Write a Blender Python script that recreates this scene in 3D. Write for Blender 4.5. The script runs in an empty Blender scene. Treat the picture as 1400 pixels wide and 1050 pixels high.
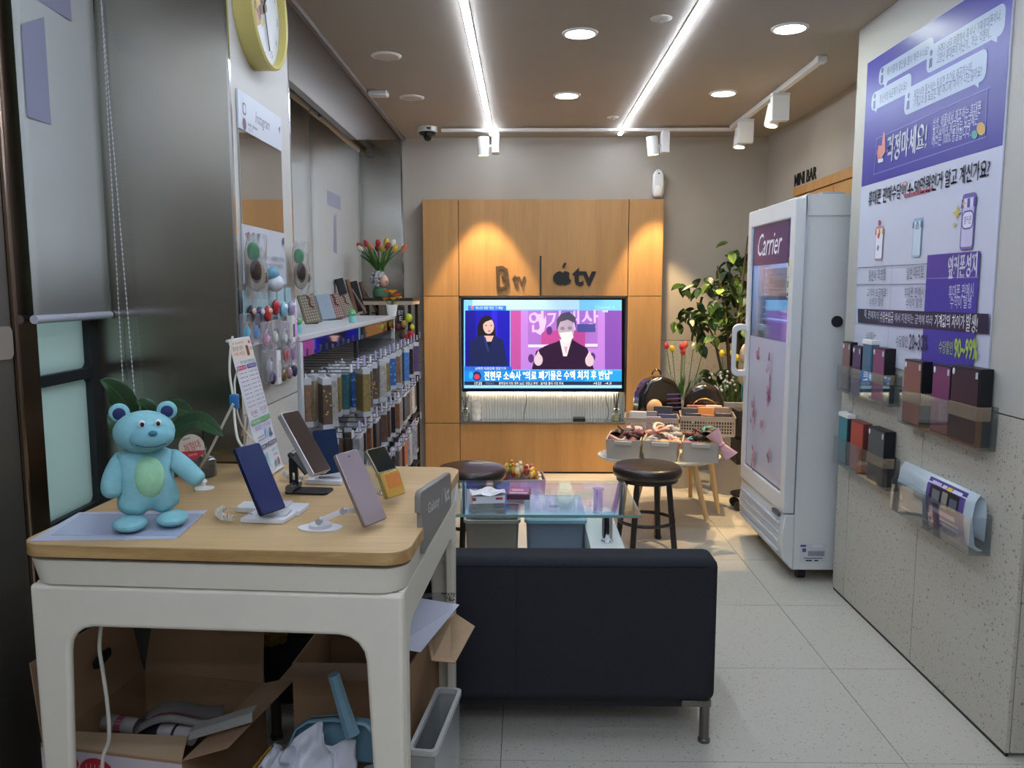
import bpy, bmesh, math, random
from mathutils import Vector, Matrix, Euler, Quaternion
R = math.radians
rnd = random.Random(7)
SC = bpy.context.scene
COL = SC.collection

# ------------------------------------------------------------------ camera
F = 1105.0; H = 1.40
TH = math.atan(132 / F); YAW = math.atan(16 * math.cos(TH) / F)
_cy, _sy, _ct, _st = math.cos(YAW), math.sin(YAW), math.cos(TH), math.sin(TH)
FW = Vector((-_sy * _ct, _cy * _ct, -_st)); RT = Vector((_cy, _sy, 0)); UP = Vector((-_sy * _st, _cy * _st, _ct))
cd = bpy.data.cameras.new('camera'); cam = bpy.data.objects.new('camera', cd); COL.objects.link(cam)
cd.sensor_width = 36; cd.lens = F / 1400 * 36; cd.clip_start = .05
cam.location = (0, 0, H)
cam.rotation_euler = Matrix((RT, UP, -FW)).transposed().to_euler()
SC.camera = cam
# ------------------------------------------------------------------ light
SC.view_settings.view_transform = 'Standard'; SC.view_settings.look = 'None'
SC.view_settings.gamma = 1; SC.view_settings.use_curve_mapping = False
SC.view_settings.exposure = 1.42
wd = bpy.data.worlds.new('world'); SC.world = wd; wd.use_nodes = True
wd.node_tree.nodes['Background'].inputs[0].default_value = (.80, .90, .93, 1)
wd.node_tree.nodes['Background'].inputs[1].default_value = .9
E_STRIP, E_DOWN, E_SPOT, E_TV, E_FRIDGE = 21.0, 21.0, 26.0, 0.26, 0.62

def W(px, py, X=None, Y=None, Z=None):
    """point of the room seen at photo pixel (px, py) on the plane X=, Y= or Z="""
    d = FW + RT * ((px - 700) / F) - UP * ((py - 525) / F)
    t = X / d.x if X is not None else Y / d.y if Y is not None else (Z - H) / d.z
    return Vector((d.x * t, d.y * t, H + d.z * t))

# ------------------------------------------------------------------ materials
MATS = {}
def lin(h):
    if isinstance(h, (tuple, list)): return tuple(h[:3]) + (1,)
    h = h.lstrip('#'); c = [int(h[i:i + 2], 16) / 255 for i in (0, 2, 4)]
    return tuple(x / 12.92 if x <= .04045 else ((x + .055) / 1.055) ** 2.4 for x in c) + (1,)
def mat(col, rough=.5, metal=0, emit=0, trans=0, alpha=1, noise=0, nscale=30, bump=0, coat=0, spec=.5, stretch=(1, 1, 1), ior=1.45, two=None):
    key = (str(col), rough, metal, emit, trans, alpha, noise, nscale, bump, coat, spec, stretch, two)
    if key in MATS: return MATS[key]
    m = bpy.data.materials.new('surface_' + str(col).strip('#')); m.use_nodes = True
    nt = m.node_tree; b = nt.nodes['Principled BSDF']; c = lin(col)
    b.inputs['Base Color'].default_value = c; b.inputs['Roughness'].default_value = rough
    b.inputs['Metallic'].default_value = metal; b.inputs['Specular IOR Level'].default_value = spec
    b.inputs['Transmission Weight'].default_value = trans; b.inputs['Alpha'].default_value = alpha
    b.inputs['Coat Weight'].default_value = coat; b.inputs['Coat Roughness'].default_value = .08; b.inputs['IOR'].default_value = ior
    if emit:
        b.inputs['Emission Color'].default_value = c; b.inputs['Emission Strength'].default_value = emit
    if noise or bump or two:
        tc = nt.nodes.new('ShaderNodeTexCoord'); mp = nt.nodes.new('ShaderNodeMapping'); mp.inputs['Scale'].default_value = stretch
        nz = nt.nodes.new('ShaderNodeTexNoise'); nz.inputs['Scale'].default_value = nscale; nz.inputs['Detail'].default_value = 4
        nt.links.new(tc.outputs['Object'], mp.inputs[0]); nt.links.new(mp.outputs[0], nz.inputs['Vector'])
        if noise or two:
            mx = nt.nodes.new('ShaderNodeMix'); mx.data_type = 'RGBA'
            if two: a_, b_ = c, lin(two)
            else: a_ = tuple(x * (1 - noise) for x in c[:3]) + (1,); b_ = tuple(min(1, x * (1 + noise)) for x in c[:3]) + (1,)
            mx.inputs[6].default_value = a_; mx.inputs[7].default_value = b_
            mr = nt.nodes.new('ShaderNodeMapRange'); mr.inputs[1].default_value = .3; mr.inputs[2].default_value = .7
            nt.links.new(nz.outputs[0], mr.inputs[0]); nt.links.new(mr.outputs[0], mx.inputs[0]); nt.links.new(mx.outputs[2], b.inputs['Base Color'])
        if bump:
            bp = nt.nodes.new('ShaderNodeBump'); bp.inputs['Strength'].default_value = .6; bp.inputs['Distance'].default_value = bump
            nt.links.new(nz.outputs[0], bp.inputs['Height']); nt.links.new(bp.outputs[0], b.inputs['Normal'])
    MATS[key] = m; return m

def m_stone(name, base, d1, d2, rough=.35, dens=90, thr=.16, bigvar=.05):
    """terrazzo: fine chips on a plain ground, mapped by world position"""
    m = bpy.data.materials.new(name); m.use_nodes = True; nt = m.node_tree; N = nt.nodes.new; L = nt.links.new
    b = nt.nodes['Principled BSDF']; b.inputs['Roughness'].default_value = rough
    g = N('ShaderNodeNewGeometry')
    ns = N('ShaderNodeTexNoise'); ns.inputs['Scale'].default_value = 1.3; L(g.outputs['Position'], ns.inputs['Vector'])
    mx0 = N('ShaderNodeMix'); mx0.data_type = 'RGBA'; c = lin(base)
    mx0.inputs[6].default_value = tuple(x * (1 - bigvar) for x in c[:3]) + (1,); mx0.inputs[7].default_value = tuple(min(1, x * (1 + bigvar)) for x in c[:3]) + (1,)
    L(ns.outputs[0], mx0.inputs[0]); last = mx0.outputs[2]
    for i, (dc, sc, th) in enumerate(((d1, dens, thr), (d2, dens * .55, thr * .8), (d1, dens * 2.1, thr * 1.1))):
        mp = N('ShaderNodeMapping'); mp.inputs['Scale'].default_value = (1, 1, 1); mp.inputs['Rotation'].default_value = (.4 * i, .7 * i, .9 * i)
        nz = N('ShaderNodeTexNoise'); nz.inputs['Scale'].default_value = sc * .7; L(g.outputs['Position'], nz.inputs['Vector'])
        v = N('ShaderNodeTexVoronoi'); v.inputs['Scale'].default_value = sc; L(g.outputs['Position'], mp.inputs[0])
        ad = N('ShaderNodeMix'); ad.data_type = 'RGBA'; ad.inputs[0].default_value = .012; L(mp.outputs[0], ad.inputs[6]); L(nz.outputs[1], ad.inputs[7]); L(ad.outputs[2], v.inputs['Vector'])
        lt = N('ShaderNodeMath'); lt.operation = 'LESS_THAN'; lt.inputs[1].default_value = th; L(v.outputs['Distance'], lt.inputs[0])
        sp = N('ShaderNodeSeparateColor'); L(v.outputs['Color'], sp.inputs[0])
        gt = N('ShaderNodeMath'); gt.operation = 'GREATER_THAN'; gt.inputs[1].default_value = .55; L(sp.outputs[0], gt.inputs[0])
        mu = N('ShaderNodeMath'); mu.operation = 'MULTIPLY'; L(lt.outputs[0], mu.inputs[0]); L(gt.outputs[0], mu.inputs[1])
        m2 = N('ShaderNodeMath'); m2.operation = 'MULTIPLY'; m2.inputs[1].default_value = .75; L(mu.outputs[0], m2.inputs[0])
        mx = N('ShaderNodeMix'); mx.data_type = 'RGBA'; L(m2.outputs[0], mx.inputs[0]); L(last, mx.inputs[6]); mx.inputs[7].default_value = lin(dc); last = mx.outputs[2]
    L(last, b.inputs['Base Color']); return m

def m_wood(name, c1, c2, axis='Z', scale=9, rough=.45, grain=14):
    m = bpy.data.materials.new(name); m.use_nodes = True; nt = m.node_tree; N = nt.nodes.new; L = nt.links.new
    b = nt.nodes['Principled BSDF']; b.inputs['Roughness'].default_value = rough
    g = N('ShaderNodeNewGeometry'); mp = N('ShaderNodeMapping'); s = {'X': (.05, 1, 1), 'Y': (1, .05, 1), 'Z': (1, 1, .05)}[axis]
    mp.inputs['Scale'].default_value = s; L(g.outputs['Position'], mp.inputs[0])
    n1 = N('ShaderNodeTexNoise'); n1.inputs['Scale'].default_value = scale; n1.inputs['Detail'].default_value = 5; n1.inputs['Distortion'].default_value = .6; L(mp.outputs[0], n1.inputs['Vector'])
    n2 = N('ShaderNodeTexNoise'); n2.inputs['Scale'].default_value = scale * grain; n2.inputs['Detail'].default_value = 3; L(mp.outputs[0], n2.inputs['Vector'])
    ad = N('ShaderNodeMath'); ad.operation = 'MULTIPLY_ADD'; ad.inputs[1].default_value = .45; L(n2.outputs[0], ad.inputs[0]); L(n1.outputs[0], ad.inputs[2])
    mr = N('ShaderNodeMapRange'); mr.inputs[1].default_value = .5; mr.inputs[2].default_value = .95; L(ad.outputs[0], mr.inputs[0])
    mx = N('ShaderNodeMix'); mx.data_type = 'RGBA'; mx.inputs[6].default_value = lin(c1); mx.inputs[7].default_value = lin(c2)
    L(mr.outputs[0], mx.inputs[0]); L(mx.outputs[2], b.inputs['Base Color']); return m

def m_steel(name, col, rough, wav=.0016, wscale=(1.2, 1.2, 5.5), brush=.06):
    m = bpy.data.materials.new(name); m.use_nodes = True; nt = m.node_tree; N = nt.nodes.new; L = nt.links.new
    b = nt.nodes['Principled BSDF']; b.inputs['Metallic'].default_value = 1; b.inputs['Base Color'].default_value = lin(col)
    g = N('ShaderNodeNewGeometry'); mp = N('ShaderNodeMapping'); mp.inputs['Scale'].default_value = wscale; L(g.outputs['Position'], mp.inputs[0])
    n1 = N('ShaderNodeTexNoise'); n1.inputs['Scale'].default_value = 1; n1.inputs['Detail'].default_value = 1; L(mp.outputs[0], n1.inputs['Vector'])
    bp = N('ShaderNodeBump'); bp.inputs['Strength'].default_value = 1; bp.inputs['Distance'].default_value = wav; L(n1.outputs[0], bp.inputs['Height'])
    m2 = N('ShaderNodeMapping'); m2.inputs['Scale'].default_value = (500, 500, 6); L(g.outputs['Position'], m2.inputs[0])
    n2 = N('ShaderNodeTexNoise'); n2.inputs['Scale'].default_value = 1; L(m2.outputs[0], n2.inputs['Vector'])
    mr = N('ShaderNodeMapRange'); mr.inputs[3].default_value = rough - brush; mr.inputs[4].default_value = rough + brush; L(n2.outputs[0], mr.inputs[0])
    L(mr.outputs[0], b.inputs['Roughness']); L(bp.outputs[0], b.inputs['Normal']); return m

def aniso(m, r, an=.9):
    nt = m.node_tree; N = nt.nodes.new; L = nt.links.new; b = nt.nodes['Principled BSDF']; b.inputs['Anisotropic'].default_value = an
    g = N('ShaderNodeNewGeometry'); c = N('ShaderNodeVectorMath'); c.operation = 'CROSS_PRODUCT'; c.inputs[1].default_value = (0, 0, 1); L(g.outputs['True Normal'], c.inputs[0]); L(c.outputs[0], b.inputs['Tangent']); return m

def m_glass(name, tint, rough=0.0, refl=.5, ior=1.45, alpha=.04):
    """thin clear sheet: mostly transparent, glossy reflections by Fresnel (also right from any other place)"""
    m = bpy.data.materials.new(name); m.use_nodes = True; nt = m.node_tree; N = nt.nodes.new; L = nt.links.new
    out = nt.nodes['Material Output']; nt.nodes.remove(nt.nodes['Principled BSDF'])
    tr = N('ShaderNodeBsdfTransparent'); tr.inputs[0].default_value = lin(tint)
    gl = N('ShaderNodeBsdfGlossy'); gl.inputs['Roughness'].default_value = rough; gl.inputs[0].default_value = (.95, .97, 1, 1)
    df = N('ShaderNodeBsdfDiffuse'); df.inputs[0].default_value = (.8, .85, .85, 1)
    fr = N('ShaderNodeFresnel'); fr.inputs[0].default_value = ior
    mu = N('ShaderNodeMath'); mu.operation = 'MULTIPLY'; mu.inputs[1].default_value = refl * 2; mu.use_clamp = True; L(fr.outputs[0], mu.inputs[0])
    a = N('ShaderNodeMixShader'); a.inputs[0].default_value = alpha; L(tr.outputs[0], a.inputs[1]); L(df.outputs[0], a.inputs[2])
    c = N('ShaderNodeMixShader'); L(mu.outputs[0], c.inputs[0]); L(a.outputs[0], c.inputs[1]); L(gl.outputs[0], c.inputs[2]); L(c.outputs[0], out.inputs[0])
    return m

# ------------------------------------------------------------------ mesh builder
class M:
    def __init__(s): s.v = []; s.f = []; s.mi = []; s.k = 0; s.T = Matrix.Identity(4)
    def add(s, vs, fs):
        o = len(s.v); s.v += [tuple(s.T @ Vector(p)) for p in vs]; s.f += [tuple(i + o for i in f) for f in fs]; s.mi += [s.k] * len(fs); return s
    def box(s, x0, x1, y0, y1, z0, z1):
        return s.add([(x, y, z) for x in (x0, x1) for y in (y0, y1) for z in (z0, z1)],
                     [(0, 1, 3, 2), (4, 6, 7, 5), (0, 4, 5, 1), (2, 3, 7, 6), (0, 2, 6, 4), (1, 5, 7, 3)])
    def cbox(s, c, d): return s.box(c[0] - d[0] / 2, c[0] + d[0] / 2, c[1] - d[1] / 2, c[1] + d[1] / 2, c[2] - d[2] / 2, c[2] + d[2] / 2)
    def hexa(s, b, t):   # two quads (bottom, top)
        return s.add(list(b) + list(t), [(3, 2, 1, 0), (4, 5, 6, 7)] + [(i, (i + 1) % 4, 4 + (i + 1) % 4, 4 + i) for i in range(4)])
    def slab(s, quad, n, t):   # quad thickened along n by t
        n = Vector(n).normalized() * t; q = [Vector(p) for p in quad]; return s.hexa(q, [p + n for p in q])
    def tube(s, pts, r, n=8, cap=True):
        pts = [Vector(p) for p in pts]; rs = r if isinstance(r, (list, tuple)) else [r] * len(pts); vs = []; fs = []; up = None
        for i, p in enumerate(pts):
            d = (pts[min(i + 1, len(pts) - 1)] - pts[max(i - 1, 0)]).normalized()
            if up is None: up = d.orthogonal().normalized()
            else:
                up = up - d * up.dot(d); up = up.normalized() if up.length > 1e-6 else d.orthogonal().normalized()
            w = d.cross(up)
            vs += [tuple(p + (up * math.cos(a) + w * math.sin(a)) * rs[i]) for a in (2 * math.pi * j / n for j in range(n))]
        for i in range(len(pts) - 1):
            fs += [(i * n + j, i * n + (j + 1) % n, (i + 1) * n + (j + 1) % n, (i + 1) * n + j) for j in range(n)]
        if cap: fs += [tuple(range(n))[::-1], tuple((len(pts) - 1) * n + j for j in range(n))]
        return s.add(vs, fs)
    def cyl(s, p0, p1, r0, r1=None, n=20): return s.tube([p0, p1], [r0, r0 if r1 is None else r1], n)
    def lathe(s, prof, c=(0, 0, 0), n=24, sx=1, sy=1):
        vs = []; fs = []
        for r, z in prof: vs += [(c[0] + r * sx * math.cos(2 * math.pi * j / n), c[1] + r * sy * math.sin(2 * math.pi * j / n), c[2] + z) for j in range(n)]
        for i in range(len(prof) - 1): fs += [(i * n + j, i * n + (j + 1) % n, (i + 1) * n + (j + 1) % n, (i + 1) * n + j) for j in range(n)]
        if prof[0][0] > 1e-5: fs.append(tuple(range(n))[::-1])
        if prof[-1][0] > 1e-5: fs.append(tuple((len(prof) - 1) * n + j for j in range(n)))
        return s.add(vs, fs)
    def ell(s, c, r, rot=None, n=14, m=9):
        T0 = s.T; s.T = T0 @ Matrix.Translation(c) @ (rot.to_matrix().to_4x4() if rot else Matrix.Identity(4))
        s.lathe([(math.sin(math.pi * i / m), -math.cos(math.pi * i / m)) for i in range(m + 1)], n=n) if False else None
        vs = []; fs = []
        for i in range(m + 1):
            a = math.pi * i / m
            vs += [(r[0] * math.sin(a) * math.cos(2 * math.pi * j / n), r[1] * math.sin(a) * math.sin(2 * math.pi * j / n), -r[2] * math.cos(a)) for j in range(n)]
        for i in range(m): fs += [(i * n + j, i * n + (j + 1) % n, (i + 1) * n + (j + 1) % n, (i + 1) * n + j) for j in range(n)]
        s.add(vs, fs); s.T = T0; return s
    def prism(s, pts, a, b, plane='xz'):   # polygon in a plane, from depth a to depth b along the third axis
        f = {'xz': lambda u, v, w: (u, w, v), 'xy': lambda u, v, w: (u, v, w), 'yz': lambda u, v, w: (w, u, v)}[plane]; n = len(pts)
        return s.add([f(u, v, a) for u, v in pts] + [f(u, v, b) for u, v in pts],
                     [tuple(range(n)), tuple(range(n, 2 * n))[::-1]] + [(i, i + n, (i + 1) % n + n, (i + 1) % n) for i in range(n)])
    def grid(s, fn, nu, nv):
        return s.add([fn(i / nu, j / nv) for j in range(nv + 1) for i in range(nu + 1)],
                     [(j * (nu + 1) + i, j * (nu + 1) + i + 1, (j + 1) * (nu + 1) + i + 1, (j + 1) * (nu + 1) + i) for j in range(nv) for i in range(nu)])
    def mesh(s, name, mats, smooth=False):
        me = bpy.data.meshes.new(name); me.from_pydata(s.v, [], s.f)
        for m in (mats if isinstance(mats, (list, tuple)) else [mats]): me.materials.append(m)
        me.polygons.foreach_set('material_index', s.mi)
        bm = bmesh.new(); bm.from_mesh(me); bmesh.ops.remove_doubles(bm, verts=bm.verts, dist=1e-6); bmesh.ops.recalc_face_normals(bm, faces=bm.faces); bm.to_mesh(me); bm.free()
        if smooth:
            me.polygons.foreach_set('use_smooth', [True] * len(me.polygons)); me.set_sharp_from_angle(angle=R(42))
        me.update(); return me
    def obj(s, name, mats, parent=None, bevel=0, smooth=True, seg=2, solid=0, sub=0, loc=None):
        o = bpy.data.objects.new(name, s.mesh(name, mats, smooth)); COL.objects.link(o)
        if parent: o.parent = parent
        if loc: o.location = loc
        if solid:
            d = o.modifiers.new('thickness', 'SOLIDIFY'); d.thickness = solid
        if sub:
            d = o.modifiers.new('smoothing', 'SUBSURF'); d.levels = sub; d.render_levels = sub
        if bevel:
            d = o.modifiers.new('bevel', 'BEVEL'); d.width = bevel; d.segments = seg; d.limit_method = 'ANGLE'; d.angle_limit = R(35)
        return o
def rrect(x0, y0, x1, y1, r, n=5):
    out = []
    for cx, cy, a in ((x1 - r, y0 + r, -90), (x1 - r, y1 - r, 0), (x0 + r, y1 - r, 90), (x0 + r, y0 + r, 180)):
        out += [(cx + r * math.cos(R(a + 90 * i / n)), cy + r * math.sin(R(a + 90 * i / n))) for i in range(n + 1)]
    return out
def ring(m, outer, inner, a, b):
    """frame between two outlines with the same number of points, in the xz plane from y=a to y=b"""
    n = len(outer); V = [(u, a, v) for u, v in outer] + [(u, a, v) for u, v in inner] + [(u, b, v) for u, v in outer] + [(u, b, v) for u, v in inner]; Fc = []
    for i in range(n):
        j = (i + 1) % n; Fc += [(i, j, n + j, n + i), (2 * n + i, 3 * n + i, 3 * n + j, 2 * n + j), (i, 2 * n + i, 2 * n + j, j), (n + i, n + j, 3 * n + j, 3 * n + i)]
    m.add(V, Fc)
def tag(o, label=None, cat=None, group=None, kind=None):
    if label: o['label'] = label
    if cat: o['category'] = cat
    if group: o['group'] = group
    if kind: o['kind'] = kind
    return o
def thing(name, label, cat, loc=(0, 0, 0), rotz=0, group=None, rot=None):
    o = bpy.data.objects.new(name, None); o.empty_display_size = .05; COL.objects.link(o)
    o.location = loc; o.rotation_euler = rot if rot else (0, 0, rotz); return tag(o, label, cat, group)
def struct(o): o['kind'] = 'structure'; return o
def dup(root, label=None, loc=None, rotz=None, rot=None, group=None):
    r = root.copy(); COL.objects.link(r)
    if label: r['label'] = label
    if group: r['group'] = group
    if loc is not None: r.location = loc
    if rotz is not None: r.rotation_euler = (0, 0, rotz)
    if rot is not None: r.rotation_euler = rot
    for ch in list(root.children):
        c = ch.copy(); COL.objects.link(c); c.parent = r
        for g in list(ch.children):
            d = g.copy(); COL.objects.link(d); d.parent = c
    return r

# ------------------------------------------------------------------ flat print (lettering, pictures) in a local xz plane facing -y
_T = {}
from mathutils.geometry import tessellate_polygon
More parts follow.
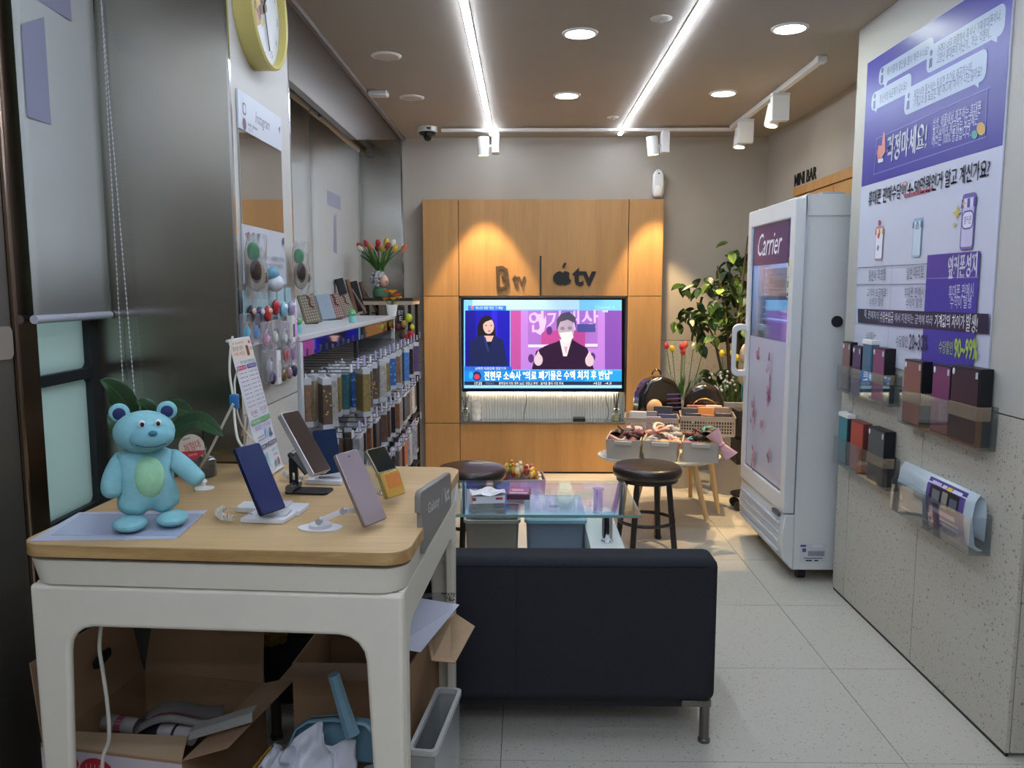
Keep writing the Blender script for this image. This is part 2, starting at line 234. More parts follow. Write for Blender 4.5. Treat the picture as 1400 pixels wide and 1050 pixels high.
# Korean letter outlines as plain numbers: code point, advance, number of loops, then per loop its length and x, y pairs (0 to 89)
OUTLINES = [
33,36,2,12,24,54,24,47,26,36,27,33,28,32,29,33,29,36,31,47,31,54,30,61,28,63,25,61,8,28,26,25,25,24,22,25,20,28,18,30,20,32,22,30,25,
34,42,2,6,34,48,37,48,39,57,39,65,33,65,33,57,6,24,48,26,48,28,57,28,65,22,65,22,57,
37,62,5,8,51,33,55,32,56,28,55,25,51,23,47,25,46,28,47,32,8,51,38,44,35,41,28,44,21,51,18,58,21,61,28,58,35,4,57,63,53,63,24,18,29,18,8,30,63,24,60,21,53,24,46,30,43,37,46,40,53,37,60,8,30,58,34,57,35,53,34,50,30,48,27,50,25,53,27,57,
39,31,1,6,24,48,26,48,28,57,28,65,22,65,22,57,
40,40,1,10,30,34,32,50,39,63,35,63,26,50,23,34,26,18,35,4,39,4,32,18,
41,40,1,10,29,34,27,18,20,4,23,4,32,18,36,34,32,50,23,63,20,63,27,50,
44,33,1,11,23,12,28,15,30,21,29,25,26,27,23,26,22,23,23,21,25,20,25,16,23,13,
45,40,1,4,37,36,22,36,22,30,37,30,
46,33,1,8,26,26,23,25,22,22,23,20,26,18,29,20,30,22,29,25,
48,51,2,8,49,41,45,57,35,63,25,57,21,41,25,25,35,18,45,25,8,43,41,41,29,35,24,29,29,27,41,29,53,35,57,41,53,
49,51,1,4,38,62,32,62,32,19,38,19,
50,51,1,18,49,25,32,25,42,39,46,49,42,59,32,63,27,62,22,59,22,51,27,56,32,57,37,55,39,49,39,44,36,39,21,20,21,19,49,19,
51,51,1,27,24,55,28,57,32,57,37,55,39,51,37,46,31,44,31,39,37,37,40,31,38,26,33,24,28,25,23,28,23,21,28,19,32,18,42,22,46,32,45,38,40,42,44,46,45,52,42,60,33,63,28,63,24,61,
52,51,2,11,44,63,42,63,20,36,20,33,38,33,38,19,44,19,44,33,49,33,49,39,44,39,3,38,51,38,39,28,39,
53,51,1,18,45,62,25,62,25,40,37,39,41,32,38,27,32,24,27,25,22,28,22,21,27,19,33,18,43,22,47,32,43,42,31,46,31,57,45,57,
54,51,2,13,39,63,26,50,22,34,26,23,36,18,45,22,49,31,45,40,36,44,33,44,30,42,35,51,43,58,8,28,36,32,38,35,38,40,36,42,32,40,26,35,24,30,27,
55,51,1,6,50,62,22,62,22,57,41,57,25,21,31,18,
56,51,3,16,49,31,47,37,43,41,47,45,48,50,45,59,35,63,26,59,22,51,23,45,27,41,23,37,21,31,25,22,35,18,45,22,8,42,51,40,46,35,44,30,46,28,51,30,55,35,57,40,55,8,43,31,41,26,35,24,29,26,27,31,29,36,35,38,40,36,
57,51,2,12,31,18,43,31,48,47,44,58,35,63,25,59,21,50,25,41,34,38,40,39,36,31,27,23,9,28,50,30,55,35,57,40,55,42,49,42,46,38,44,35,43,30,45,
63,40,2,11,24,57,27,57,30,56,31,53,24,36,25,33,28,30,32,41,38,54,35,60,27,63,8,29,26,26,25,25,22,26,20,29,18,32,20,33,22,32,25,
101,50,2,14,47,27,42,25,37,24,30,26,27,32,47,32,44,44,35,48,25,44,22,34,25,23,36,18,42,19,47,22,5,27,36,30,41,35,43,40,41,42,36,
116,40,1,16,30,54,19,43,24,43,24,27,26,21,33,18,40,20,40,26,37,24,34,24,31,24,30,28,30,43,39,43,39,48,30,48,
120,51,1,12,50,48,43,48,35,38,26,48,19,48,31,34,19,19,26,19,35,29,44,19,51,19,38,34,
126,56,1,14,21,32,25,35,30,36,37,34,45,31,50,32,55,35,55,40,50,37,46,36,38,39,30,41,25,40,21,37,
183,36,1,8,27,45,25,44,24,41,25,38,27,37,30,38,31,41,30,44,
44032,78,2,8,61,72,61,14,66,14,66,44,76,44,76,48,66,48,66,72,8,25,65,25,61,46,61,39,43,23,29,25,25,46,43,52,65,
44050,78,5,8,28,37,28,15,48,15,48,37,43,37,43,31,33,31,33,37,4,33,26,43,26,43,19,33,19,8,62,72,62,40,67,40,67,54,75,54,75,58,67,58,67,72,8,25,68,25,64,46,64,39,52,22,44,24,40,44,50,51,68,13,58,38,58,33,56,25,49,18,51,14,57,19,61,25,65,19,71,14,73,18,66,25,64,33,64,38,
44057,78,3,8,62,72,62,41,67,41,67,54,75,54,75,58,67,58,67,72,8,25,68,25,63,46,63,39,52,22,44,25,40,44,50,51,68,13,31,19,31,15,68,15,68,19,36,19,36,25,66,25,66,29,36,29,36,34,67,34,67,38,31,38,
44060,78,2,12,53,70,53,17,58,17,58,44,66,44,66,14,71,14,71,72,66,72,66,49,58,49,58,70,8,24,64,24,60,42,60,37,43,22,30,25,26,42,43,47,64,
44061,78,3,6,32,35,32,31,65,31,65,14,71,14,71,35,12,53,71,53,38,58,38,58,53,66,53,66,38,71,38,71,72,66,72,66,57,58,57,58,71,8,25,67,25,63,42,63,36,50,23,41,25,37,42,49,47,67,
44144,78,2,8,51,49,51,44,64,44,64,14,69,14,69,72,64,72,64,49,8,25,65,25,61,46,61,39,43,22,29,25,25,45,43,51,65,
44145,78,3,6,31,35,31,31,64,31,64,14,70,14,70,35,8,26,68,26,64,46,64,39,51,23,43,25,38,45,49,52,68,8,52,57,52,52,64,52,64,38,70,38,70,72,64,72,64,57,
44148,78,3,8,52,54,52,50,64,50,64,29,70,29,70,72,64,72,64,54,8,26,67,26,63,46,63,39,49,23,40,25,36,45,48,52,67,6,33,33,33,15,71,15,71,20,39,20,39,33,
44152,78,3,8,52,58,52,54,64,54,64,42,70,42,70,72,64,72,64,58,8,26,69,26,65,46,65,39,53,23,45,25,41,44,51,51,69,13,33,19,33,15,71,15,71,19,38,19,38,26,70,26,70,40,33,40,33,35,64,35,64,30,33,30,
44172,78,2,4,66,72,66,14,71,14,71,72,17,25,64,25,60,42,60,36,43,22,30,25,27,35,34,42,44,54,44,54,17,59,17,59,70,54,70,54,48,44,48,46,56,47,64,
44200,78,1,20,48,40,48,36,64,36,64,14,69,14,69,72,64,72,64,56,50,56,51,65,25,65,25,61,46,61,39,43,22,29,25,25,41,37,49,52,64,52,64,40,
44201,78,2,6,31,35,31,31,64,31,64,14,70,14,70,35,20,49,49,49,45,64,45,64,37,70,37,70,72,64,72,64,61,52,61,52,68,26,68,26,63,47,63,40,51,23,42,25,38,41,45,50,57,64,57,64,49,
44208,78,2,20,49,52,49,48,64,48,64,42,70,42,70,72,64,72,64,63,51,63,52,69,26,69,26,64,46,64,39,53,23,45,25,41,41,48,50,59,64,59,64,52,13,33,19,33,15,71,15,71,19,38,19,38,26,70,26,70,40,33,40,33,35,64,35,64,30,33,30,
44221,78,3,8,51,37,37,34,32,25,37,17,51,14,65,17,70,25,65,34,8,51,32,61,31,65,25,61,20,51,19,41,20,37,25,41,31,20,26,67,26,63,46,63,39,50,23,41,25,37,41,45,50,57,64,57,64,49,49,49,49,45,64,45,64,37,70,37,70,72,64,72,64,61,51,61,52,67,
44228,78,2,4,66,72,66,14,71,14,71,72,20,25,64,25,60,42,60,36,43,22,30,25,27,38,38,45,51,54,51,54,41,44,41,44,37,54,37,54,17,60,17,60,70,54,70,54,56,46,56,47,64,
44256,78,2,10,28,66,28,62,63,62,63,60,62,49,61,34,66,34,68,49,68,60,68,66,8,42,47,42,27,22,27,22,22,74,22,74,27,48,27,48,47,
44277,78,4,8,48,35,33,33,28,25,33,17,48,14,63,17,68,25,63,33,8,48,31,59,30,63,25,59,20,48,18,37,20,33,25,37,30,9,28,69,28,64,62,64,62,57,61,49,66,49,67,57,68,64,68,69,8,44,56,44,45,22,45,22,41,74,41,74,45,49,45,49,56,
44284,78,3,9,25,65,25,61,49,61,48,52,47,40,52,39,54,53,54,62,54,65,9,22,27,39,27,58,29,58,33,39,31,39,49,34,49,34,31,22,31,8,61,72,61,14,66,14,66,43,75,43,75,48,66,48,66,72,
44368,78,2,10,28,66,28,62,63,62,63,60,63,48,61,35,66,34,68,48,68,60,68,66,12,49,46,49,27,40,27,40,46,35,46,35,27,22,27,22,22,74,22,74,27,54,27,54,46,
44396,78,1,18,22,43,22,39,45,39,45,14,51,14,51,39,74,39,74,43,66,43,67,54,67,63,67,68,29,68,29,64,62,64,62,63,62,54,60,43,
44536,78,2,4,22,27,22,23,74,23,74,27,10,28,66,28,61,62,61,62,60,62,48,60,32,65,32,67,48,67,60,67,66,
44552,78,3,4,29,35,29,15,68,15,68,35,4,63,31,63,19,34,19,34,31,13,22,47,22,43,74,43,74,47,66,47,67,57,68,64,68,69,29,69,29,64,62,64,62,57,61,47,
44553,78,3,8,29,39,29,15,68,15,68,39,62,39,62,31,34,31,34,39,4,34,27,62,27,62,19,34,19,13,22,48,22,44,74,44,74,48,66,48,67,58,68,65,68,69,29,69,29,65,62,65,62,57,61,48,
44592,78,2,4,64,72,64,14,69,14,69,72,8,26,65,26,61,47,61,40,43,23,29,26,25,46,42,53,65,
44620,78,3,8,62,72,62,14,67,14,67,44,76,44,76,48,67,48,67,72,8,24,65,24,61,35,61,31,45,22,30,26,27,37,45,39,65,8,41,65,41,61,50,61,47,43,38,26,43,23,53,44,55,65,
45208,78,2,8,61,72,61,14,66,14,66,44,76,44,76,49,66,49,66,72,10,25,33,25,29,29,29,42,29,56,31,56,36,42,34,30,33,30,66,25,66,
45212,78,3,10,25,45,25,40,30,40,43,41,56,43,56,47,43,45,30,45,30,67,25,67,8,62,72,62,30,67,30,67,50,75,50,75,55,67,55,67,72,6,31,34,31,15,69,15,69,20,36,20,36,34,
45224,78,4,4,31,36,31,15,67,15,67,36,4,62,32,62,19,36,19,36,32,8,62,72,62,39,67,39,67,54,75,54,75,58,67,58,67,72,10,25,48,25,43,30,43,43,44,56,46,56,50,43,48,30,48,30,69,25,69,
45225,78,4,8,31,39,31,15,67,15,67,39,62,39,62,31,36,31,36,39,4,36,27,62,27,62,19,36,19,8,62,72,62,42,67,42,67,54,75,54,75,59,67,59,67,72,10,25,49,25,44,30,44,43,45,56,47,56,51,43,49,30,49,30,69,25,69,
45320,78,2,8,47,53,47,48,64,48,64,14,70,14,70,72,64,72,64,53,10,25,32,25,28,30,28,43,28,56,30,55,35,43,33,31,32,31,65,25,65,
45348,78,3,4,66,72,66,14,71,14,71,72,10,25,33,25,29,29,29,39,29,50,31,49,35,39,34,30,33,30,65,25,65,8,54,70,54,52,41,52,41,48,54,48,54,17,59,17,59,70,
45367,78,4,4,66,72,66,33,71,33,71,72,8,54,70,54,58,42,58,42,54,54,54,54,38,59,38,59,70,10,25,44,25,40,29,40,39,40,49,42,49,46,39,45,31,44,31,66,25,66,13,49,36,49,34,43,24,30,18,32,14,44,19,52,26,60,19,72,14,74,18,60,24,54,34,54,36,
45684,78,2,6,29,69,29,48,68,48,68,52,34,52,34,69,12,22,40,22,35,36,35,36,14,41,14,41,35,55,35,55,14,61,14,61,35,74,35,74,40,
45716,78,3,4,22,42,22,38,74,38,74,42,6,29,70,29,50,68,50,68,54,34,54,34,70,6,29,32,29,16,69,16,69,20,34,20,34,32,
45733,78,4,4,22,45,22,40,74,40,74,45,8,48,35,34,33,28,25,34,17,48,14,63,17,68,25,63,33,8,48,31,59,29,63,25,59,20,48,18,38,20,34,25,38,29,6,29,71,29,51,68,51,68,56,35,56,35,71,
45768,78,2,4,64,72,64,14,69,14,69,72,10,26,34,26,29,31,29,44,30,59,32,58,36,44,34,31,34,31,66,26,66,
45772,78,3,4,64,72,64,30,69,30,69,72,6,32,34,32,15,71,15,71,20,37,20,37,34,10,26,45,26,41,30,41,45,41,59,43,58,48,45,46,31,45,31,67,26,67,
45796,78,2,8,61,72,61,14,66,14,66,45,76,45,76,49,66,49,66,72,11,25,66,25,28,29,28,44,29,56,30,56,35,44,33,30,33,30,62,51,62,51,66,
45817,78,4,8,49,36,35,33,30,25,35,17,49,14,62,17,67,25,62,33,8,49,32,59,30,62,25,59,20,49,18,38,20,35,25,38,30,8,62,72,62,37,67,37,67,52,75,52,75,57,67,57,67,72,11,25,67,25,42,29,42,44,42,56,44,56,48,44,47,30,46,30,63,50,63,50,67,
45824,78,2,12,53,70,53,17,58,17,58,44,66,44,66,14,71,14,71,72,66,72,66,49,58,49,58,70,11,24,65,24,28,28,28,39,29,49,30,49,34,40,33,30,33,30,60,46,60,46,65,
45936,78,3,4,66,72,66,14,71,14,71,72,8,54,70,54,50,42,50,42,45,54,45,54,17,59,17,59,70,11,24,65,24,28,28,28,40,28,49,30,49,34,40,33,30,32,30,60,46,60,46,65,
46020,78,1,16,29,67,29,40,46,40,46,26,22,26,22,21,74,21,74,26,51,26,51,40,68,40,68,45,34,45,34,63,68,63,68,67,
46041,78,3,8,48,35,34,32,28,25,34,17,48,14,63,17,68,25,63,32,8,48,31,59,29,63,25,59,20,48,18,38,20,34,25,38,29,16,29,69,29,50,46,50,46,43,22,43,22,39,74,39,74,43,51,43,51,50,68,50,68,54,34,54,34,65,68,65,68,69,
46104,78,2,4,64,72,64,14,69,14,69,72,17,23,27,41,27,61,29,60,33,44,31,44,43,56,43,56,47,32,47,32,62,56,62,56,66,27,66,27,43,39,43,39,31,23,31,
46304,78,3,4,22,43,22,38,74,38,74,43,8,29,69,29,49,68,49,68,53,34,53,34,65,68,65,68,69,6,29,32,29,15,69,15,69,20,34,20,34,32,
46308,78,3,4,22,48,22,43,74,43,74,48,8,29,70,29,52,68,52,68,57,34,57,34,65,67,65,67,70,13,29,19,29,15,69,15,69,19,34,19,34,25,68,25,68,38,29,38,29,34,62,34,62,29,29,29,
46321,78,4,4,22,44,22,40,74,40,74,44,8,48,35,34,32,28,25,34,17,48,14,63,17,68,25,63,32,8,48,31,59,29,63,25,59,20,48,18,38,20,34,25,38,29,8,29,69,29,50,68,50,68,54,34,54,34,65,68,65,68,69,
46356,78,2,4,64,72,64,14,69,14,69,72,11,26,66,26,28,31,28,46,29,58,30,58,35,46,33,31,33,31,62,53,62,53,66,
46384,78,3,8,62,72,62,14,67,14,67,45,76,45,76,49,67,49,67,72,10,24,66,24,29,26,29,32,29,40,30,39,35,29,34,29,61,38,61,38,66,10,42,66,42,29,44,29,52,29,59,31,59,35,47,34,47,61,57,61,57,66,
46972,78,2,8,61,72,61,14,66,14,66,44,76,44,76,49,66,49,66,72,15,24,66,24,62,45,62,45,50,25,50,25,28,29,28,44,28,57,30,56,34,44,33,30,32,30,46,50,46,50,66,
46973,78,3,6,29,34,29,29,62,29,62,14,67,14,67,34,15,25,68,25,64,45,64,45,56,25,56,25,40,29,40,44,40,57,42,56,46,43,44,30,44,30,52,50,52,50,68,8,62,72,62,37,67,37,67,53,75,53,75,57,67,57,67,72,
46988,78,4,4,31,35,31,15,67,15,67,35,4,62,30,62,19,36,19,36,30,8,62,72,62,37,67,37,67,52,75,52,75,57,67,57,67,72,15,25,69,25,64,45,64,45,57,25,57,25,40,29,40,44,41,57,42,56,46,43,45,30,45,30,53,50,53,50,69,
46993,78,4,8,49,35,35,32,30,25,35,17,49,14,62,17,67,25,62,32,8,49,31,59,29,62,25,59,20,49,18,38,20,35,25,38,29,8,62,72,62,37,67,37,67,53,75,53,75,57,67,57,67,72,15,25,68,25,64,45,64,45,57,25,57,25,40,29,40,44,41,57,42,56,46,43,45,30,45,30,52,50,52,50,68,
47111,78,5,8,51,30,39,28,35,22,39,16,51,14,63,16,67,22,63,28,8,51,27,59,25,62,22,59,19,51,18,43,19,40,22,43,25,8,54,60,54,56,64,56,64,40,70,40,70,72,64,72,64,60,8,48,42,48,37,31,37,31,33,71,33,71,37,53,37,53,42,15,24,69,24,65,45,65,45,58,25,58,25,44,29,44,43,44,55,46,55,50,43,48,30,48,30,55,50,55,50,69,
47156,78,4,4,32,35,32,15,70,15,70,35,4,64,31,64,19,37,19,37,31,12,53,52,53,48,64,48,64,38,70,38,70,72,64,72,64,64,53,64,53,59,64,59,64,52,15,25,69,25,64,44,64,44,57,25,57,25,40,29,40,43,40,53,41,53,46,43,45,30,44,30,53,49,53,49,69,
47196,78,1,21,29,41,29,36,46,36,46,26,22,26,22,21,74,21,74,26,51,26,51,36,69,36,69,41,34,41,34,50,68,50,68,67,29,67,29,63,63,63,63,54,29,54,
47197,78,2,6,28,31,28,27,63,27,63,15,68,15,68,31,21,29,50,29,46,46,46,46,40,22,40,22,36,74,36,74,40,51,40,51,46,69,46,69,50,34,50,34,56,68,56,68,70,29,70,29,66,62,66,62,60,29,60,
47308,78,2,21,29,41,29,36,37,36,37,26,22,26,22,21,74,21,74,26,60,26,60,36,69,36,69,41,34,41,34,50,68,50,68,67,29,67,29,63,63,63,63,54,29,54,4,42,26,42,36,55,36,55,26,
47532,78,2,4,64,72,64,14,69,14,69,72,15,25,66,25,62,47,62,47,50,26,50,26,28,30,28,45,28,59,30,59,34,45,33,31,32,31,46,52,46,52,66,
47560,78,3,4,25,66,25,29,51,29,51,66,4,46,62,46,33,30,33,30,62,8,61,72,61,14,66,14,66,44,76,44,76,49,66,49,66,72,
47564,78,4,4,25,66,25,40,51,40,51,66,4,46,62,46,44,30,44,30,62,8,62,72,62,29,67,29,67,50,75,50,75,54,67,54,67,72,6,31,34,31,15,69,15,69,20,36,20,36,34,
47566,78,7,4,25,68,25,44,51,44,51,68,4,46,64,46,49,30,49,30,64,8,58,30,50,28,47,22,50,16,58,14,66,16,69,22,66,28,8,58,27,62,25,64,22,62,19,58,18,54,19,52,22,54,25,8,62,72,62,42,67,42,67,54,75,54,75,59,67,59,67,72,9,28,37,28,16,31,16,38,16,46,18,45,22,39,21,33,20,33,37,8,56,42,56,36,44,36,44,32,72,32,72,36,61,36,61,42,
47579,78,4,4,25,67,25,42,50,42,50,67,4,45,63,45,46,30,46,30,63,8,62,72,62,33,67,33,67,52,75,52,75,56,67,56,67,72,13,47,36,47,34,41,24,28,19,30,14,42,19,50,27,57,19,69,14,71,19,58,24,52,34,52,36,
47582,78,4,4,25,68,25,43,51,43,51,68,4,46,63,46,47,30,47,30,63,8,62,72,62,39,67,39,67,53,75,53,75,58,67,58,67,72,15,30,35,30,31,46,31,40,23,28,18,30,14,41,18,49,26,57,18,68,14,70,18,58,23,52,31,68,31,68,35,
47588,78,3,4,24,65,24,30,46,30,46,65,4,41,61,41,34,29,34,29,61,12,53,70,53,17,58,17,58,45,66,45,66,14,71,14,71,72,66,72,66,49,58,49,58,70,
47609,78,5,4,25,67,25,42,47,42,47,67,4,42,62,42,46,30,46,30,62,8,52,35,38,32,33,25,38,17,52,14,66,17,71,25,66,32,8,52,31,62,29,66,25,62,20,52,18,42,20,38,25,42,29,12,53,71,53,39,58,39,58,52,66,52,66,37,71,37,71,72,66,72,66,56,58,56,58,71,
47924,78,3,4,29,68,29,46,68,46,68,68,4,62,64,62,50,34,50,34,64,8,22,38,22,34,46,34,46,14,51,14,51,34,74,34,74,38,
47928,78,4,4,29,69,29,49,68,49,68,69,4,62,65,62,53,34,53,34,65,8,22,42,22,38,46,38,46,26,51,26,51,38,74,38,74,42,6,29,32,29,15,69,15,69,20,34,20,34,32,
47932,78,3,4,29,70,29,52,67,52,67,70,4,62,66,62,56,34,56,34,66,21,29,19,29,15,69,15,69,19,34,19,34,25,68,25,68,38,51,38,51,43,74,43,74,47,22,47,22,43,46,43,46,38,29,38,29,34,62,34,62,28,29,28,
48152,78,4,8,25,67,25,39,51,39,51,67,46,67,46,58,30,58,30,67,4,30,54,46,54,46,43,30,43,8,62,72,62,29,67,29,67,50,75,50,75,54,67,54,67,72,6,31,33,31,15,69,15,69,20,36,20,36,33,
48155,78,4,8,25,68,25,42,51,42,51,68,46,68,46,60,30,60,30,68,4,30,55,46,55,46,46,30,46,8,62,72,62,38,67,38,67,53,75,53,75,58,67,58,67,72,9,31,19,31,15,68,15,68,19,36,19,36,31,67,31,67,35,31,35,
48156,78,4,8,25,69,25,44,51,44,51,69,46,69,46,61,30,61,30,69,4,30,57,46,57,46,48,30,48,8,62,72,62,42,67,42,67,55,75,55,75,59,67,59,67,72,13,31,19,31,15,69,15,69,19,36,19,36,25,67,25,67,39,30,39,30,35,62,35,62,29,31,29,
48264,78,3,4,30,54,46,54,46,43,30,43,16,25,68,25,39,51,39,51,51,64,51,64,29,70,29,70,72,64,72,64,55,51,55,51,68,46,68,46,58,30,58,30,68,6,33,33,33,15,71,15,71,20,38,20,38,33,
48292,78,4,4,66,72,66,28,71,28,71,72,4,30,53,42,53,42,43,30,43,16,25,67,25,39,47,39,47,51,55,51,55,30,60,30,60,71,55,71,55,55,47,55,47,67,42,67,42,57,30,57,30,67,6,33,34,33,15,72,15,72,20,38,20,38,34,
48320,78,4,4,30,54,46,54,46,43,30,43,4,64,57,64,49,51,49,51,57,16,25,68,25,39,51,39,51,44,64,44,64,29,70,29,70,72,64,72,64,61,51,61,51,68,46,68,46,58,30,58,30,68,6,33,33,33,15,71,15,71,20,38,20,38,33,
48512,78,3,8,29,69,29,44,68,44,68,69,62,69,62,61,34,61,34,69,4,34,57,62,57,62,49,34,49,8,22,38,22,33,46,33,46,14,51,14,51,33,74,33,74,38,
49324,78,2,13,36,67,36,56,32,41,21,31,25,26,33,34,39,45,45,35,53,28,56,32,46,42,42,56,42,67,8,61,72,61,14,66,14,66,44,76,44,76,48,66,48,66,72,
49328,78,3,13,36,68,36,61,32,49,22,41,25,37,34,43,39,52,45,44,53,39,56,43,46,50,42,61,42,68,8,62,72,62,29,67,29,67,50,75,50,75,54,67,54,67,72,6,31,33,31,15,69,15,69,20,36,20,36,33,
49340,78,4,4,31,35,31,15,67,15,67,35,4,62,31,62,19,36,19,36,31,13,36,69,36,63,32,51,22,43,25,39,34,45,39,54,45,46,53,41,56,45,45,52,42,63,42,69,8,62,72,62,38,67,38,67,53,75,53,75,57,67,57,67,72,
49345,78,4,8,49,35,35,32,30,25,35,17,49,14,62,17,67,25,62,32,8,49,31,59,29,62,25,59,20,49,18,39,20,35,25,39,29,13,36,69,36,63,32,51,22,43,25,39,34,45,39,53,44,46,53,40,55,45,45,52,41,62,41,69,8,62,72,62,37,67,37,67,52,75,52,75,57,67,57,67,72,
49373,78,4,8,52,35,38,32,33,25,38,17,52,14,66,17,71,25,66,32,8,52,31,62,29,66,25,62,20,52,18,42,20,38,25,42,29,13,34,68,34,60,31,51,22,43,25,39,32,44,37,52,41,45,48,41,51,45,42,51,39,60,39,68,12,53,71,53,38,58,38,58,52,66,52,66,36,71,36,71,72,66,72,66,56,58,56,58,71,
49436,78,2,8,64,72,64,52,51,52,51,48,64,48,64,14,70,14,70,72,13,37,67,37,56,33,41,22,31,25,26,34,34,40,46,45,35,54,27,57,32,47,42,42,56,42,67,
49457,78,4,8,51,36,37,33,31,25,37,17,51,14,65,17,70,25,65,33,8,51,32,61,30,65,25,61,20,51,18,40,20,37,25,40,30,13,37,68,37,62,33,51,22,43,25,39,34,44,39,53,45,45,53,40,56,44,46,52,42,63,42,68,8,52,60,52,55,64,55,64,38,70,38,70,72,64,72,64,60,
49464,78,3,4,66,72,66,14,71,14,71,72,8,54,70,54,51,45,51,45,47,54,47,54,17,59,17,59,70,13,34,66,34,55,31,41,22,30,25,27,32,34,37,44,41,35,48,28,51,32,42,42,39,55,39,66,
49548,78,2,8,45,40,45,26,22,26,22,22,74,22,74,26,51,26,51,40,13,45,68,45,63,39,51,24,44,27,39,39,45,48,55,57,45,70,39,72,44,58,51,51,63,51,68,
49549,78,3,6,28,33,28,29,62,29,62,14,68,14,68,33,8,46,52,46,43,22,43,22,38,74,38,74,43,51,43,51,52,13,46,71,46,68,39,58,25,53,27,49,40,53,48,61,57,53,69,49,71,53,57,58,51,68,51,71,
49688,78,2,13,46,70,46,66,39,56,25,50,27,46,40,50,48,59,57,50,70,46,72,50,57,56,51,66,51,70,8,22,39,22,35,46,35,46,14,51,14,51,35,74,35,74,39,
49828,78,2,4,22,26,22,22,74,22,74,26,13,45,68,45,63,39,50,24,43,27,38,39,44,48,55,57,44,69,38,72,43,57,50,51,63,51,68,
49884,78,2,4,64,72,64,14,69,14,69,72,13,37,67,37,56,33,41,22,30,25,26,34,34,40,45,46,34,55,27,58,31,47,41,43,56,43,67,
49888,78,3,4,64,72,64,29,69,29,69,72,6,32,33,32,15,71,15,71,20,38,20,38,33,13,37,68,37,63,33,50,23,42,26,38,34,44,40,53,46,44,54,39,57,43,46,51,43,63,43,68,
49912,78,2,8,62,72,62,14,68,14,68,45,76,45,76,49,68,49,68,72,24,46,67,46,54,45,43,41,34,36,44,35,54,35,67,30,67,30,54,28,42,21,31,25,27,30,33,33,41,36,33,41,27,46,33,49,41,52,33,57,27,60,31,53,41,51,54,51,67,
50500,78,3,8,38,67,27,62,23,47,27,33,38,27,48,33,52,47,48,62,8,38,62,44,58,47,47,44,36,38,32,31,36,28,47,31,58,8,61,72,61,14,66,14,66,44,76,44,76,49,66,49,66,72,
50504,78,4,8,38,68,28,64,23,53,28,43,38,39,49,43,53,53,49,64,8,38,63,45,60,48,53,45,47,38,44,31,47,28,53,31,60,8,62,72,62,29,67,29,67,50,75,50,75,54,67,54,67,72,6,31,34,31,15,69,15,69,20,36,20,36,34,
50508,78,4,8,38,70,27,66,23,57,27,48,38,44,49,48,53,57,49,66,8,38,65,45,63,48,57,45,51,38,48,31,51,28,57,31,63,8,62,72,62,42,67,42,67,55,75,55,75,59,67,59,67,72,13,31,19,31,15,69,15,69,19,36,19,36,26,67,26,67,40,30,40,30,35,62,35,62,29,31,29,
50528,78,3,8,35,67,26,61,23,47,26,32,35,27,44,32,47,47,44,61,8,35,62,41,58,43,47,41,36,35,32,30,36,28,47,30,58,12,53,70,53,17,58,17,58,45,66,45,66,14,71,14,71,72,66,72,66,49,58,49,58,70,
50529,78,4,8,36,68,27,64,23,54,27,45,36,41,45,45,49,54,45,64,8,36,64,42,61,44,54,42,48,36,45,30,48,28,54,30,61,6,32,34,32,30,65,30,65,14,71,14,71,34,12,53,71,53,38,58,38,58,53,66,53,66,37,71,37,71,72,66,72,66,57,58,57,58,71,
50557,78,4,6,29,35,29,30,62,30,62,14,67,14,67,35,8,38,68,28,64,23,55,28,45,38,41,49,45,53,55,49,64,8,38,64,45,61,48,55,45,48,38,45,31,48,28,55,31,61,12,62,72,62,38,67,38,67,46,75,46,75,51,67,51,67,58,75,58,75,63,67,63,67,72,
50612,78,2,8,38,62,44,58,47,47,44,36,38,32,31,36,28,47,31,58,15,64,72,64,50,52,50,47,62,38,67,27,62,23,47,27,33,38,27,48,32,52,45,64,45,64,14,70,14,70,72,
50640,78,3,4,66,72,66,14,71,14,71,72,8,35,62,41,58,43,47,41,36,35,32,30,36,28,47,30,58,15,35,67,26,61,23,47,26,32,35,27,44,32,47,45,55,45,55,17,60,17,60,70,55,70,55,49,47,49,44,62,
50668,78,3,8,38,62,44,58,47,47,44,36,38,32,31,36,28,47,31,58,5,51,54,64,54,64,41,51,41,52,47,15,64,72,64,59,50,59,45,65,38,67,27,62,23,47,27,33,38,27,45,29,50,36,64,36,64,14,70,14,70,72,
50672,78,4,8,38,63,45,61,48,54,45,47,38,44,31,47,28,54,31,61,5,64,58,64,49,52,49,53,54,52,58,15,38,68,27,64,23,54,27,43,38,39,45,41,50,45,64,45,64,29,70,29,70,72,64,72,64,63,50,63,45,67,6,33,34,33,15,71,15,71,20,38,20,38,34,
50689,78,5,8,38,64,45,61,48,55,45,48,38,45,31,48,28,55,31,61,8,51,36,37,33,31,25,37,17,51,14,65,17,70,25,65,33,8,51,32,61,30,65,25,61,20,51,18,40,20,37,25,40,30,5,52,59,64,59,64,50,52,50,53,55,15,64,72,64,63,50,63,45,67,38,68,27,64,23,55,27,45,38,41,45,42,50,46,64,46,64,38,70,38,70,72,
50694,78,5,8,38,64,45,61,48,55,45,49,38,46,31,49,28,55,31,61,5,64,59,64,51,52,51,53,55,52,59,15,38,68,27,65,23,55,27,45,38,42,44,43,49,46,64,46,64,39,70,39,70,72,64,72,64,64,49,64,44,67,12,31,19,31,15,71,15,71,19,62,19,62,32,70,32,70,37,31,37,31,32,40,32,40,19,4,45,32,57,32,57,19,45,19,
50696,78,4,4,66,72,66,14,71,14,71,72,8,35,62,41,58,43,47,41,36,35,32,30,36,28,47,30,58,5,55,53,55,40,47,40,47,47,47,53,15,35,67,26,61,23,47,26,32,35,27,42,29,46,36,55,36,55,17,60,17,60,70,55,70,55,58,46,58,42,64,
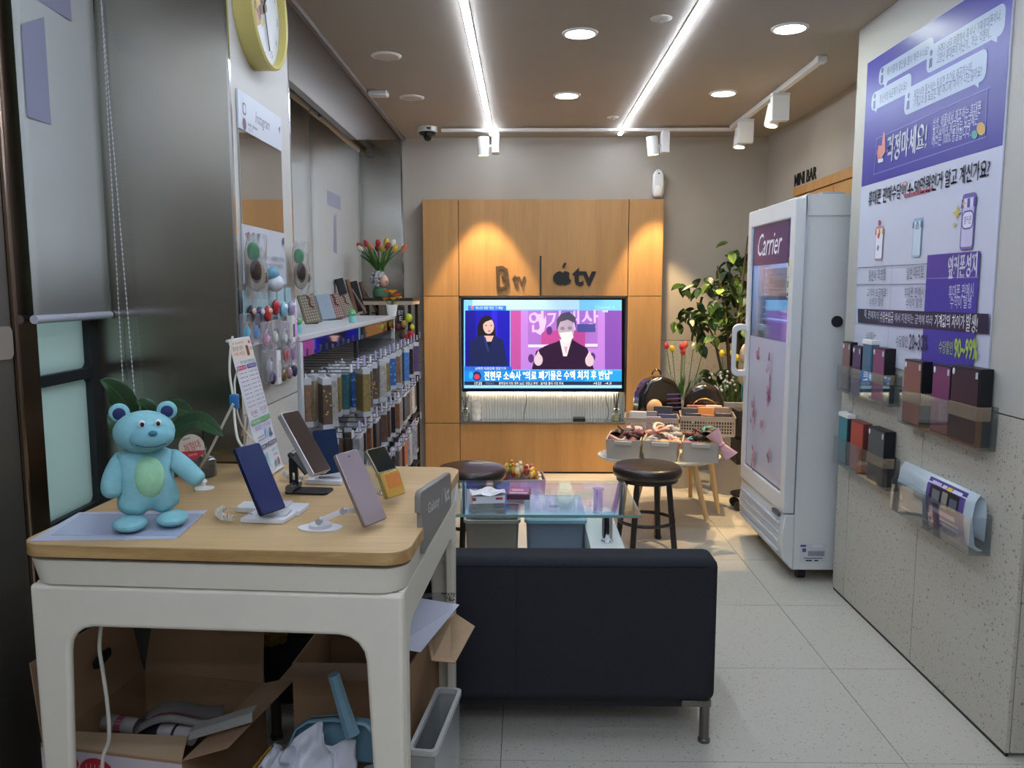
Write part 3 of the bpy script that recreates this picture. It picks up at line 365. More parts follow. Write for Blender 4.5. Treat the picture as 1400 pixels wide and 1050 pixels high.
50732,78,3,8,48,67,59,65,63,61,59,57,48,55,37,57,33,61,37,65,15,22,47,22,42,74,42,74,47,51,47,51,51,64,54,68,61,63,68,48,71,33,68,28,61,33,54,46,51,46,47,13,29,19,29,15,69,15,69,19,34,19,34,25,68,25,68,38,29,38,29,34,62,34,62,29,29,29,
50752,78,3,8,39,63,47,61,49,54,47,48,39,45,32,48,29,54,32,61,16,22,27,39,27,58,29,58,33,42,31,42,41,51,45,55,54,50,64,39,68,28,64,24,54,28,45,37,41,37,31,22,31,8,61,72,61,14,66,14,66,43,76,43,76,48,66,48,66,72,
50780,78,3,8,36,62,42,60,45,54,42,48,36,46,30,48,28,54,30,60,16,36,66,27,63,23,54,26,46,34,42,34,32,22,32,22,28,36,28,51,30,51,33,39,32,39,42,46,46,49,54,46,63,12,54,70,54,17,59,17,59,43,66,43,66,14,71,14,71,72,66,72,66,48,59,48,59,70,
50836,78,3,8,48,64,60,61,64,53,60,46,48,43,37,46,32,53,37,61,15,48,68,33,64,27,53,29,46,35,41,35,26,22,26,22,21,74,21,74,26,62,26,62,41,67,46,69,53,63,64,5,40,26,40,39,48,38,56,39,56,26,
50864,78,3,8,48,69,34,66,28,57,34,48,48,44,63,48,68,57,63,66,8,48,65,59,63,63,57,59,51,48,48,37,51,33,57,37,63,8,22,39,22,34,46,34,46,14,51,14,51,34,74,34,74,39,
50872,78,3,8,48,71,33,68,28,61,33,54,48,51,63,54,68,61,63,68,8,48,67,59,65,63,61,59,57,48,55,37,57,33,61,37,65,21,29,19,29,15,69,15,69,19,34,19,34,25,68,25,68,38,51,38,51,43,74,43,74,47,22,47,22,43,46,43,46,38,29,38,29,34,62,34,62,29,29,29,
50892,78,4,8,41,69,30,66,26,57,30,49,41,46,51,49,55,57,51,66,8,41,65,48,63,50,57,48,52,41,50,34,52,31,57,34,63,9,23,37,38,37,38,16,43,16,43,37,60,39,60,43,40,42,22,41,8,51,32,51,28,64,28,64,14,69,14,69,72,64,72,64,32,
50896,78,5,8,41,69,30,67,27,59,30,52,41,49,51,52,55,59,51,67,8,41,65,47,64,50,59,47,55,41,53,34,55,31,59,34,64,9,23,41,39,41,39,30,44,30,44,41,59,43,59,47,40,45,22,45,8,52,38,52,34,64,34,64,28,69,28,69,72,64,72,64,38,6,30,32,30,15,71,15,71,20,35,20,35,32,
50900,78,5,8,41,71,30,68,26,62,30,56,41,53,51,56,55,62,51,68,8,41,67,47,66,50,62,47,58,41,57,34,58,31,62,34,66,9,23,46,38,46,38,38,43,38,43,46,60,48,60,51,40,50,22,50,8,53,44,53,41,64,41,64,38,69,38,69,72,64,72,64,44,13,31,19,31,15,71,15,71,19,36,19,36,24,69,24,69,36,31,36,31,32,64,32,64,27,31,27,
50948,78,4,8,41,69,30,66,26,57,30,49,41,45,52,49,56,57,52,66,8,41,65,48,63,51,57,48,52,41,50,34,52,31,57,34,63,4,64,72,64,14,69,14,69,72,9,23,36,39,36,39,16,44,16,44,37,60,39,60,43,40,41,22,40,
51004,78,3,8,48,68,33,64,27,52,33,41,48,36,63,41,69,52,63,64,8,48,64,60,60,64,52,60,44,48,41,37,44,32,52,37,60,4,22,26,22,22,74,22,74,26,
51008,78,4,4,22,41,22,37,74,37,74,41,8,48,70,33,67,28,58,33,50,48,47,63,50,68,58,63,67,8,48,65,59,63,63,58,59,53,48,51,37,53,33,58,37,63,6,29,32,29,15,68,15,68,20,34,20,34,32,
51012,78,4,8,48,71,33,68,28,61,33,53,48,51,63,53,68,61,63,68,8,48,67,59,65,63,61,59,56,48,55,37,56,33,61,37,65,4,22,47,22,43,74,43,74,47,13,29,19,29,15,69,15,69,19,34,19,34,25,68,25,68,38,29,38,29,34,62,34,62,29,29,29,
51032,78,4,8,41,67,30,64,25,54,30,44,41,40,52,44,56,54,52,64,8,41,63,48,60,51,54,48,47,41,45,34,47,31,54,34,60,4,64,72,64,14,69,14,69,72,6,23,27,41,27,61,29,60,33,41,31,23,31,
51060,78,3,4,64,72,64,14,69,14,69,72,8,39,67,28,62,24,47,28,33,39,27,49,33,54,47,49,62,8,39,62,46,58,48,47,46,36,39,32,32,36,29,47,32,58,
51061,78,4,6,31,34,31,30,64,30,64,14,69,14,69,34,4,64,72,64,38,69,38,69,72,8,39,68,28,64,24,55,28,45,39,41,49,45,54,55,49,64,8,39,64,46,61,48,55,46,48,39,45,31,48,29,55,31,61,
51064,78,4,4,64,72,64,30,69,30,69,72,8,39,68,28,64,24,53,28,43,39,39,49,43,54,53,49,64,8,39,63,46,60,48,53,46,47,39,44,31,47,29,53,31,60,6,32,34,32,15,71,15,71,20,38,20,38,34,
51068,78,4,8,38,70,28,66,24,57,28,48,38,44,49,48,53,57,49,66,8,38,65,45,63,48,57,45,51,38,48,31,51,29,57,31,63,4,64,72,64,42,69,42,69,72,13,32,19,32,15,71,15,71,19,37,19,37,25,69,25,69,39,32,39,32,35,64,35,64,29,32,29,
51077,78,5,4,64,72,64,41,69,41,69,72,8,32,38,32,15,69,15,69,38,64,38,64,31,38,31,38,38,4,38,27,64,27,64,19,38,19,8,39,69,28,65,24,56,28,46,39,42,49,46,54,56,49,65,8,39,64,46,62,48,56,46,49,39,47,31,49,29,56,31,62,
51080,78,4,4,64,72,64,39,69,39,69,72,8,39,68,28,65,24,55,28,45,39,41,49,45,54,55,49,65,8,39,64,46,61,48,55,46,48,39,46,31,48,29,55,31,61,24,58,36,58,33,56,26,50,20,44,26,42,33,42,36,37,36,37,33,34,25,25,19,28,15,35,19,39,26,43,19,50,14,56,19,60,26,65,19,72,15,75,19,66,25,63,33,63,36,
51088,78,2,17,23,66,23,61,36,61,36,54,32,40,21,29,24,25,33,33,39,44,45,34,53,27,56,31,46,41,42,54,42,61,54,61,54,66,8,61,72,61,14,66,14,66,44,76,44,76,48,66,48,66,72,
51109,78,4,8,49,35,35,33,30,25,35,17,49,14,62,17,67,25,62,33,8,49,31,59,30,62,25,59,20,49,18,39,20,35,25,39,30,17,24,67,24,63,36,63,36,61,32,50,22,42,25,38,34,43,39,52,45,45,53,40,56,44,45,51,42,61,42,63,54,63,54,67,8,62,72,62,37,67,37,67,53,75,53,75,57,67,57,67,72,
51200,78,2,8,52,51,52,46,64,46,64,14,70,14,70,72,64,72,64,51,17,24,66,24,61,37,61,37,55,32,40,22,30,25,25,34,33,40,45,45,34,54,27,57,31,47,41,42,55,42,61,55,61,55,66,
51204,78,3,8,64,72,64,56,53,56,53,51,64,51,64,29,70,29,70,72,6,33,33,33,15,71,15,71,20,38,20,38,33,17,24,67,24,63,37,63,37,60,33,48,22,41,25,37,34,42,40,51,45,43,53,38,56,42,46,49,42,60,42,63,55,63,55,67,
51216,78,4,4,32,35,32,15,70,15,70,35,4,64,31,64,19,37,19,37,31,8,64,72,64,57,53,57,53,53,64,53,64,38,70,38,70,72,17,24,68,24,64,37,64,37,62,33,50,22,43,25,39,34,44,40,53,45,45,53,40,56,44,46,51,42,62,42,64,55,64,55,68,
51221,78,4,8,51,36,37,33,31,25,37,17,51,14,65,17,70,25,65,33,8,51,31,61,30,65,25,61,20,51,18,40,20,37,25,40,30,8,64,72,64,57,53,57,53,52,64,52,64,37,70,37,70,72,17,24,67,24,63,37,63,37,61,33,50,22,42,25,38,34,44,40,52,45,45,53,39,56,44,46,51,42,61,42,63,55,63,55,67,
51228,78,3,4,66,72,66,14,71,14,71,72,8,54,70,54,51,45,51,45,47,54,47,54,17,59,17,59,70,17,23,65,23,61,34,61,34,55,31,40,22,30,25,26,32,33,37,44,41,34,48,27,51,31,42,41,39,55,39,61,49,61,49,65,
51312,78,2,8,46,40,46,26,22,26,22,21,74,21,74,26,51,26,51,40,17,27,66,27,62,46,62,46,61,39,49,25,42,27,38,40,43,48,53,57,43,70,38,72,42,58,49,51,61,51,62,70,62,70,66,
51313,78,3,6,28,33,28,29,62,29,62,14,68,14,68,33,15,27,69,27,65,45,65,39,57,25,52,27,48,40,52,48,60,56,52,69,48,71,52,58,57,52,65,69,65,69,69,8,46,51,46,43,22,43,22,38,74,38,74,43,51,43,51,51,
51339,78,5,8,48,29,35,27,31,21,35,16,48,14,61,16,65,21,61,27,8,48,25,57,24,60,21,57,18,48,17,39,18,36,21,39,24,8,22,48,22,43,74,43,74,48,51,48,51,55,46,55,46,48,15,27,70,27,66,45,66,38,59,25,55,27,51,40,54,48,62,57,54,70,51,71,55,58,59,52,66,69,66,69,70,8,46,41,46,36,27,36,27,32,69,32,69,36,51,36,51,41,
51452,78,2,15,27,68,27,64,45,64,39,53,25,48,27,44,40,48,48,57,57,48,69,44,71,48,57,53,51,64,69,64,69,68,8,22,39,22,35,46,35,46,14,51,14,51,35,74,35,74,39,
51473,78,3,8,48,30,59,29,63,24,59,20,48,18,38,20,34,24,38,29,15,22,45,22,40,46,40,46,34,33,31,28,24,34,17,48,14,63,17,68,24,63,31,51,34,51,40,74,40,74,45,15,27,69,27,65,45,65,39,57,25,52,27,48,40,52,48,60,56,52,69,48,71,52,58,57,52,65,69,65,69,69,
51593,78,3,4,22,44,22,40,74,40,74,44,6,28,34,28,29,62,29,62,14,68,14,68,34,15,27,69,27,65,45,65,39,56,25,52,27,48,40,52,48,60,56,52,69,48,71,52,58,56,52,65,69,65,69,69,
51608,78,4,4,29,34,29,15,68,15,68,34,4,63,30,63,19,34,19,34,30,4,22,45,22,40,74,40,74,45,15,27,69,27,65,45,65,39,57,25,52,27,48,40,52,48,60,56,52,69,48,71,52,58,57,52,65,69,65,69,69,
51613,78,4,4,22,44,22,40,74,40,74,44,8,48,35,34,32,28,25,34,17,48,14,63,17,68,25,63,32,8,48,31,59,29,63,25,59,20,48,18,38,20,34,25,38,29,15,27,69,27,64,45,64,39,56,25,52,27,48,40,52,48,59,56,52,69,48,71,52,58,56,52,64,69,64,69,69,
51648,78,2,4,64,72,64,14,69,14,69,72,17,24,66,24,61,37,61,37,54,33,39,22,29,25,25,34,33,40,44,46,34,55,27,58,31,47,40,43,54,43,61,56,61,56,66,
51649,78,3,4,64,72,64,37,69,37,69,72,6,31,34,31,29,64,29,64,14,69,14,69,34,17,24,68,24,63,38,63,38,61,34,50,23,42,26,38,35,44,40,52,46,44,55,39,57,44,47,50,43,61,43,63,56,63,56,68,
51652,78,3,4,64,72,64,29,69,29,69,72,17,24,67,24,63,38,63,38,59,34,48,23,41,26,37,35,42,40,51,46,43,55,38,57,42,47,49,43,59,43,63,56,63,56,67,6,32,33,32,15,71,15,71,20,38,20,38,33,
51665,78,4,4,64,72,64,40,69,40,69,72,8,32,38,32,15,69,15,69,38,64,38,64,31,38,31,38,38,4,38,27,64,27,64,19,38,19,17,24,68,24,64,38,64,38,62,34,51,23,45,26,40,35,46,40,54,46,46,55,41,57,46,47,52,43,62,43,64,56,64,56,68,
51676,78,2,8,62,72,62,14,68,14,68,44,76,44,76,49,68,49,68,72,32,42,66,42,61,46,61,46,55,45,43,41,33,36,44,35,55,35,61,40,61,40,66,23,66,23,61,30,61,30,55,28,41,21,30,25,26,30,33,33,41,36,32,41,26,46,32,49,41,52,32,57,26,60,30,53,41,51,55,51,61,58,61,58,66,
52237,78,3,6,31,34,31,30,65,30,65,14,70,14,70,34,4,65,72,65,37,70,37,70,72,32,43,67,43,63,47,63,47,60,46,52,42,45,37,53,36,60,36,63,40,63,40,67,24,67,24,63,31,63,31,60,29,51,22,44,25,40,30,45,33,51,36,44,42,39,47,44,50,51,53,45,59,40,62,44,55,51,52,60,52,63,59,63,59,67,
52264,78,2,21,36,71,36,62,23,62,23,57,36,57,36,53,32,39,22,29,25,25,33,32,39,43,44,33,52,26,55,30,45,40,41,53,41,57,54,57,54,62,41,62,41,71,8,61,72,61,14,66,14,66,44,76,44,76,48,66,48,66,72,
52265,78,3,6,29,34,29,29,62,29,62,14,67,14,67,34,21,37,72,37,65,24,65,24,60,37,60,37,59,33,49,22,42,25,38,34,43,39,51,45,43,53,39,56,43,46,49,42,59,42,60,55,60,55,65,42,65,42,72,8,62,72,62,37,67,37,67,52,75,52,75,56,67,56,67,72,
52376,78,2,8,52,49,52,44,64,44,64,14,70,14,70,72,64,72,64,49,21,37,71,37,62,24,62,24,57,37,57,37,53,33,39,22,29,25,25,34,32,40,43,45,33,54,26,57,30,46,40,42,53,42,57,55,57,55,62,42,62,42,71,
52404,78,3,4,66,72,66,14,71,14,71,72,8,54,70,54,49,46,49,46,45,54,45,54,17,59,17,59,70,21,34,70,34,61,23,61,23,57,34,57,34,54,31,40,22,30,25,26,32,33,37,43,41,34,48,27,51,31,42,41,39,54,39,57,50,57,50,61,39,61,39,70,
52509,78,4,8,48,33,34,31,28,24,34,17,48,14,63,17,68,24,63,31,8,48,29,59,28,63,24,59,20,48,18,38,20,34,24,38,28,8,46,49,46,42,22,42,22,38,74,38,74,42,51,42,51,49,19,28,66,28,62,45,62,39,54,25,50,27,46,40,49,48,56,57,49,70,46,71,50,57,54,51,62,69,62,69,66,51,66,51,72,46,72,46,66,
52572,78,3,4,64,72,64,14,69,14,69,72,9,23,26,41,26,61,28,60,32,44,31,44,41,39,41,39,31,23,30,19,39,71,39,64,26,64,26,60,39,60,35,50,24,43,27,39,36,44,41,52,47,45,56,40,58,44,48,50,44,60,57,60,57,64,44,64,44,71,
52628,78,2,8,22,37,22,32,46,32,46,14,51,14,51,32,74,32,74,37,19,46,72,46,65,27,65,27,60,46,60,39,51,25,45,27,41,40,45,48,53,57,45,69,41,71,45,57,51,51,60,69,60,69,65,51,65,51,72,
52824,78,2,4,64,72,64,14,69,14,69,72,21,38,71,38,62,25,62,25,57,38,57,38,53,34,39,23,29,26,25,35,32,41,43,47,33,56,26,58,30,48,39,43,53,43,57,57,57,57,62,43,62,43,71,
52964,78,2,12,25,66,25,61,46,61,44,51,22,50,23,45,43,47,35,36,22,28,25,24,46,42,51,66,8,51,49,51,44,64,44,64,14,69,14,69,72,64,72,64,49,
53468,78,2,15,25,65,25,28,28,28,40,29,50,30,49,34,40,33,30,33,30,46,46,46,46,50,30,50,30,61,47,61,47,65,12,53,70,53,17,58,17,58,44,66,44,66,14,71,14,71,72,66,72,66,49,58,49,58,70,
53552,78,2,8,52,50,52,46,64,46,64,14,70,14,70,72,64,72,64,50,15,25,66,25,28,29,28,43,28,55,30,55,34,43,33,30,32,30,46,49,46,49,50,30,50,30,62,51,62,51,66,
53685,78,3,8,48,33,34,30,28,23,34,17,48,14,63,17,68,23,63,30,8,48,29,59,27,63,23,59,20,48,18,37,20,34,23,37,27,20,29,70,29,47,46,47,46,41,22,41,22,37,74,37,74,41,51,41,51,47,68,47,68,51,34,51,34,57,66,57,66,61,34,61,34,66,68,66,68,70,
53944,78,2,4,22,26,22,22,74,22,74,26,12,29,67,29,36,68,36,68,41,34,41,34,50,67,50,67,54,34,54,34,62,68,62,68,67,
54032,78,4,13,23,38,40,38,58,40,57,44,49,43,49,62,55,62,55,66,24,66,24,62,30,62,30,42,22,42,4,35,62,44,62,44,43,35,42,8,62,72,62,29,67,29,67,50,75,50,75,54,67,54,67,72,6,31,33,31,15,69,15,69,20,36,20,36,33,
54036,78,4,13,23,44,40,44,58,46,57,50,49,49,49,64,55,64,55,68,24,68,24,64,30,64,30,48,22,48,4,35,64,44,64,44,49,35,48,8,62,72,62,42,67,42,67,55,75,55,75,59,67,59,67,72,13,31,19,31,15,69,15,69,19,36,19,36,25,67,25,67,39,30,39,30,35,62,35,62,29,31,29,
54224,78,4,4,66,72,66,14,71,14,71,72,12,48,43,48,39,55,39,55,17,60,17,60,70,55,70,55,55,48,55,48,51,55,51,55,43,13,22,28,36,28,51,30,50,34,44,33,44,60,49,60,49,64,23,64,23,60,28,60,28,33,22,33,4,32,60,39,60,39,33,32,33,
54256,78,3,20,22,40,22,36,74,36,74,40,51,40,51,47,69,47,69,52,61,52,61,65,69,65,69,69,27,69,27,65,36,65,36,52,27,52,27,47,46,47,46,40,4,41,65,55,65,55,52,41,52,6,29,31,29,15,68,15,68,20,34,20,34,31,
54408,78,4,4,63,29,63,19,34,19,34,29,12,29,33,29,15,68,15,68,33,51,33,51,40,74,40,74,44,22,44,22,40,46,40,46,33,12,27,54,27,49,69,49,69,54,61,54,61,65,69,65,69,70,27,70,27,65,36,65,36,54,4,41,65,55,65,55,54,41,54,
54540,78,4,4,22,46,22,42,74,42,74,46,12,27,55,27,51,69,51,69,55,61,55,61,66,69,66,69,70,27,70,27,66,36,66,36,55,4,41,66,55,66,55,55,41,55,13,29,19,29,15,69,15,69,19,34,19,34,24,68,24,68,37,29,37,29,33,62,33,62,28,29,28,
54616,78,4,8,39,53,29,50,25,40,29,31,39,27,49,31,53,40,49,50,8,39,49,46,47,48,40,46,34,39,31,33,34,30,40,33,47,8,61,72,61,14,66,14,66,44,76,44,76,48,66,48,66,72,8,36,71,36,62,22,62,22,58,56,58,56,62,42,62,42,71,
54617,78,5,8,39,58,29,55,26,48,29,40,39,38,49,40,53,48,49,55,8,39,54,46,53,48,48,46,43,39,42,33,43,31,48,33,53,6,29,33,29,28,62,28,62,14,67,14,67,33,8,37,72,37,66,22,66,22,61,56,61,56,66,42,66,42,72,8,62,72,62,36,67,36,67,51,75,51,75,56,67,56,67,72,
54620,78,5,8,39,57,29,54,26,46,29,39,39,36,49,39,53,46,49,54,8,39,53,46,51,48,46,46,42,39,40,33,42,31,46,33,51,8,62,72,62,28,67,28,67,48,75,48,75,53,67,53,67,72,8,37,72,37,65,22,65,22,60,56,60,56,65,42,65,42,72,6,31,32,31,15,69,15,69,20,36,20,36,32,
54624,78,5,8,39,60,29,57,26,50,29,43,39,41,49,43,53,50,49,57,8,39,56,46,54,48,50,46,46,39,45,33,46,31,50,33,54,8,62,72,62,40,67,40,67,54,75,54,75,58,67,58,67,72,13,31,19,31,15,69,15,69,19,36,19,36,24,67,24,67,37,30,37,30,33,62,33,62,28,31,28,8,37,72,37,66,22,66,22,62,56,62,56,66,42,66,42,72,
54633,78,6,8,31,36,31,15,67,15,67,36,62,36,62,30,36,30,36,36,4,36,25,62,25,62,19,36,19,8,39,59,29,56,26,49,29,41,39,39,49,41,53,49,49,56,8,39,55,46,53,48,49,46,44,39,43,33,44,31,49,33,53,8,62,72,62,38,67,38,67,53,75,53,75,57,67,57,67,72,8,37,72,37,66,22,66,22,61,56,61,56,66,42,66,42,72,
54644,78,4,8,36,54,28,50,24,41,28,31,36,27,45,31,49,41,45,50,8,36,49,42,47,44,41,42,34,36,32,31,34,29,41,31,47,8,34,70,34,62,22,62,22,57,51,57,51,62,39,62,39,70,12,54,70,54,17,58,17,58,43,66,43,66,14,71,14,71,72,66,72,66,47,58,47,58,70,
54744,78,6,4,32,34,32,15,70,15,70,34,4,64,29,64,19,37,19,37,29,8,39,58,29,56,26,48,29,41,39,38,48,41,52,48,48,56,8,39,54,45,53,47,48,45,44,39,42,33,44,31,48,33,53,8,55,54,55,50,64,50,64,37,70,37,70,72,64,72,64,54,8,36,72,36,66,22,66,22,61,56,61,56,66,42,66,42,72,
54788,78,5,8,39,57,29,54,26,46,29,38,39,35,48,38,52,46,48,54,8,39,53,44,51,47,46,44,41,39,39,33,41,31,46,33,51,12,55,44,55,40,64,40,64,28,70,28,70,72,64,72,64,56,55,56,55,52,64,52,64,44,8,36,72,36,65,22,65,22,60,55,60,55,65,41,65,41,72,6,33,32,33,15,71,15,71,20,38,20,38,32,
54812,78,4,4,66,72,66,14,71,14,71,72,8,36,49,42,47,44,40,42,34,36,32,31,34,29,40,31,47,20,36,54,28,50,24,40,28,31,36,27,43,29,47,35,55,35,55,17,60,17,60,70,55,70,55,52,48,52,48,48,55,48,55,39,48,39,48,40,45,50,8,34,70,34,62,22,62,22,57,50,57,50,62,39,62,39,70,
54840,78,3,8,48,51,58,49,62,44,58,39,48,37,38,39,35,44,38,49,8,46,71,46,63,25,63,25,59,72,59,72,63,51,63,51,71,15,48,55,34,52,29,44,34,36,46,33,46,25,22,25,22,21,74,21,74,25,51,25,51,33,63,36,67,44,62,52,
54841,78,4,8,48,57,58,55,61,52,58,49,48,47,38,49,35,52,38,55,6,28,30,28,26,62,26,62,14,67,14,67,30,8,46,72,46,67,25,67,25,63,71,63,71,67,51,67,51,72,15,22,39,22,35,74,35,74,39,51,39,51,44,63,46,67,52,62,58,48,60,34,58,30,52,34,46,46,44,46,39,
54868,78,4,8,40,53,46,51,48,46,46,42,40,40,34,42,31,46,34,51,16,40,57,30,54,26,46,29,39,37,36,37,30,22,29,22,25,39,25,58,27,58,31,42,30,42,36,50,39,53,46,50,54,8,61,72,61,14,67,14,67,43,76,43,76,47,67,47,67,72,8,37,72,37,65,23,65,23,60,57,60,57,65,42,65,42,72,
54889,78,6,8,48,32,34,30,30,23,34,16,48,14,62,16,67,23,62,30,8,48,28,58,27,62,23,58,19,48,18,38,19,35,23,38,27,8,40,57,46,55,48,52,46,49,40,48,34,49,31,52,34,55,8,62,72,62,33,67,33,67,50,75,50,75,54,67,54,67,72,16,40,60,30,58,26,52,29,47,37,44,37,40,22,39,23,35,40,36,58,38,58,41,43,40,43,44,50,47,53,52,50,58,8,37,72,37,67,23,67,23,63,56,63,56,67,43,67,43,72,
54980,78,4,8,48,57,34,55,29,48,34,41,48,38,62,41,67,48,62,55,8,48,53,58,52,61,48,58,44,48,42,38,44,35,48,38,52,8,46,72,46,65,25,65,25,61,71,61,71,65,51,65,51,72,8,22,34,22,30,46,30,46,14,51,14,51,30,74,30,74,34,
55092,78,4,8,48,58,34,55,29,48,34,41,48,39,62,41,67,48,62,55,8,48,54,58,52,61,48,58,44,48,43,38,44,35,48,38,52,12,22,35,22,31,36,31,36,14,41,14,41,31,55,31,55,14,61,14,61,31,74,31,74,35,8,46,72,46,65,25,65,25,61,71,61,71,65,51,65,51,72,
55148,78,5,4,64,72,64,14,69,14,69,72,6,23,25,41,26,61,28,60,32,41,30,23,30,8,41,56,31,54,28,46,31,38,41,35,51,38,55,46,51,54,8,41,52,48,50,50,46,48,41,41,39,35,41,33,46,35,50,8,39,71,39,64,24,64,24,60,59,60,59,64,44,64,44,71]
GLYPH = {}
_i = 0
while _i < len(OUTLINES):
    _c, _a, _n = OUTLINES[_i:_i + 3]; _i += 3; _l = []
    for _k in range(_n):
        _m = OUTLINES[_i]; _i += 1; _l.append([(OUTLINES[_i + 2 * j] / 89 * 1.4 - .3, OUTLINES[_i + 2 * j + 1] / 89 * 1.4 - .3) for j in range(_m)]); _i += 2 * _m
    GLYPH[chr(_c)] = (_a / 89 * 1.4 - .3, _l)
def inside(p, l):
    r = False
    for (x0, y0), (x1, y1) in zip(l, l[1:] + l[:1]):
        if (y0 > p[1]) != (y1 > p[1]) and p[0] < (x1 - x0) * (p[1] - y0) / (y1 - y0) + x0: r = not r
    return r
def fill_loops(loops):
    area = [sum(a[0] * b[1] - b[0] * a[1] for a, b in zip(l, l[1:] + l[:1])) for l in loops]
    sg = max(area, key=abs) > 0; outer = [l for l, a in zip(loops, area) if (a > 0) == sg]; fl = []; tri = []
    holes = [l for l, a in zip(loops, area) if (a > 0) != sg]
    for o in outer:
        g = [o] + [h for h in holes if inside(h[0], o)]; n = len(fl); fl += [p for l in g for p in l]
        tri += [tuple(n + i for i in t) for t in tessellate_polygon([[Vector((u, v, 0)) for u, v in l] for l in g])]
    return fl, tri
def glyphs(s, bold=0.0, shear=0.0):
    key = (s, bold, shear)
    if key in _T: return _T[key]
    if all(ord(c) < 128 for c in s):
        cu = bpy.data.curves.new('t', 'FONT'); cu.body = s; cu.size = 1; cu.resolution_u = 2; cu.offset = bold; cu.shear = shear
        o = bpy.data.objects.new('t', cu); COL.objects.link(o)
        me = bpy.data.meshes.new_from_object(o); vs = [(v.co.x, v.co.y) for v in me.vertices]; fs = [tuple(p.vertices) for p in me.polygons]
        bpy.data.objects.remove(o); bpy.data.curves.remove(cu); bpy.data.meshes.remove(me)
    else:
        vs = []; fs = []; x = 0
        for c in s:
            if c == ' ': x += .27; continue
            adv, loops = GLYPH[c]; fl, tri = fill_loops(loops)
            for dx, dy in ([(0, 0)] if bold < .009 else [(-bold, -bold * .6), (bold, bold * .6)]):
                n = len(vs); vs += [(x + u + dx + shear * v, v + dy) for u, v in fl]; fs += [tuple(n + i for i in t) for t in tri]
            x += adv
    xs = [v[0] for v in vs] or [0, 1]; ys = [v[1] for v in vs] or [0, 1]; _T[key] = (vs, fs, min(xs), max(xs), min(ys), max(ys))
    return _T[key]
class Pr:
    def __init__(s, off=.0006, step=.00035, emit=0, rough=.45, pm=None): s.m = M(); s.cols = []; s.y = off; s.step = step; s.emit = emit; s.rough = rough; s.pm = pm or (lambda x, y: (x, y))
    def c(s, col):
        if col not in s.cols: s.cols.append(col)
        s.m.k = s.cols.index(col)
    def _p(s, pts, col):
        s.c(col); s.m.add([(u, -s.y, v) for u, v in pts], [tuple(range(len(pts)))]); s.y += s.step; return s
    def poly(s, pts, col): return s._p([s.pm(*p) for p in pts], col)
    def rect(s, x0, y0, x1, y1, col): return s.poly([(x0, y0), (x1, y0), (x1, y1), (x0, y1)], col)
    def raw(s, pts, col): return s._p(pts, col)
    def rr(s, x0, y0, x1, y1, r, col): return s.raw(rrect(min(x0, x1), min(y0, y1), max(x0, x1), max(y0, y1), r), col)
    def ell(s, cx, cy, rx, ry, col, n=20): return s.poly([(cx + rx * math.cos(2 * math.pi * i / n), cy + ry * math.sin(2 * math.pi * i / n)) for i in range(n)], col)
    def line(s, a, b, w, col):
        a = Vector(s.pm(*a)); b = Vector(s.pm(*b)); d = (b - a).normalized() * w / 2; n = Vector((-d.y, d.x)); return s._p([tuple(a + n), tuple(b + n), tuple(b - n), tuple(a - n)], col)
    def text(s, t, a, b, h, col, bold=.01, shear=0):
        """lettering whose box runs from a to b (left and right middle) with height h"""
        if h < .05 and any(ord(q) > 127 for q in t): bold = 0
        vs, fs, x0, x1, y0, y1 = glyphs(t, bold, shear); a = Vector(s.pm(*a)); b = Vector(s.pm(*b)); d = b - a; L = d.length; d = d / L; n = Vector((-d.y, d.x))
        s.c(col); kx = L / (x1 - x0); ky = h / (y1 - y0)
        pts = [a + d * ((x - x0) * kx) + n * ((y - (y0 + y1) / 2) * ky) for x, y in vs]
        s.m.add([(p.x, -s.y, p.y) for p in pts], fs); s.y += s.step; return s
    def obj(s, name, parent, loc=None):
        ms = [mat(c, rough=s.rough if not s.emit else .3, emit=s.emit) for c in s.cols]
        me = bpy.data.meshes.new(name); me.from_pydata(s.m.v, [], s.m.f)
        for q in ms: me.materials.append(q)
        me.polygons.foreach_set('material_index', s.m.mi); me.update()
        o = bpy.data.objects.new(name, me); COL.objects.link(o); o.parent = parent
        if loc: o.location = loc
        return o

# shared materials
WHITE = mat('#e6e5e0', .4); OFFW = mat('#d9d6cd', .45); BLACK = mat('#141416', .4); CHROME = mat('#d8dadd', .12, 1); DARKM = mat('#2a2b2e', .45, .6)
STEEL = aniso(m_steel('brushed_steel', '#aeaaa0', .23, .0010, (1.0, 1.0, 3.2), .02), .95); STEEL_D = m_steel('dark_brushed_steel', '#746e68', .32)
EDGE = mat('#e4e6ea', .1, 1)
PAINT = mat('#b3aa9b', .7, noise=.03, nscale=3); PANELP = mat('#b8b5ad', .5, noise=.02, nscale=2)
STONE = m_stone('wall_terrazzo', '#bab5a8', '#85786a', '#7a6e62', rough=.4, dens=75, thr=.24)
TILE = m_stone('floor_terrazzo', '#bdb9ad', '#857c70', '#948a7c', rough=.3, dens=70, thr=.2)
OAK_W = m_wood('oak_wall_panel', '#a87a46', '#bf9158', 'Z', 7); OAK_D = m_wood('oak_desktop', '#b08f61', '#caab7c', 'X', 7); OAK_E = m_wood('ply_edge', '#9c7646', '#c2a06c', 'X', 40)
GLASS = m_glass('clear_glass', '#f2f8f7', refl=.55); ACRY = m_glass('clear_acrylic', '#f0f1f1', refl=.14, alpha=.025)
# ================================================================== THE ROOM
CZ = 2.50; WX = -1.24; RX = 1.445; BY = 6.15
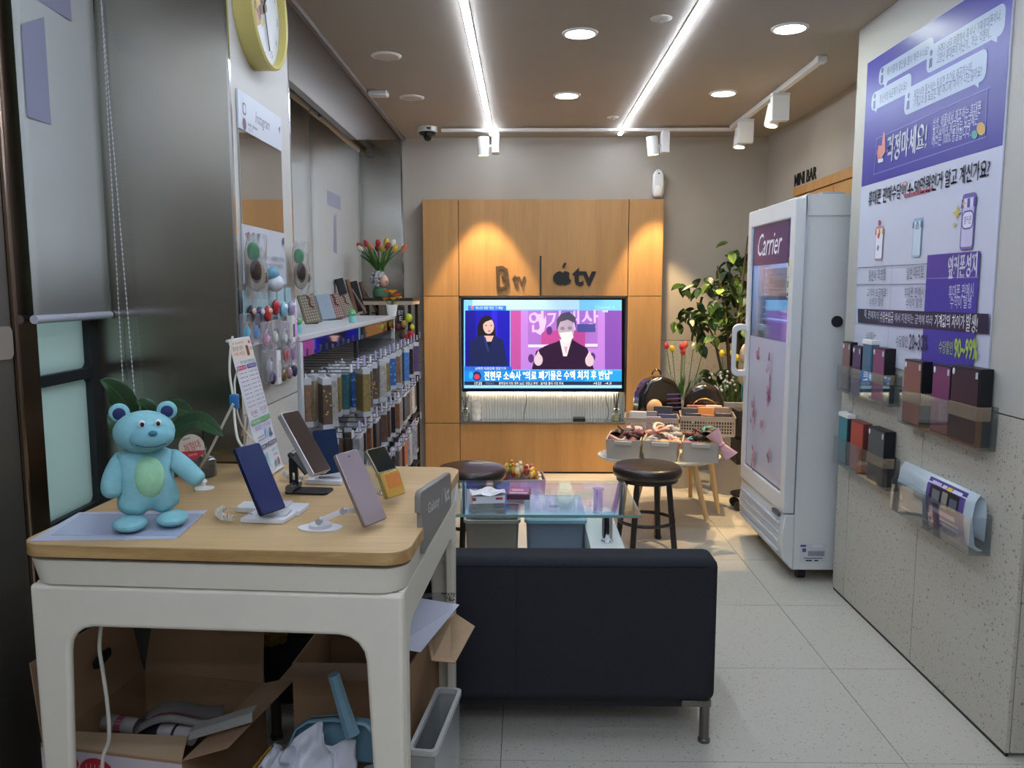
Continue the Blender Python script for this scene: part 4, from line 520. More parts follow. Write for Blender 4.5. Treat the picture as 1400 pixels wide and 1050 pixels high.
# floor of terrazzo tiles
fl = struct(M().box(-1.6, 3.3, -4.05, BY + .1, -.06, -.004).obj('floor', mat('#4a463f', .8), smooth=False))
tm = M().box(.0012, 1.1988, .0012, .5988, -.004, 0).mesh('tile', TILE); k = 0
for i in range(-2, 3):
    for j in range(-7, 8):
        x = -.066 + 1.2 * i; y = 1.66 + .6 * j
        if x > 3.2 or x < -2.47: continue
        o = bpy.data.objects.new('tile', tm); COL.objects.link(o); o.parent = fl; o.location = (x, y, 0)
ceil_ = struct(M().box(-1.7, 3.3, -4.05, BY + .1, CZ, CZ + .1).obj('ceiling', mat('#aba192', .75, noise=.03, nscale=2), smooth=False))
# back wall: paint above, stone below
wb = struct(M().box(-1.4, 2.0, BY + .012, BY + .1, 0, CZ).obj('wall_back', mat('#5c564e', .8), smooth=False))
M().box(-1.4, 2.0, BY, BY + .012, 1.003, CZ).obj('upper_panel', PAINT, wb, smooth=False)
for x0, x1 in ((-1.4, -.9), (-.898, .3), (.302, 1.502), (1.504, 2.0)): M().box(x0, x1, BY, BY + .012, 0, 1.0).obj('stone_panel', STONE, wb, smooth=False)
# far right wall
XR = 1.80
wr = struct(M().box(XR + .012, XR + .1, 2.4, BY + .1, 0, CZ).obj('wall_right', mat('#5c564e', .8), smooth=False))
M().box(XR, XR + .012, 3.6, BY, 1.003, CZ).obj('upper_panel', PAINT, wr, smooth=False)
for y0, y1 in ((3.7, 4.9), (4.902, BY)): M().box(XR, XR + .012, y0, y1, 0, 1.0).obj('stone_panel', STONE, wr, smooth=False)
# partition on the right
pt = struct(M().box(RX + .012, 3.3, 2.295 + .012, 3.66 - .004, .012, CZ).obj('wall_partition', mat('#3d3a36', .8), smooth=False))
for y0, y1 in ((2.295, 2.898), (2.902, 3.529), (3.533, 3.66)): M().box(RX, RX + .012, y0, y1, .014, 1.018).obj('stone_panel', STONE, pt, bevel=.001, smooth=False)
M().box(RX, RX + .012, 2.295, 3.66, 1.022, CZ).obj('smooth_panel', PANELP, pt, bevel=.001, smooth=False)
M().box(RX + .014, 3.3, 2.295, 2.307, .014, 1.018).obj('stone_panel', STONE, pt, smooth=False)
M().box(RX + .014, 3.3, 2.295, 2.307, 1.022, CZ).obj('smooth_panel', PANELP, pt, smooth=False)
M().box(RX + .004, RX + .012, 2.3, 3.66, 0, .014).obj('shadow_gap', BLACK, pt, smooth=False)
# shop behind the camera
struct(M().box(3.2, 3.3, -4.05, 2.295, 0, CZ).obj('wall_shop_right', PAINT, smooth=False))
struct(M().box(-1.6, 3.3, -4.15, -4.05, 0, CZ).obj('wall_shop_rear', PAINT, smooth=False))
# left wall: beam above the windows
bm_ = struct(M().box(-.935, -.9, 2.955, 4.47, 2.19, CZ).obj('trim_1', STEEL_D, bevel=.002, smooth=False))
m = M(); m.hexa([(-.935, 4.472, 2.19), (-.905, 4.472, 2.19), (-.905, BY, 2.49), (-.935, BY, 2.49)], [(-.935, 4.472, CZ), (-.905, 4.472, CZ), (-.905, BY, CZ), (-.935, BY, CZ)])
struct(m.obj('trim_2', STEEL_D, smooth=False))
m = M(); m.box(-.902, -.88, 2.95, BY, CZ - .022, CZ - .001); struct(m.obj('trim_3', mat('#8d8680', .5), smooth=False))
# steel pilaster at the far end of the windows
c2 = struct(M().box(-1.5, -.905, 6.08, BY - .001, 0, 2.49).obj('trim_4', aniso(m_steel('brushed_steel_far', '#c4c0b8', .2, .0016, (2.2, 2.2, 9), .02), .9), smooth=False))
M().box(-.905, -.895, 6.075, BY - .001, 0, 2.49).obj('edge_strip', EDGE, c2, smooth=False)
# steel pillar beside the desk
pl = struct(M().box(-1.4, -.838, 2.36, 2.95, 0, CZ).obj('trim_5', STEEL, smooth=False))
M().box(-.838, -.831, 2.352, 2.366, 0, CZ).obj('edge_strip', EDGE, pl, smooth=False)
M().box(-.838, -.831, 2.94, 2.954, 0, CZ).obj('edge_strip', EDGE, pl, smooth=False)
M().box(-.838, -.832, 2.367, 2.939, 1.022, CZ).obj('smooth_panel', mat('#c3c0b8', .5), pl, smooth=False)
M().box(-.838, -.832, 2.367, 2.939, 0, 1.018).obj('stone_panel', m_stone('pillar_terrazzo', '#cbc8be', '#8c7f70', '#7f7468', dens=90, thr=.17), pl, smooth=False)
# window wall, near part: frame, frosted panes
FROST = mat('#a9c6c4', .35, trans=0, noise=.03, nscale=2)
def m_frost():
    m = bpy.data.materials.new('frosted_glass'); m.use_nodes = True; nt = m.node_tree; N = nt.nodes.new; L = nt.links.new
    nt.nodes.remove(nt.nodes['Principled BSDF']); out = nt.nodes['Material Output']
    d = N('ShaderNodeBsdfDiffuse'); d.inputs[0].default_value = lin('#b4c6c3'); t = N('ShaderNodeBsdfTranslucent'); t.inputs[0].default_value = lin('#cfdedb')
    g = N('ShaderNodeBsdfGlossy'); g.inputs['Roughness'].default_value = .25
    a = N('ShaderNodeMixShader'); a.inputs[0].default_value = .45; L(d.outputs[0], a.inputs[1]); L(t.outputs[0], a.inputs[2])
    b = N('ShaderNodeMixShader'); b.inputs[0].default_value = .06; L(a.outputs[0], b.inputs[1]); L(g.outputs[0], b.inputs[2]); L(b.outputs[0], out.inputs[0]); return m
FROST = m_frost(); FRM = mat('#2c2f31', .45, .3)
w1 = M(); w1.box(WX - .07, WX - .01, 2.31, 2.36, 0, CZ)
for z0, z1 in ((0, .775), (1.14, 1.17), (2.2, CZ)): w1.box(WX - .07, WX - .012, 2.0, 2.31, z0, z1)
w1 = struct(w1.obj('window_1', FRM, smooth=False))
for z0, z1 in ((.775, 1.14), (1.17, 2.2)):
    m = M(); T0 = [(y, z) for y, z in rrect(2.0, z0, 2.312, z1, .025)]; m.prism([(y, z) for y, z in T0], WX - .04, WX - .03, 'yz'); m.obj('pane', FROST, w1, smooth=False)
# metal between door and window, and the dark door leaf towards the camera
struct(M().box(WX - .05, WX + .012, 1.945, 2.03, 0, CZ).obj('trim_6', m_steel('bronze_steel', '#8b7768', .2, .002, (2, 2, 6)), bevel=.006, smooth=False))
dr = struct(M().box(WX - .05, WX - .002, -4.05, 1.943, 0, CZ).obj('door_1', m_steel('dark_steel_door', '#8f8b84', .5, .002, (2, 2, 3)), smooth=False))
m = M(); a = W(0, 447, X=WX + .003); b = W(18, 490, X=WX + .003)
m.prism(rrect(b.y - .2, b.z, b.y, a.z, .015), WX - .001, WX + .006, 'yz'); m.obj('push_plate', mat('#b9ada0', .3, .5), dr, smooth=False)
# window wall, far part
w2 = M()
w2.box(WX - .09, WX - .05, 2.96, 6.08, 0, .9); w2.box(WX - .09, WX - .03, 4.4, 4.46, .9, 2.45); w2.box(WX - .09, WX - .03, 2.96, 3.0, .9, 2.45)
w2 = struct(w2.obj('window_2', FRM, smooth=False)); M().box(WX - .08, WX - .07, 2.96, 6.08, .9, 2.45).obj('pane', FROST, w2, smooth=False)
struct(M().box(-1.7, WX - .03, 2.96, 6.08, 2.44, CZ).obj('trim_7', PAINT, smooth=False))
# sheets of wall outside the windows are the open street: world light only
# ------------------------------------------------------------------ roller blinds
BL = mat('#b9bcb8', .75, noise=.015, nscale=8)
def blind(label, x, y0, y1, z0, z1, marks, rod=False):
    t = thing('roller_blind', label, 'blind', (x, (y0 + y1) / 2, z0), R(90)); w = (y1 - y0) / 2
    g = M(); g.grid(lambda u, v: (-w + 2 * w * u, .002 * math.sin(u * 9 + v * 2), .012 + (z1 - z0 - .012) * v), 10, 6); g.obj('fabric', BL, t, solid=.002)
    M().tube([(-w, 0, .006), (w, 0, .006)], .011, 10).obj('bottom_bar', mat('#b4b7c2', .4), t)
    M().tube([(-w, .02, z1 - z0), (w, .02, z1 - z0)], .032, 16).obj('roller', mat('#c9bfae', .5), t)
    if marks:
        p = Pr(off=.004)
        for q in marks: p.raw(q, '#8e90a6')
        p.obj('printed_mark', t)
    return t
def bl_pts(pts, x, y0, y1, z0):
    out = []
    for px, py in pts: q = W(px, py, X=x); out.append((q.y - (y0 + y1) / 2, q.z - z0))
    return out
nx = WX + .03
blind('pale grey roller blind over frosted glass left of the plush toy', nx, 1.985, 2.355, 1.315, 2.46,
      [bl_pts([(27, 33), (58, 23), (68, 171), (35, 159)], nx, 1.985, 2.355, 1.315), bl_pts([(48, 0), (94, 0), (96, 29)], nx, 1.985, 2.355, 1.315)])
fx = WX + .03
blind('narrow pale roller blind just past the white pillar face', fx, 2.97, 4.66, 1.05, 2.40, None)
blind('wide pale roller blind with lilac printed marks above the phone case rack', fx, 4.68, 6.06, 1.0, 2.40,
      [bl_pts([(446, 260), (464.5, 269), (465, 287.5), (446.5, 280)], fx, 4.68, 6.06, 1.0), bl_pts([(455, 296), (458.7, 292), (460, 348), (455, 344)], fx, 4.68, 6.06, 1.0)])
hb = thing('blind_headrail', 'grey steel headrail holding the far roller blinds under the beam', 'rail', (fx + .10, 4.5, 2.44), 0)
M().box(-.04, .0, -1.5, 1.56, -.03, .01).obj('rail', mat('#6d6a66', .4, .7), hb, bevel=.004)
for y in (.16, 1.555): M().box(-.045, .0, y, y + .012, -.09, -.031).obj('bracket', mat('#8b8884', .4, .5), hb, bevel=.002)
def chain(label, p0, p1, loop=.012):
    t = thing('blind_chain', label, 'chain', p1)
    d = Vector(p0) - Vector(p1); m = M()
    n = int(d.length / .014)
    for i in range(n + 1): m.ell(d * (i / n), (.0026, .0026, .0034), n=6, m=4)
    o = m.obj('bead', mat('#c9cbd0', .35), t); o['kind'] = 'stuff'
    M().tube([(0, 0, 0), d], .0009, 5).obj('cord', mat('#b9bbc0', .5), t)
q0 = W(122, 0, X=WX + .06); q1 = W(159, 575, X=WX + .06)
chain('beaded chain hanging close along the near blind edge', (q0.x, 2.37 - .02, 2.45), (q1.x, 2.37 - .022, W(160, 545, Y=2.35).z))
q0 = W(144, 0, Y=2.33); q1 = W(184, 540, Y=2.33)
chain('beaded chain hanging in front of the steel pillar, the right-hand of two', (q0.x - .02, 2.33, 2.45), (q1.x, 2.33, q1.z))
# ------------------------------------------------------------------ ceiling fittings
def led(label, x, y0, y1, along='Y'):
    t = thing('light_strip', label, 'light', (x, (y0 + y1) / 2, CZ) if along == 'Y' else ((y0 + y1) / 2, x, CZ), 0 if along == 'Y' else R(90), 'linear ceiling lights')
    l = (y1 - y0) / 2 - .004
    M().box(-.017, .017, -l, l, -.006, -.0005).obj('housing', WHITE, t, smooth=False)
    M().box(-.0125, .0125, -l, l, -.012, -.006).obj('diffuser', mat('#deeaff', emit=E_STRIP), t, smooth=False)
ys = [6.0, 5.03, 3.78, 2.53, 1.28]
for nm, x in (('left', -.233), ('right', .69)):
    for i, w in enumerate(('nearest the television wall', 'second from the television wall', 'third from the television wall', 'above the sofa')):
        led('slim white glowing strip in the %s ceiling row, %s' % (nm, w), x, ys[i + 1], ys[i])
for i, y in enumerate((.72, .02, -.6, -1.25, -2.2, -3.2)):
    led('cross-wise glowing strip in the ceiling behind the viewer, row %s' % ('one', 'two', 'three', 'four', 'five', 'six')[i], y, -1.0, 1.2, 'X')
def down(label, x, y, r, lit=True, group=None):
    t = thing('downlight' if lit else 'ceiling_speaker', label, 'light' if lit else 'speaker', (x, y, CZ), 0, group)
    M().lathe([(r * .86, -.001), (r * .88, -.008), (r * 1.06, -.004), (r * 1.08, -.0003)], n=32).obj('rim', WHITE, t)
    M().lathe([(.0001, -.005), (r * .87, -.005), (r * .87, -.001)], n=32).obj('diffuser' if lit else 'grille', mat('#f4fff0', emit=E_DOWN) if lit else mat('#cdbfae', .6), t)
g = 'round recessed ceiling lights'
p = W(793, 45, Z=CZ); down('round glowing ceiling light between the strips, nearer one', p.x, p.y, .073, group=g)
p = W(775, 130, Z=CZ); down('round glowing ceiling light between the strips, farther one', p.x, p.y, .073, group=g)
p = W(1080, 38, Z=CZ); down('round glowing ceiling light right of the strips, nearer one', p.x, p.y, .073, group=g)
p = W(989, 127, Z=CZ); down('round glowing ceiling light right of the strips, farther one', p.x, p.y, .073, group=g)
p = W(528, 76, Z=CZ); down('round off-white ceiling speaker disc left of the strips, nearer one', p.x, p.y, .068, False, 'round ceiling speakers')
p = W(563, 133, Z=CZ); down('round off-white ceiling speaker disc left of the strips, farther one', p.x, p.y, .068, False, 'round ceiling speakers')
for lab, px, py, r in (('round ceiling sprinkler plate beside the right strip, nearer and larger', 904, 25, .045), ('small round ceiling sprinkler plate at the far end of the right strip', 838, 160, .038)):
    p = W(px, py, Z=CZ); t = thing('sprinkler', lab, 'sprinkler', p)
    M().lathe([(.0001, -.006), (r * .6, -.008), (r, -.002), (r, 0)]).obj('plate', OFFW, t); M().lathe([(.0001, -.02), (.012, -.018), (.006, -.006)]).obj('nozzle', mat('#b9b2a6', .4), t)
p = W(587, 178, Z=CZ); t = thing('dome_camera', 'white dome security camera on the ceiling near the left corner', 'camera', (p.x, 5.75, CZ))
M().lathe([(.066, 0), (.068, -.03), (.058, -.036)]).obj('mount', WHITE, t); M().lathe([(.06, -.036), (.052, -.052), (.028, -.062), (.027, -.075), (.018, -.09), (.0001, -.095)]).obj('dome', mat('#17171a', .12), t); M().box(.0, .028, -.067, -.06, -.026, -.01).obj('badge', mat('#3b4654', .4), t)
p = W(518, 126, Z=CZ); t = thing('wall_sensor', 'small white sensor box where beam and ceiling meet', 'sensor', (p.x, p.y - .02, CZ))
M().box(-.055, .055, -.04, .04, -.028, 0).obj('case', WHITE, t, bevel=.008)
# track with four spots
tr = thing('light_track', 'white L-shaped ceiling track carrying four spotlights', 'track', (0, 0, CZ))
M().box(-.57, 1.44, 5.72, 5.755, -.034, -.014).obj('track_bar', WHITE, tr, bevel=.003)
M().box(1.405, 1.44, 4.08, 5.72, -.028, -.0005).obj('track_bar', WHITE, tr, bevel=.003); M().box(1.40, 1.445, 4.03, 4.08, -.032, -.0005).obj('end_feed', WHITE, tr, bevel=.003)
def spot(label, x, y, side, aim, lens_up, rz=0):
    t = thing('track_spotlight', label, 'light', (x, y, CZ - .032), rz, 'track spotlights')
    M().box(-.022, .022, -.05, .05, -.014, 0).obj('adapter', WHITE, t, bevel=.002)
    M().box(-.026, .026, -.048, .048, -.15, -.014).obj('driver_box', WHITE, t, bevel=.004)
    hd = Vector((side * .085, -.01, -.10)); d = Matrix.Rotation(-rz, 3, 'Z') @ Vector(aim).normalized()
    m = M(); m.T = Matrix.Translation(hd) @ d.to_track_quat('-Z', 'Y').to_matrix().to_4x4()
    m.lathe([(.0001, .062), (.036, .062), (.039, .058), (.039, -.062), (.034, -.062), (.033, -.05), (.0001, -.05)]); o = m.obj('head', WHITE, t)
    m = M(); m.T = Matrix.Translation(hd) @ d.to_track_quat('-Z', 'Y').to_matrix().to_4x4(); m.lathe([(.0001, -.051), (.032, -.051), (.032, -.049)]); m.obj('lens', mat('#ffd9a0', emit=9), t)
    M().cyl((0, 0, -.10), tuple(hd), .009, n=10).obj('swivel', WHITE, t)
    l = bpy.data.lights.new('spot_lamp', 'SPOT'); l.energy = E_SPOT * lens_up; l.color = (1, .70, .38); l.spot_size = R(58); l.spot_blend = .3; l.shadow_soft_size = .03
    o = bpy.data.objects.new('spot_lamp', l); COL.objects.link(o); o.parent = t; o.location = hd + d * .066; o.rotation_euler = d.to_track_quat('-Z', 'Y').to_euler()
spot('white track spotlight above the left half of the television', -.195, 5.737, -1, (0, .05, -1), 1.8)
spot('white track spotlight above the right edge of the television', .97, 5.737, -1, (.12, .05, -1), 1.8)
spot('white tilted track spotlight over the fridge, farther one', 1.42, 5.36, -1, (-.12, -.12, -1), 2.6, R(-90))
spot('white tilted track spotlight over the fridge, nearer one', 1.42, 4.66, -1, (-.20, -.10, -1), 2.2, R(-90))
# ------------------------------------------------------------------ wooden television wall
pw = thing('television_wall', 'tall oak-veneer panel wall framing the television and a niche', 'panel wall', (0, 6.0, 0))
def pan(x0, x1, z0, z1): M().box(x0 + .0025, x1 - .0025, 0, .03, z0 + .0025, z1 - .0025).obj('wood_panel', OAK_W, pw, bevel=.0015, smooth=False)
XL, X1, X2, XRr, ZT, ZB = -.742, -.478, .765, 1.02, 2.04, .012
for x0, x1 in ((XL, X1), (X2, XRr)):
    for z0, z1 in ((ZB, .385), (.385, 1.335), (1.335, ZT)): pan(x0, x1, z0, z1)
pan(X1, X2, 1.335, ZT); pan(X1, X2, ZB, .385)
M().box(XL + .005, XRr - .005, .03, .045, ZB, .385).obj('backing', mat('#5a3b1d', .6), pw, smooth=False)
m = M(); m.box(XL + .005, X1 - .004, .03, .045, .385, ZT - .005); m.box(X2 + .004, XRr - .005, .03, .045, .385, ZT - .005); m.box(X1, X2, .03, .045, 1.34, ZT - .005); m.obj('backing', mat('#5a3b1d', .6), pw, smooth=False)
m = M(); m.box(XL, XL + .02, .03, .148, ZB, ZT); m.box(XRr - .02, XRr, .03, .148, ZB, ZT); m.box(XL + .02, XRr - .02, .03, .148, ZT - .02, ZT); m.obj('side_panel', mat('#8a5a2a', .5), pw, smooth=False)
m = M(); m.box(XL + .03, XRr - .03, .02, .148, 0, ZB - .001); m.obj('plinth', BLACK, pw, smooth=False)
# niche liner in steel with ribbed back
m = M(); NX0, NX1, NZ0, NZ1 = X1 + .004, X2 - .004, .388, 1.332
for q in ((NX0, NX0 + .01, -.004, .13, NZ0, NZ1), (NX1 - .01, NX1, -.004, .13, NZ0, NZ1), (NX0, NX1, -.004, .13, NZ1 - .01, NZ1), (NX0, NX1, -.01, .13, NZ0, NZ0 + .012)): m.box(*q)
m.obj('niche_frame', mat('#cfd0cf', .18, 1), pw, smooth=False)
m = M(); m.box(NX0 + .01, NX1 - .01, .128, .134, NZ0 + .012, NZ1 - .01)
n = 58
for i in range(n): x = NX0 + .03 + (NX1 - NX0 - .06) * i / n; m.tube([(x + .009, .126, NZ0 + .014), (x + .009, .126, .64)], .0095, 6, False)
o = m.obj('ribbed_backing', mat('#d8dcda', .3), pw)
M().box(NX0 + .05, NX1 - .05, .10, .115, .612, .618).obj('niche_light', mat('#ffe9cc', emit=7), pw, smooth=False)
# logos above the screen
p = Pr(off=.012)
lg = M(); p = Pr(off=0)
def raised(text, x0, x1, z0, z1, col, name, bold=.02, th=.012, shear=0):
    vs, fs, a, b, c, d = glyphs(text, bold, shear); m = M(); V = [((x - a) / (b - a) * (x1 - x0) + x0, (y - c) / (d - c) * (z1 - z0) + z0) for x, y in vs]; n = len(V)
    m.add([(u, -th, v) for u, v in V] + [(u, -.0005, v) for u, v in V], [f for f in fs]);
    ed = {}
    for f in fs:
        for i in range(len(f)): e = (f[i], f[(i + 1) % len(f)]); ed[e] = 1
    m.add([(u, -th, v) for u, v in V] + [(u, -.0005, v) for u, v in V], [(e[0], e[1], e[1] + n, e[0] + n) for e in ed if (e[1], e[0]) not in ed])
    return m, mat(col, .5), name
def raised_obj(parent, *a, **k):
    m, mt, nm = raised(*a, **k); return m.obj(nm, mt, parent, smooth=False)
lt = thing('wall_lettering', 'raised bronze B tv lettering on the oak panel above the television', 'sign', (0, 6.0, 0))
bp = [(-.205, 1.553), (-.155, 1.558), (-.118, 1.535), (-.112, 1.50), (-.128, 1.478), (-.108, 1.455), (-.108, 1.42), (-.128, 1.39), (-.165, 1.378), (-.2, 1.39)]
bi = [(-.18, 1.53), (-.158, 1.535), (-.14, 1.52), (-.136, 1.505), (-.165, 1.482), (-.134, 1.45), (-.134, 1.425), (-.146, 1.408), (-.165, 1.402), (-.178, 1.41)]
m = M(); ring(m, bp, bi, -.015, 0); m.obj('letter', mat('#5e4a33', .45, .3), lt, smooth=False)
raised_obj(lt, 'tv', -.083, .012, 1.41, 1.495, '#5e4a33', 'letter', bold=.006)
lt = thing('wall_divider', 'thin dark upright bar between the two raised logos', 'sign', (0.124, 6.0, 1.345)); M().box(-.006, .006, -.012, 0, 0, .285).obj('bar', mat('#2c2622', .5), lt, smooth=False)
lt = thing('wall_lettering', 'raised black fruit logo and tv lettering on the oak panel', 'sign', (0, 6.0, 0))
ap = []
for i in range(40):
    a = 2 * math.pi * i / 40; r = .062 + .006 * math.cos(2 * a); x = .285 + r * math.cos(a) * 1.02; z = 1.468 + r * .95 * math.sin(a)
    if i == 10: z -= .014
    if i in (9, 11): z -= .006
    if i == 30: z += .01
    d = math.hypot(x - .367, z - 1.482)
    if d < .036: x = .367 - .036 * (.367 - x) / d; z = 1.482 + (z - 1.482) * .036 / d
    ap.append((x, z))
M().prism(ap, -.015, -.0005).obj('fruit_mark', mat('#201c1a', .5), lt, smooth=False)
M().prism([(.283, 1.545), (.286, 1.562), (.297, 1.577), (.311, 1.582), (.31, 1.566), (.3, 1.551)], -.015, -.0005).obj('fruit_leaf', mat('#201c1a', .5), lt, smooth=False)
raised_obj(lt, 'tv', .358, .533, 1.41, 1.545, '#201c1a', 'letter', bold=.03)
# ------------------------------------------------------------------ television
tv = thing('television', 'large flat television showing a news programme, set in the oak wall', 'television', (.147, 6.0, .625))
hw, hh = .607, .705
M().box(-hw, hw, -.012, .05, 0, hh).obj('casing', mat('#15151c', .3), tv, bevel=.003, smooth=False)
M().box(-hw + .012, hw - .012, -.0145, -.012, .016, hh - .012).obj('screen_glass', mat('#05050a', .12), tv, smooth=False)
def tm_(px, py): q = W(px, py, Y=5.985); return (q.x - .147, q.z - .625)
p = Pr(off=.0150, step=.0001, emit=E_TV, pm=tm_)
p.rect(634, 410, 850, 531, '#6fb6e8').rect(646, 410, 792, 423, '#a9cbe0').rect(640, 418, 692, 424.5, '#2070d0')
p.text('9', (643.5, 421), (648, 421), .028, '#ff5a50', .03).text("'위니의 희한' 맞은 '그 예능'", (650, 421), (688, 421), .022, '#e8f4ff').text('Channel A', (814, 420), (841, 420), .024, '#8fd4ef', .005)
p.rect(636, 424.5, 697, 505, '#1c18a8').rect(636, 424.5, 650, 505, '#1a1488').rect(672, 424.5, 680, 500, '#2a20c8').rect(698, 424.5, 850, 505, '#9a5ab0')
p.rect(698, 424.5, 722, 505, '#b04c98').rect(712, 424.5, 827, 505, '#b07ad0').rect(827, 424.5, 850, 505, '#7a4aa8').rect(722, 424.5, 817, 476, '#9c68c0').rect(740, 452, 800, 505, '#b0468e')
p.text('연기대상', (723, 440), (818, 438), .16, '#cdb6dc', .02)
p.rect(722, 471, 755, 475, '#d8cde6').rect(800, 470, 817, 474, '#d8cde6').rect(789, 443, 814, 454, '#4a4a90')
p.poly([(733, 455), (738, 448), (736, 434), (738, 430), (741, 437), (742, 430), (744, 437), (746, 431), (747, 440), (744, 452), (739, 458)], '#c8b6de')
for x, y in ((726, 490), (751, 452), (810, 488)): p.ell(x, y, 4, 6, '#5a3078')
# presenter
p.poly([(653, 475), (653, 446), (657, 436), (664, 431), (671, 433), (676, 441), (678, 462), (680, 472)], '#1d1820').ell(668, 446, 7.5, 10.5, '#d9aea6').poly([(660, 444), (662, 437), (670, 434), (675, 441), (672, 437), (664, 440)], '#1d1820')
p.poly([(640, 500), (643, 466), (652, 461), (661, 458), (676, 459), (688, 465), (694, 500)], '#1c2450').poly([(662, 459), (675, 459), (669, 474)], '#d9aea6').poly([(665, 467), (673, 467), (669, 476)], '#101636').poly([(661, 460), (664, 461), (670, 482), (666, 480)], '#2c3468')
p.ell(664.5, 445, 1.3, .7, '#3a2420').ell(671.5, 445, 1.3, .7, '#3a2420').ell(669, 452.5, 2, .9, '#b04a50').line((668, 447), (667.6, 449.5), .003, '#b98d84').line((670, 481), (670, 500), .002, '#0e1433')
# man with mask
p.poly([(727, 505), (733, 480), (745, 473), (762, 467), (767, 463), (781, 463), (790, 469), (803, 476), (812, 505)], '#2c1632').poly([(765, 464), (782, 463), (775, 487), (770, 487)], '#ddd2d8').poly([(771, 474), (776, 474), (774, 484)], '#c9a0b4')
p.ell(774, 451, 11, 15, '#b4a0b0').poly([(761, 452), (761, 437), (767, 429), (778, 426), (787, 434), (788, 452), (785, 441), (776, 437), (766, 440)], '#4a4458').poly([(765, 455), (782, 453), (784, 461), (776, 470), (768, 465)], '#dcdcdc')
p.ell(769, 449, 3.2, 2.4, '#8a7c90').ell(779, 448.5, 3.2, 2.4, '#8a7c90').ell(736, 492, 6, 8, '#cdbcc8').ell(806, 493, 6, 8, '#cdbcc8').poly([(733, 486), (736, 479), (739, 486)], '#cdbcc8').poly([(802, 487), (806, 479), (809, 487)], '#cdbcc8')
# captions
p.rect(635, 501, 700, 506.5, '#2d68c8').text('남혜연 대중문화 전문기자', (650, 503.7), (692, 503.7), .022, '#e8f4ff')
p.rect(635, 506.5, 850, 521.5, '#1f86dc').rect(800, 506.5, 850, 521.5, '#2a9be2').ell(652, 514, 6, 6.5, '#24346e').ell(652, 515, 4, 3.6, '#d0405a').ell(644, 513, 3, 5, '#38b0ee')
p.text('전현무 소속사 "의료 폐기물은 수액 처치 후 반납"', (662, 513.8), (837, 512.4), .068, '#ffffff', .018)
p.rect(635, 521.5, 850, 526.5, '#20304c').text('17:35', (649, 524), (659, 524), .02, '#ffffff').text('주요뉴스', (664, 524), (676, 524), .018, '#8fa3c0').text("황학동에 약동 맹추 26도 '생동교 추락' · 올겨울 들어 가장 추워", (682, 524), (770, 524), .021, '#ffffff').text('서산  -4.2', (811, 524), (836, 523.5), .02, '#ffffff').rect(635, 526.5, 850, 530, '#9fd6f2')
p.text('LIVE', (824, 425.5), (831, 425.5), .015, '#ffffff')
tag(p.obj('picture', tv), 'lit screen picture of a news presenter and captions')
# niche things
def diffuser(label, x, h, liq):
    t = thing('reed_diffuser', label, 'diffuser', (x, 6.045, .40)); 
    M().lathe([(.03, 0), (.034, .01), (.034, .05), (.016, .066), (.014, .085)]).obj('bottle', m_glass('bottle_glass', '#dfe8dc', refl=.8, alpha=.15), t); M().lathe([(.029, .003), (.031, .01), (.031, .028), (.0001, .029)]).obj('oil', mat(liq, .1), t)
    M().lathe([(.018, .085), (.026, .088), (.018, .095), (.012, .098)]).obj('collar', CHROME, t)
    m = M()
    for a in (-.02, 0, .015): m.tube([(a * .3, 0, .08), (a, 0, .08 + h)], .0035, 6)
    m.obj('reed', mat('#2a2824', .7), t)
diffuser('small reed diffuser at the left end of the niche below the screen', -.44, .1, '#7a6a2c'); diffuser('tall reed diffuser with black sticks at the right end of the niche', .70, .13, '#b8b43c')
t = thing('wrinkled_vase', 'white wrinkled block ornament beside the left diffuser in the niche', 'ornament', (-.36, 6.05, .40)); rn = random.Random(3)
m = M(); m.grid(lambda u, v: ((.035 + .006 * math.sin(v * 21 + u * 5)) * math.cos(u * 2 * math.pi), (.022 + .004 * math.sin(v * 17 + u * 9)) * math.sin(u * 2 * math.pi), .001 + .15 * v), 16, 12); m.obj('body', WHITE, t, solid=.003)
t = thing('set_top_box', 'small black box lying in the niche below the screen', 'set-top box', (.42, 6.04, .40)); M().box(-.045, .045, -.035, .035, 0, .026).obj('case', BLACK, t, bevel=.004); M().box(-.03, -.02, -.036, -.035, .01, .014).obj('indicator', mat('#30405a'), t)
for lab, x, s in (('thin black cable hanging in the left half of the niche', .012, 1), ('thin black cable curving down beside the right diffuser', .62, -1.6)):
    t = thing('hanging_cable', lab, 'cable', (x, 6.03, .403)); M().tube([(s * .01 * math.sin(i * .55) - (0 if s > 0 else -.02 * math.sin(i * .35)), 0, .22 - .022 * i) for i in range(11)], .0022, 6).obj('cable', BLACK, t)
t = thing('air_freshener', 'white automatic air freshener mounted on the wall above the right oak panel', 'air freshener', (.99, BY, 2.06))
m = M(); prof = [(-.03, .0), (-.04, .03), (-.043, .1), (-.038, .17), (-.02, .2), (0, .206), (.02, .2), (.038, .17), (.043, .1), (.04, .03), (.03, 0)]; m.prism(prof, -.07, -.001); m.obj('case', WHITE, t, bevel=.012, seg=3)
M().ell((0, -.07, .05), (.034, .012, .045)).obj('front_cover', mat('#efece4', .3), t); m = M(); m.ell((0, -.072, .17), (.006, .003, .006)); m.cbox((-.012, -.071, .188), (.006, .004, .003)); m.obj('nozzle', mat('#444444', .5), t)
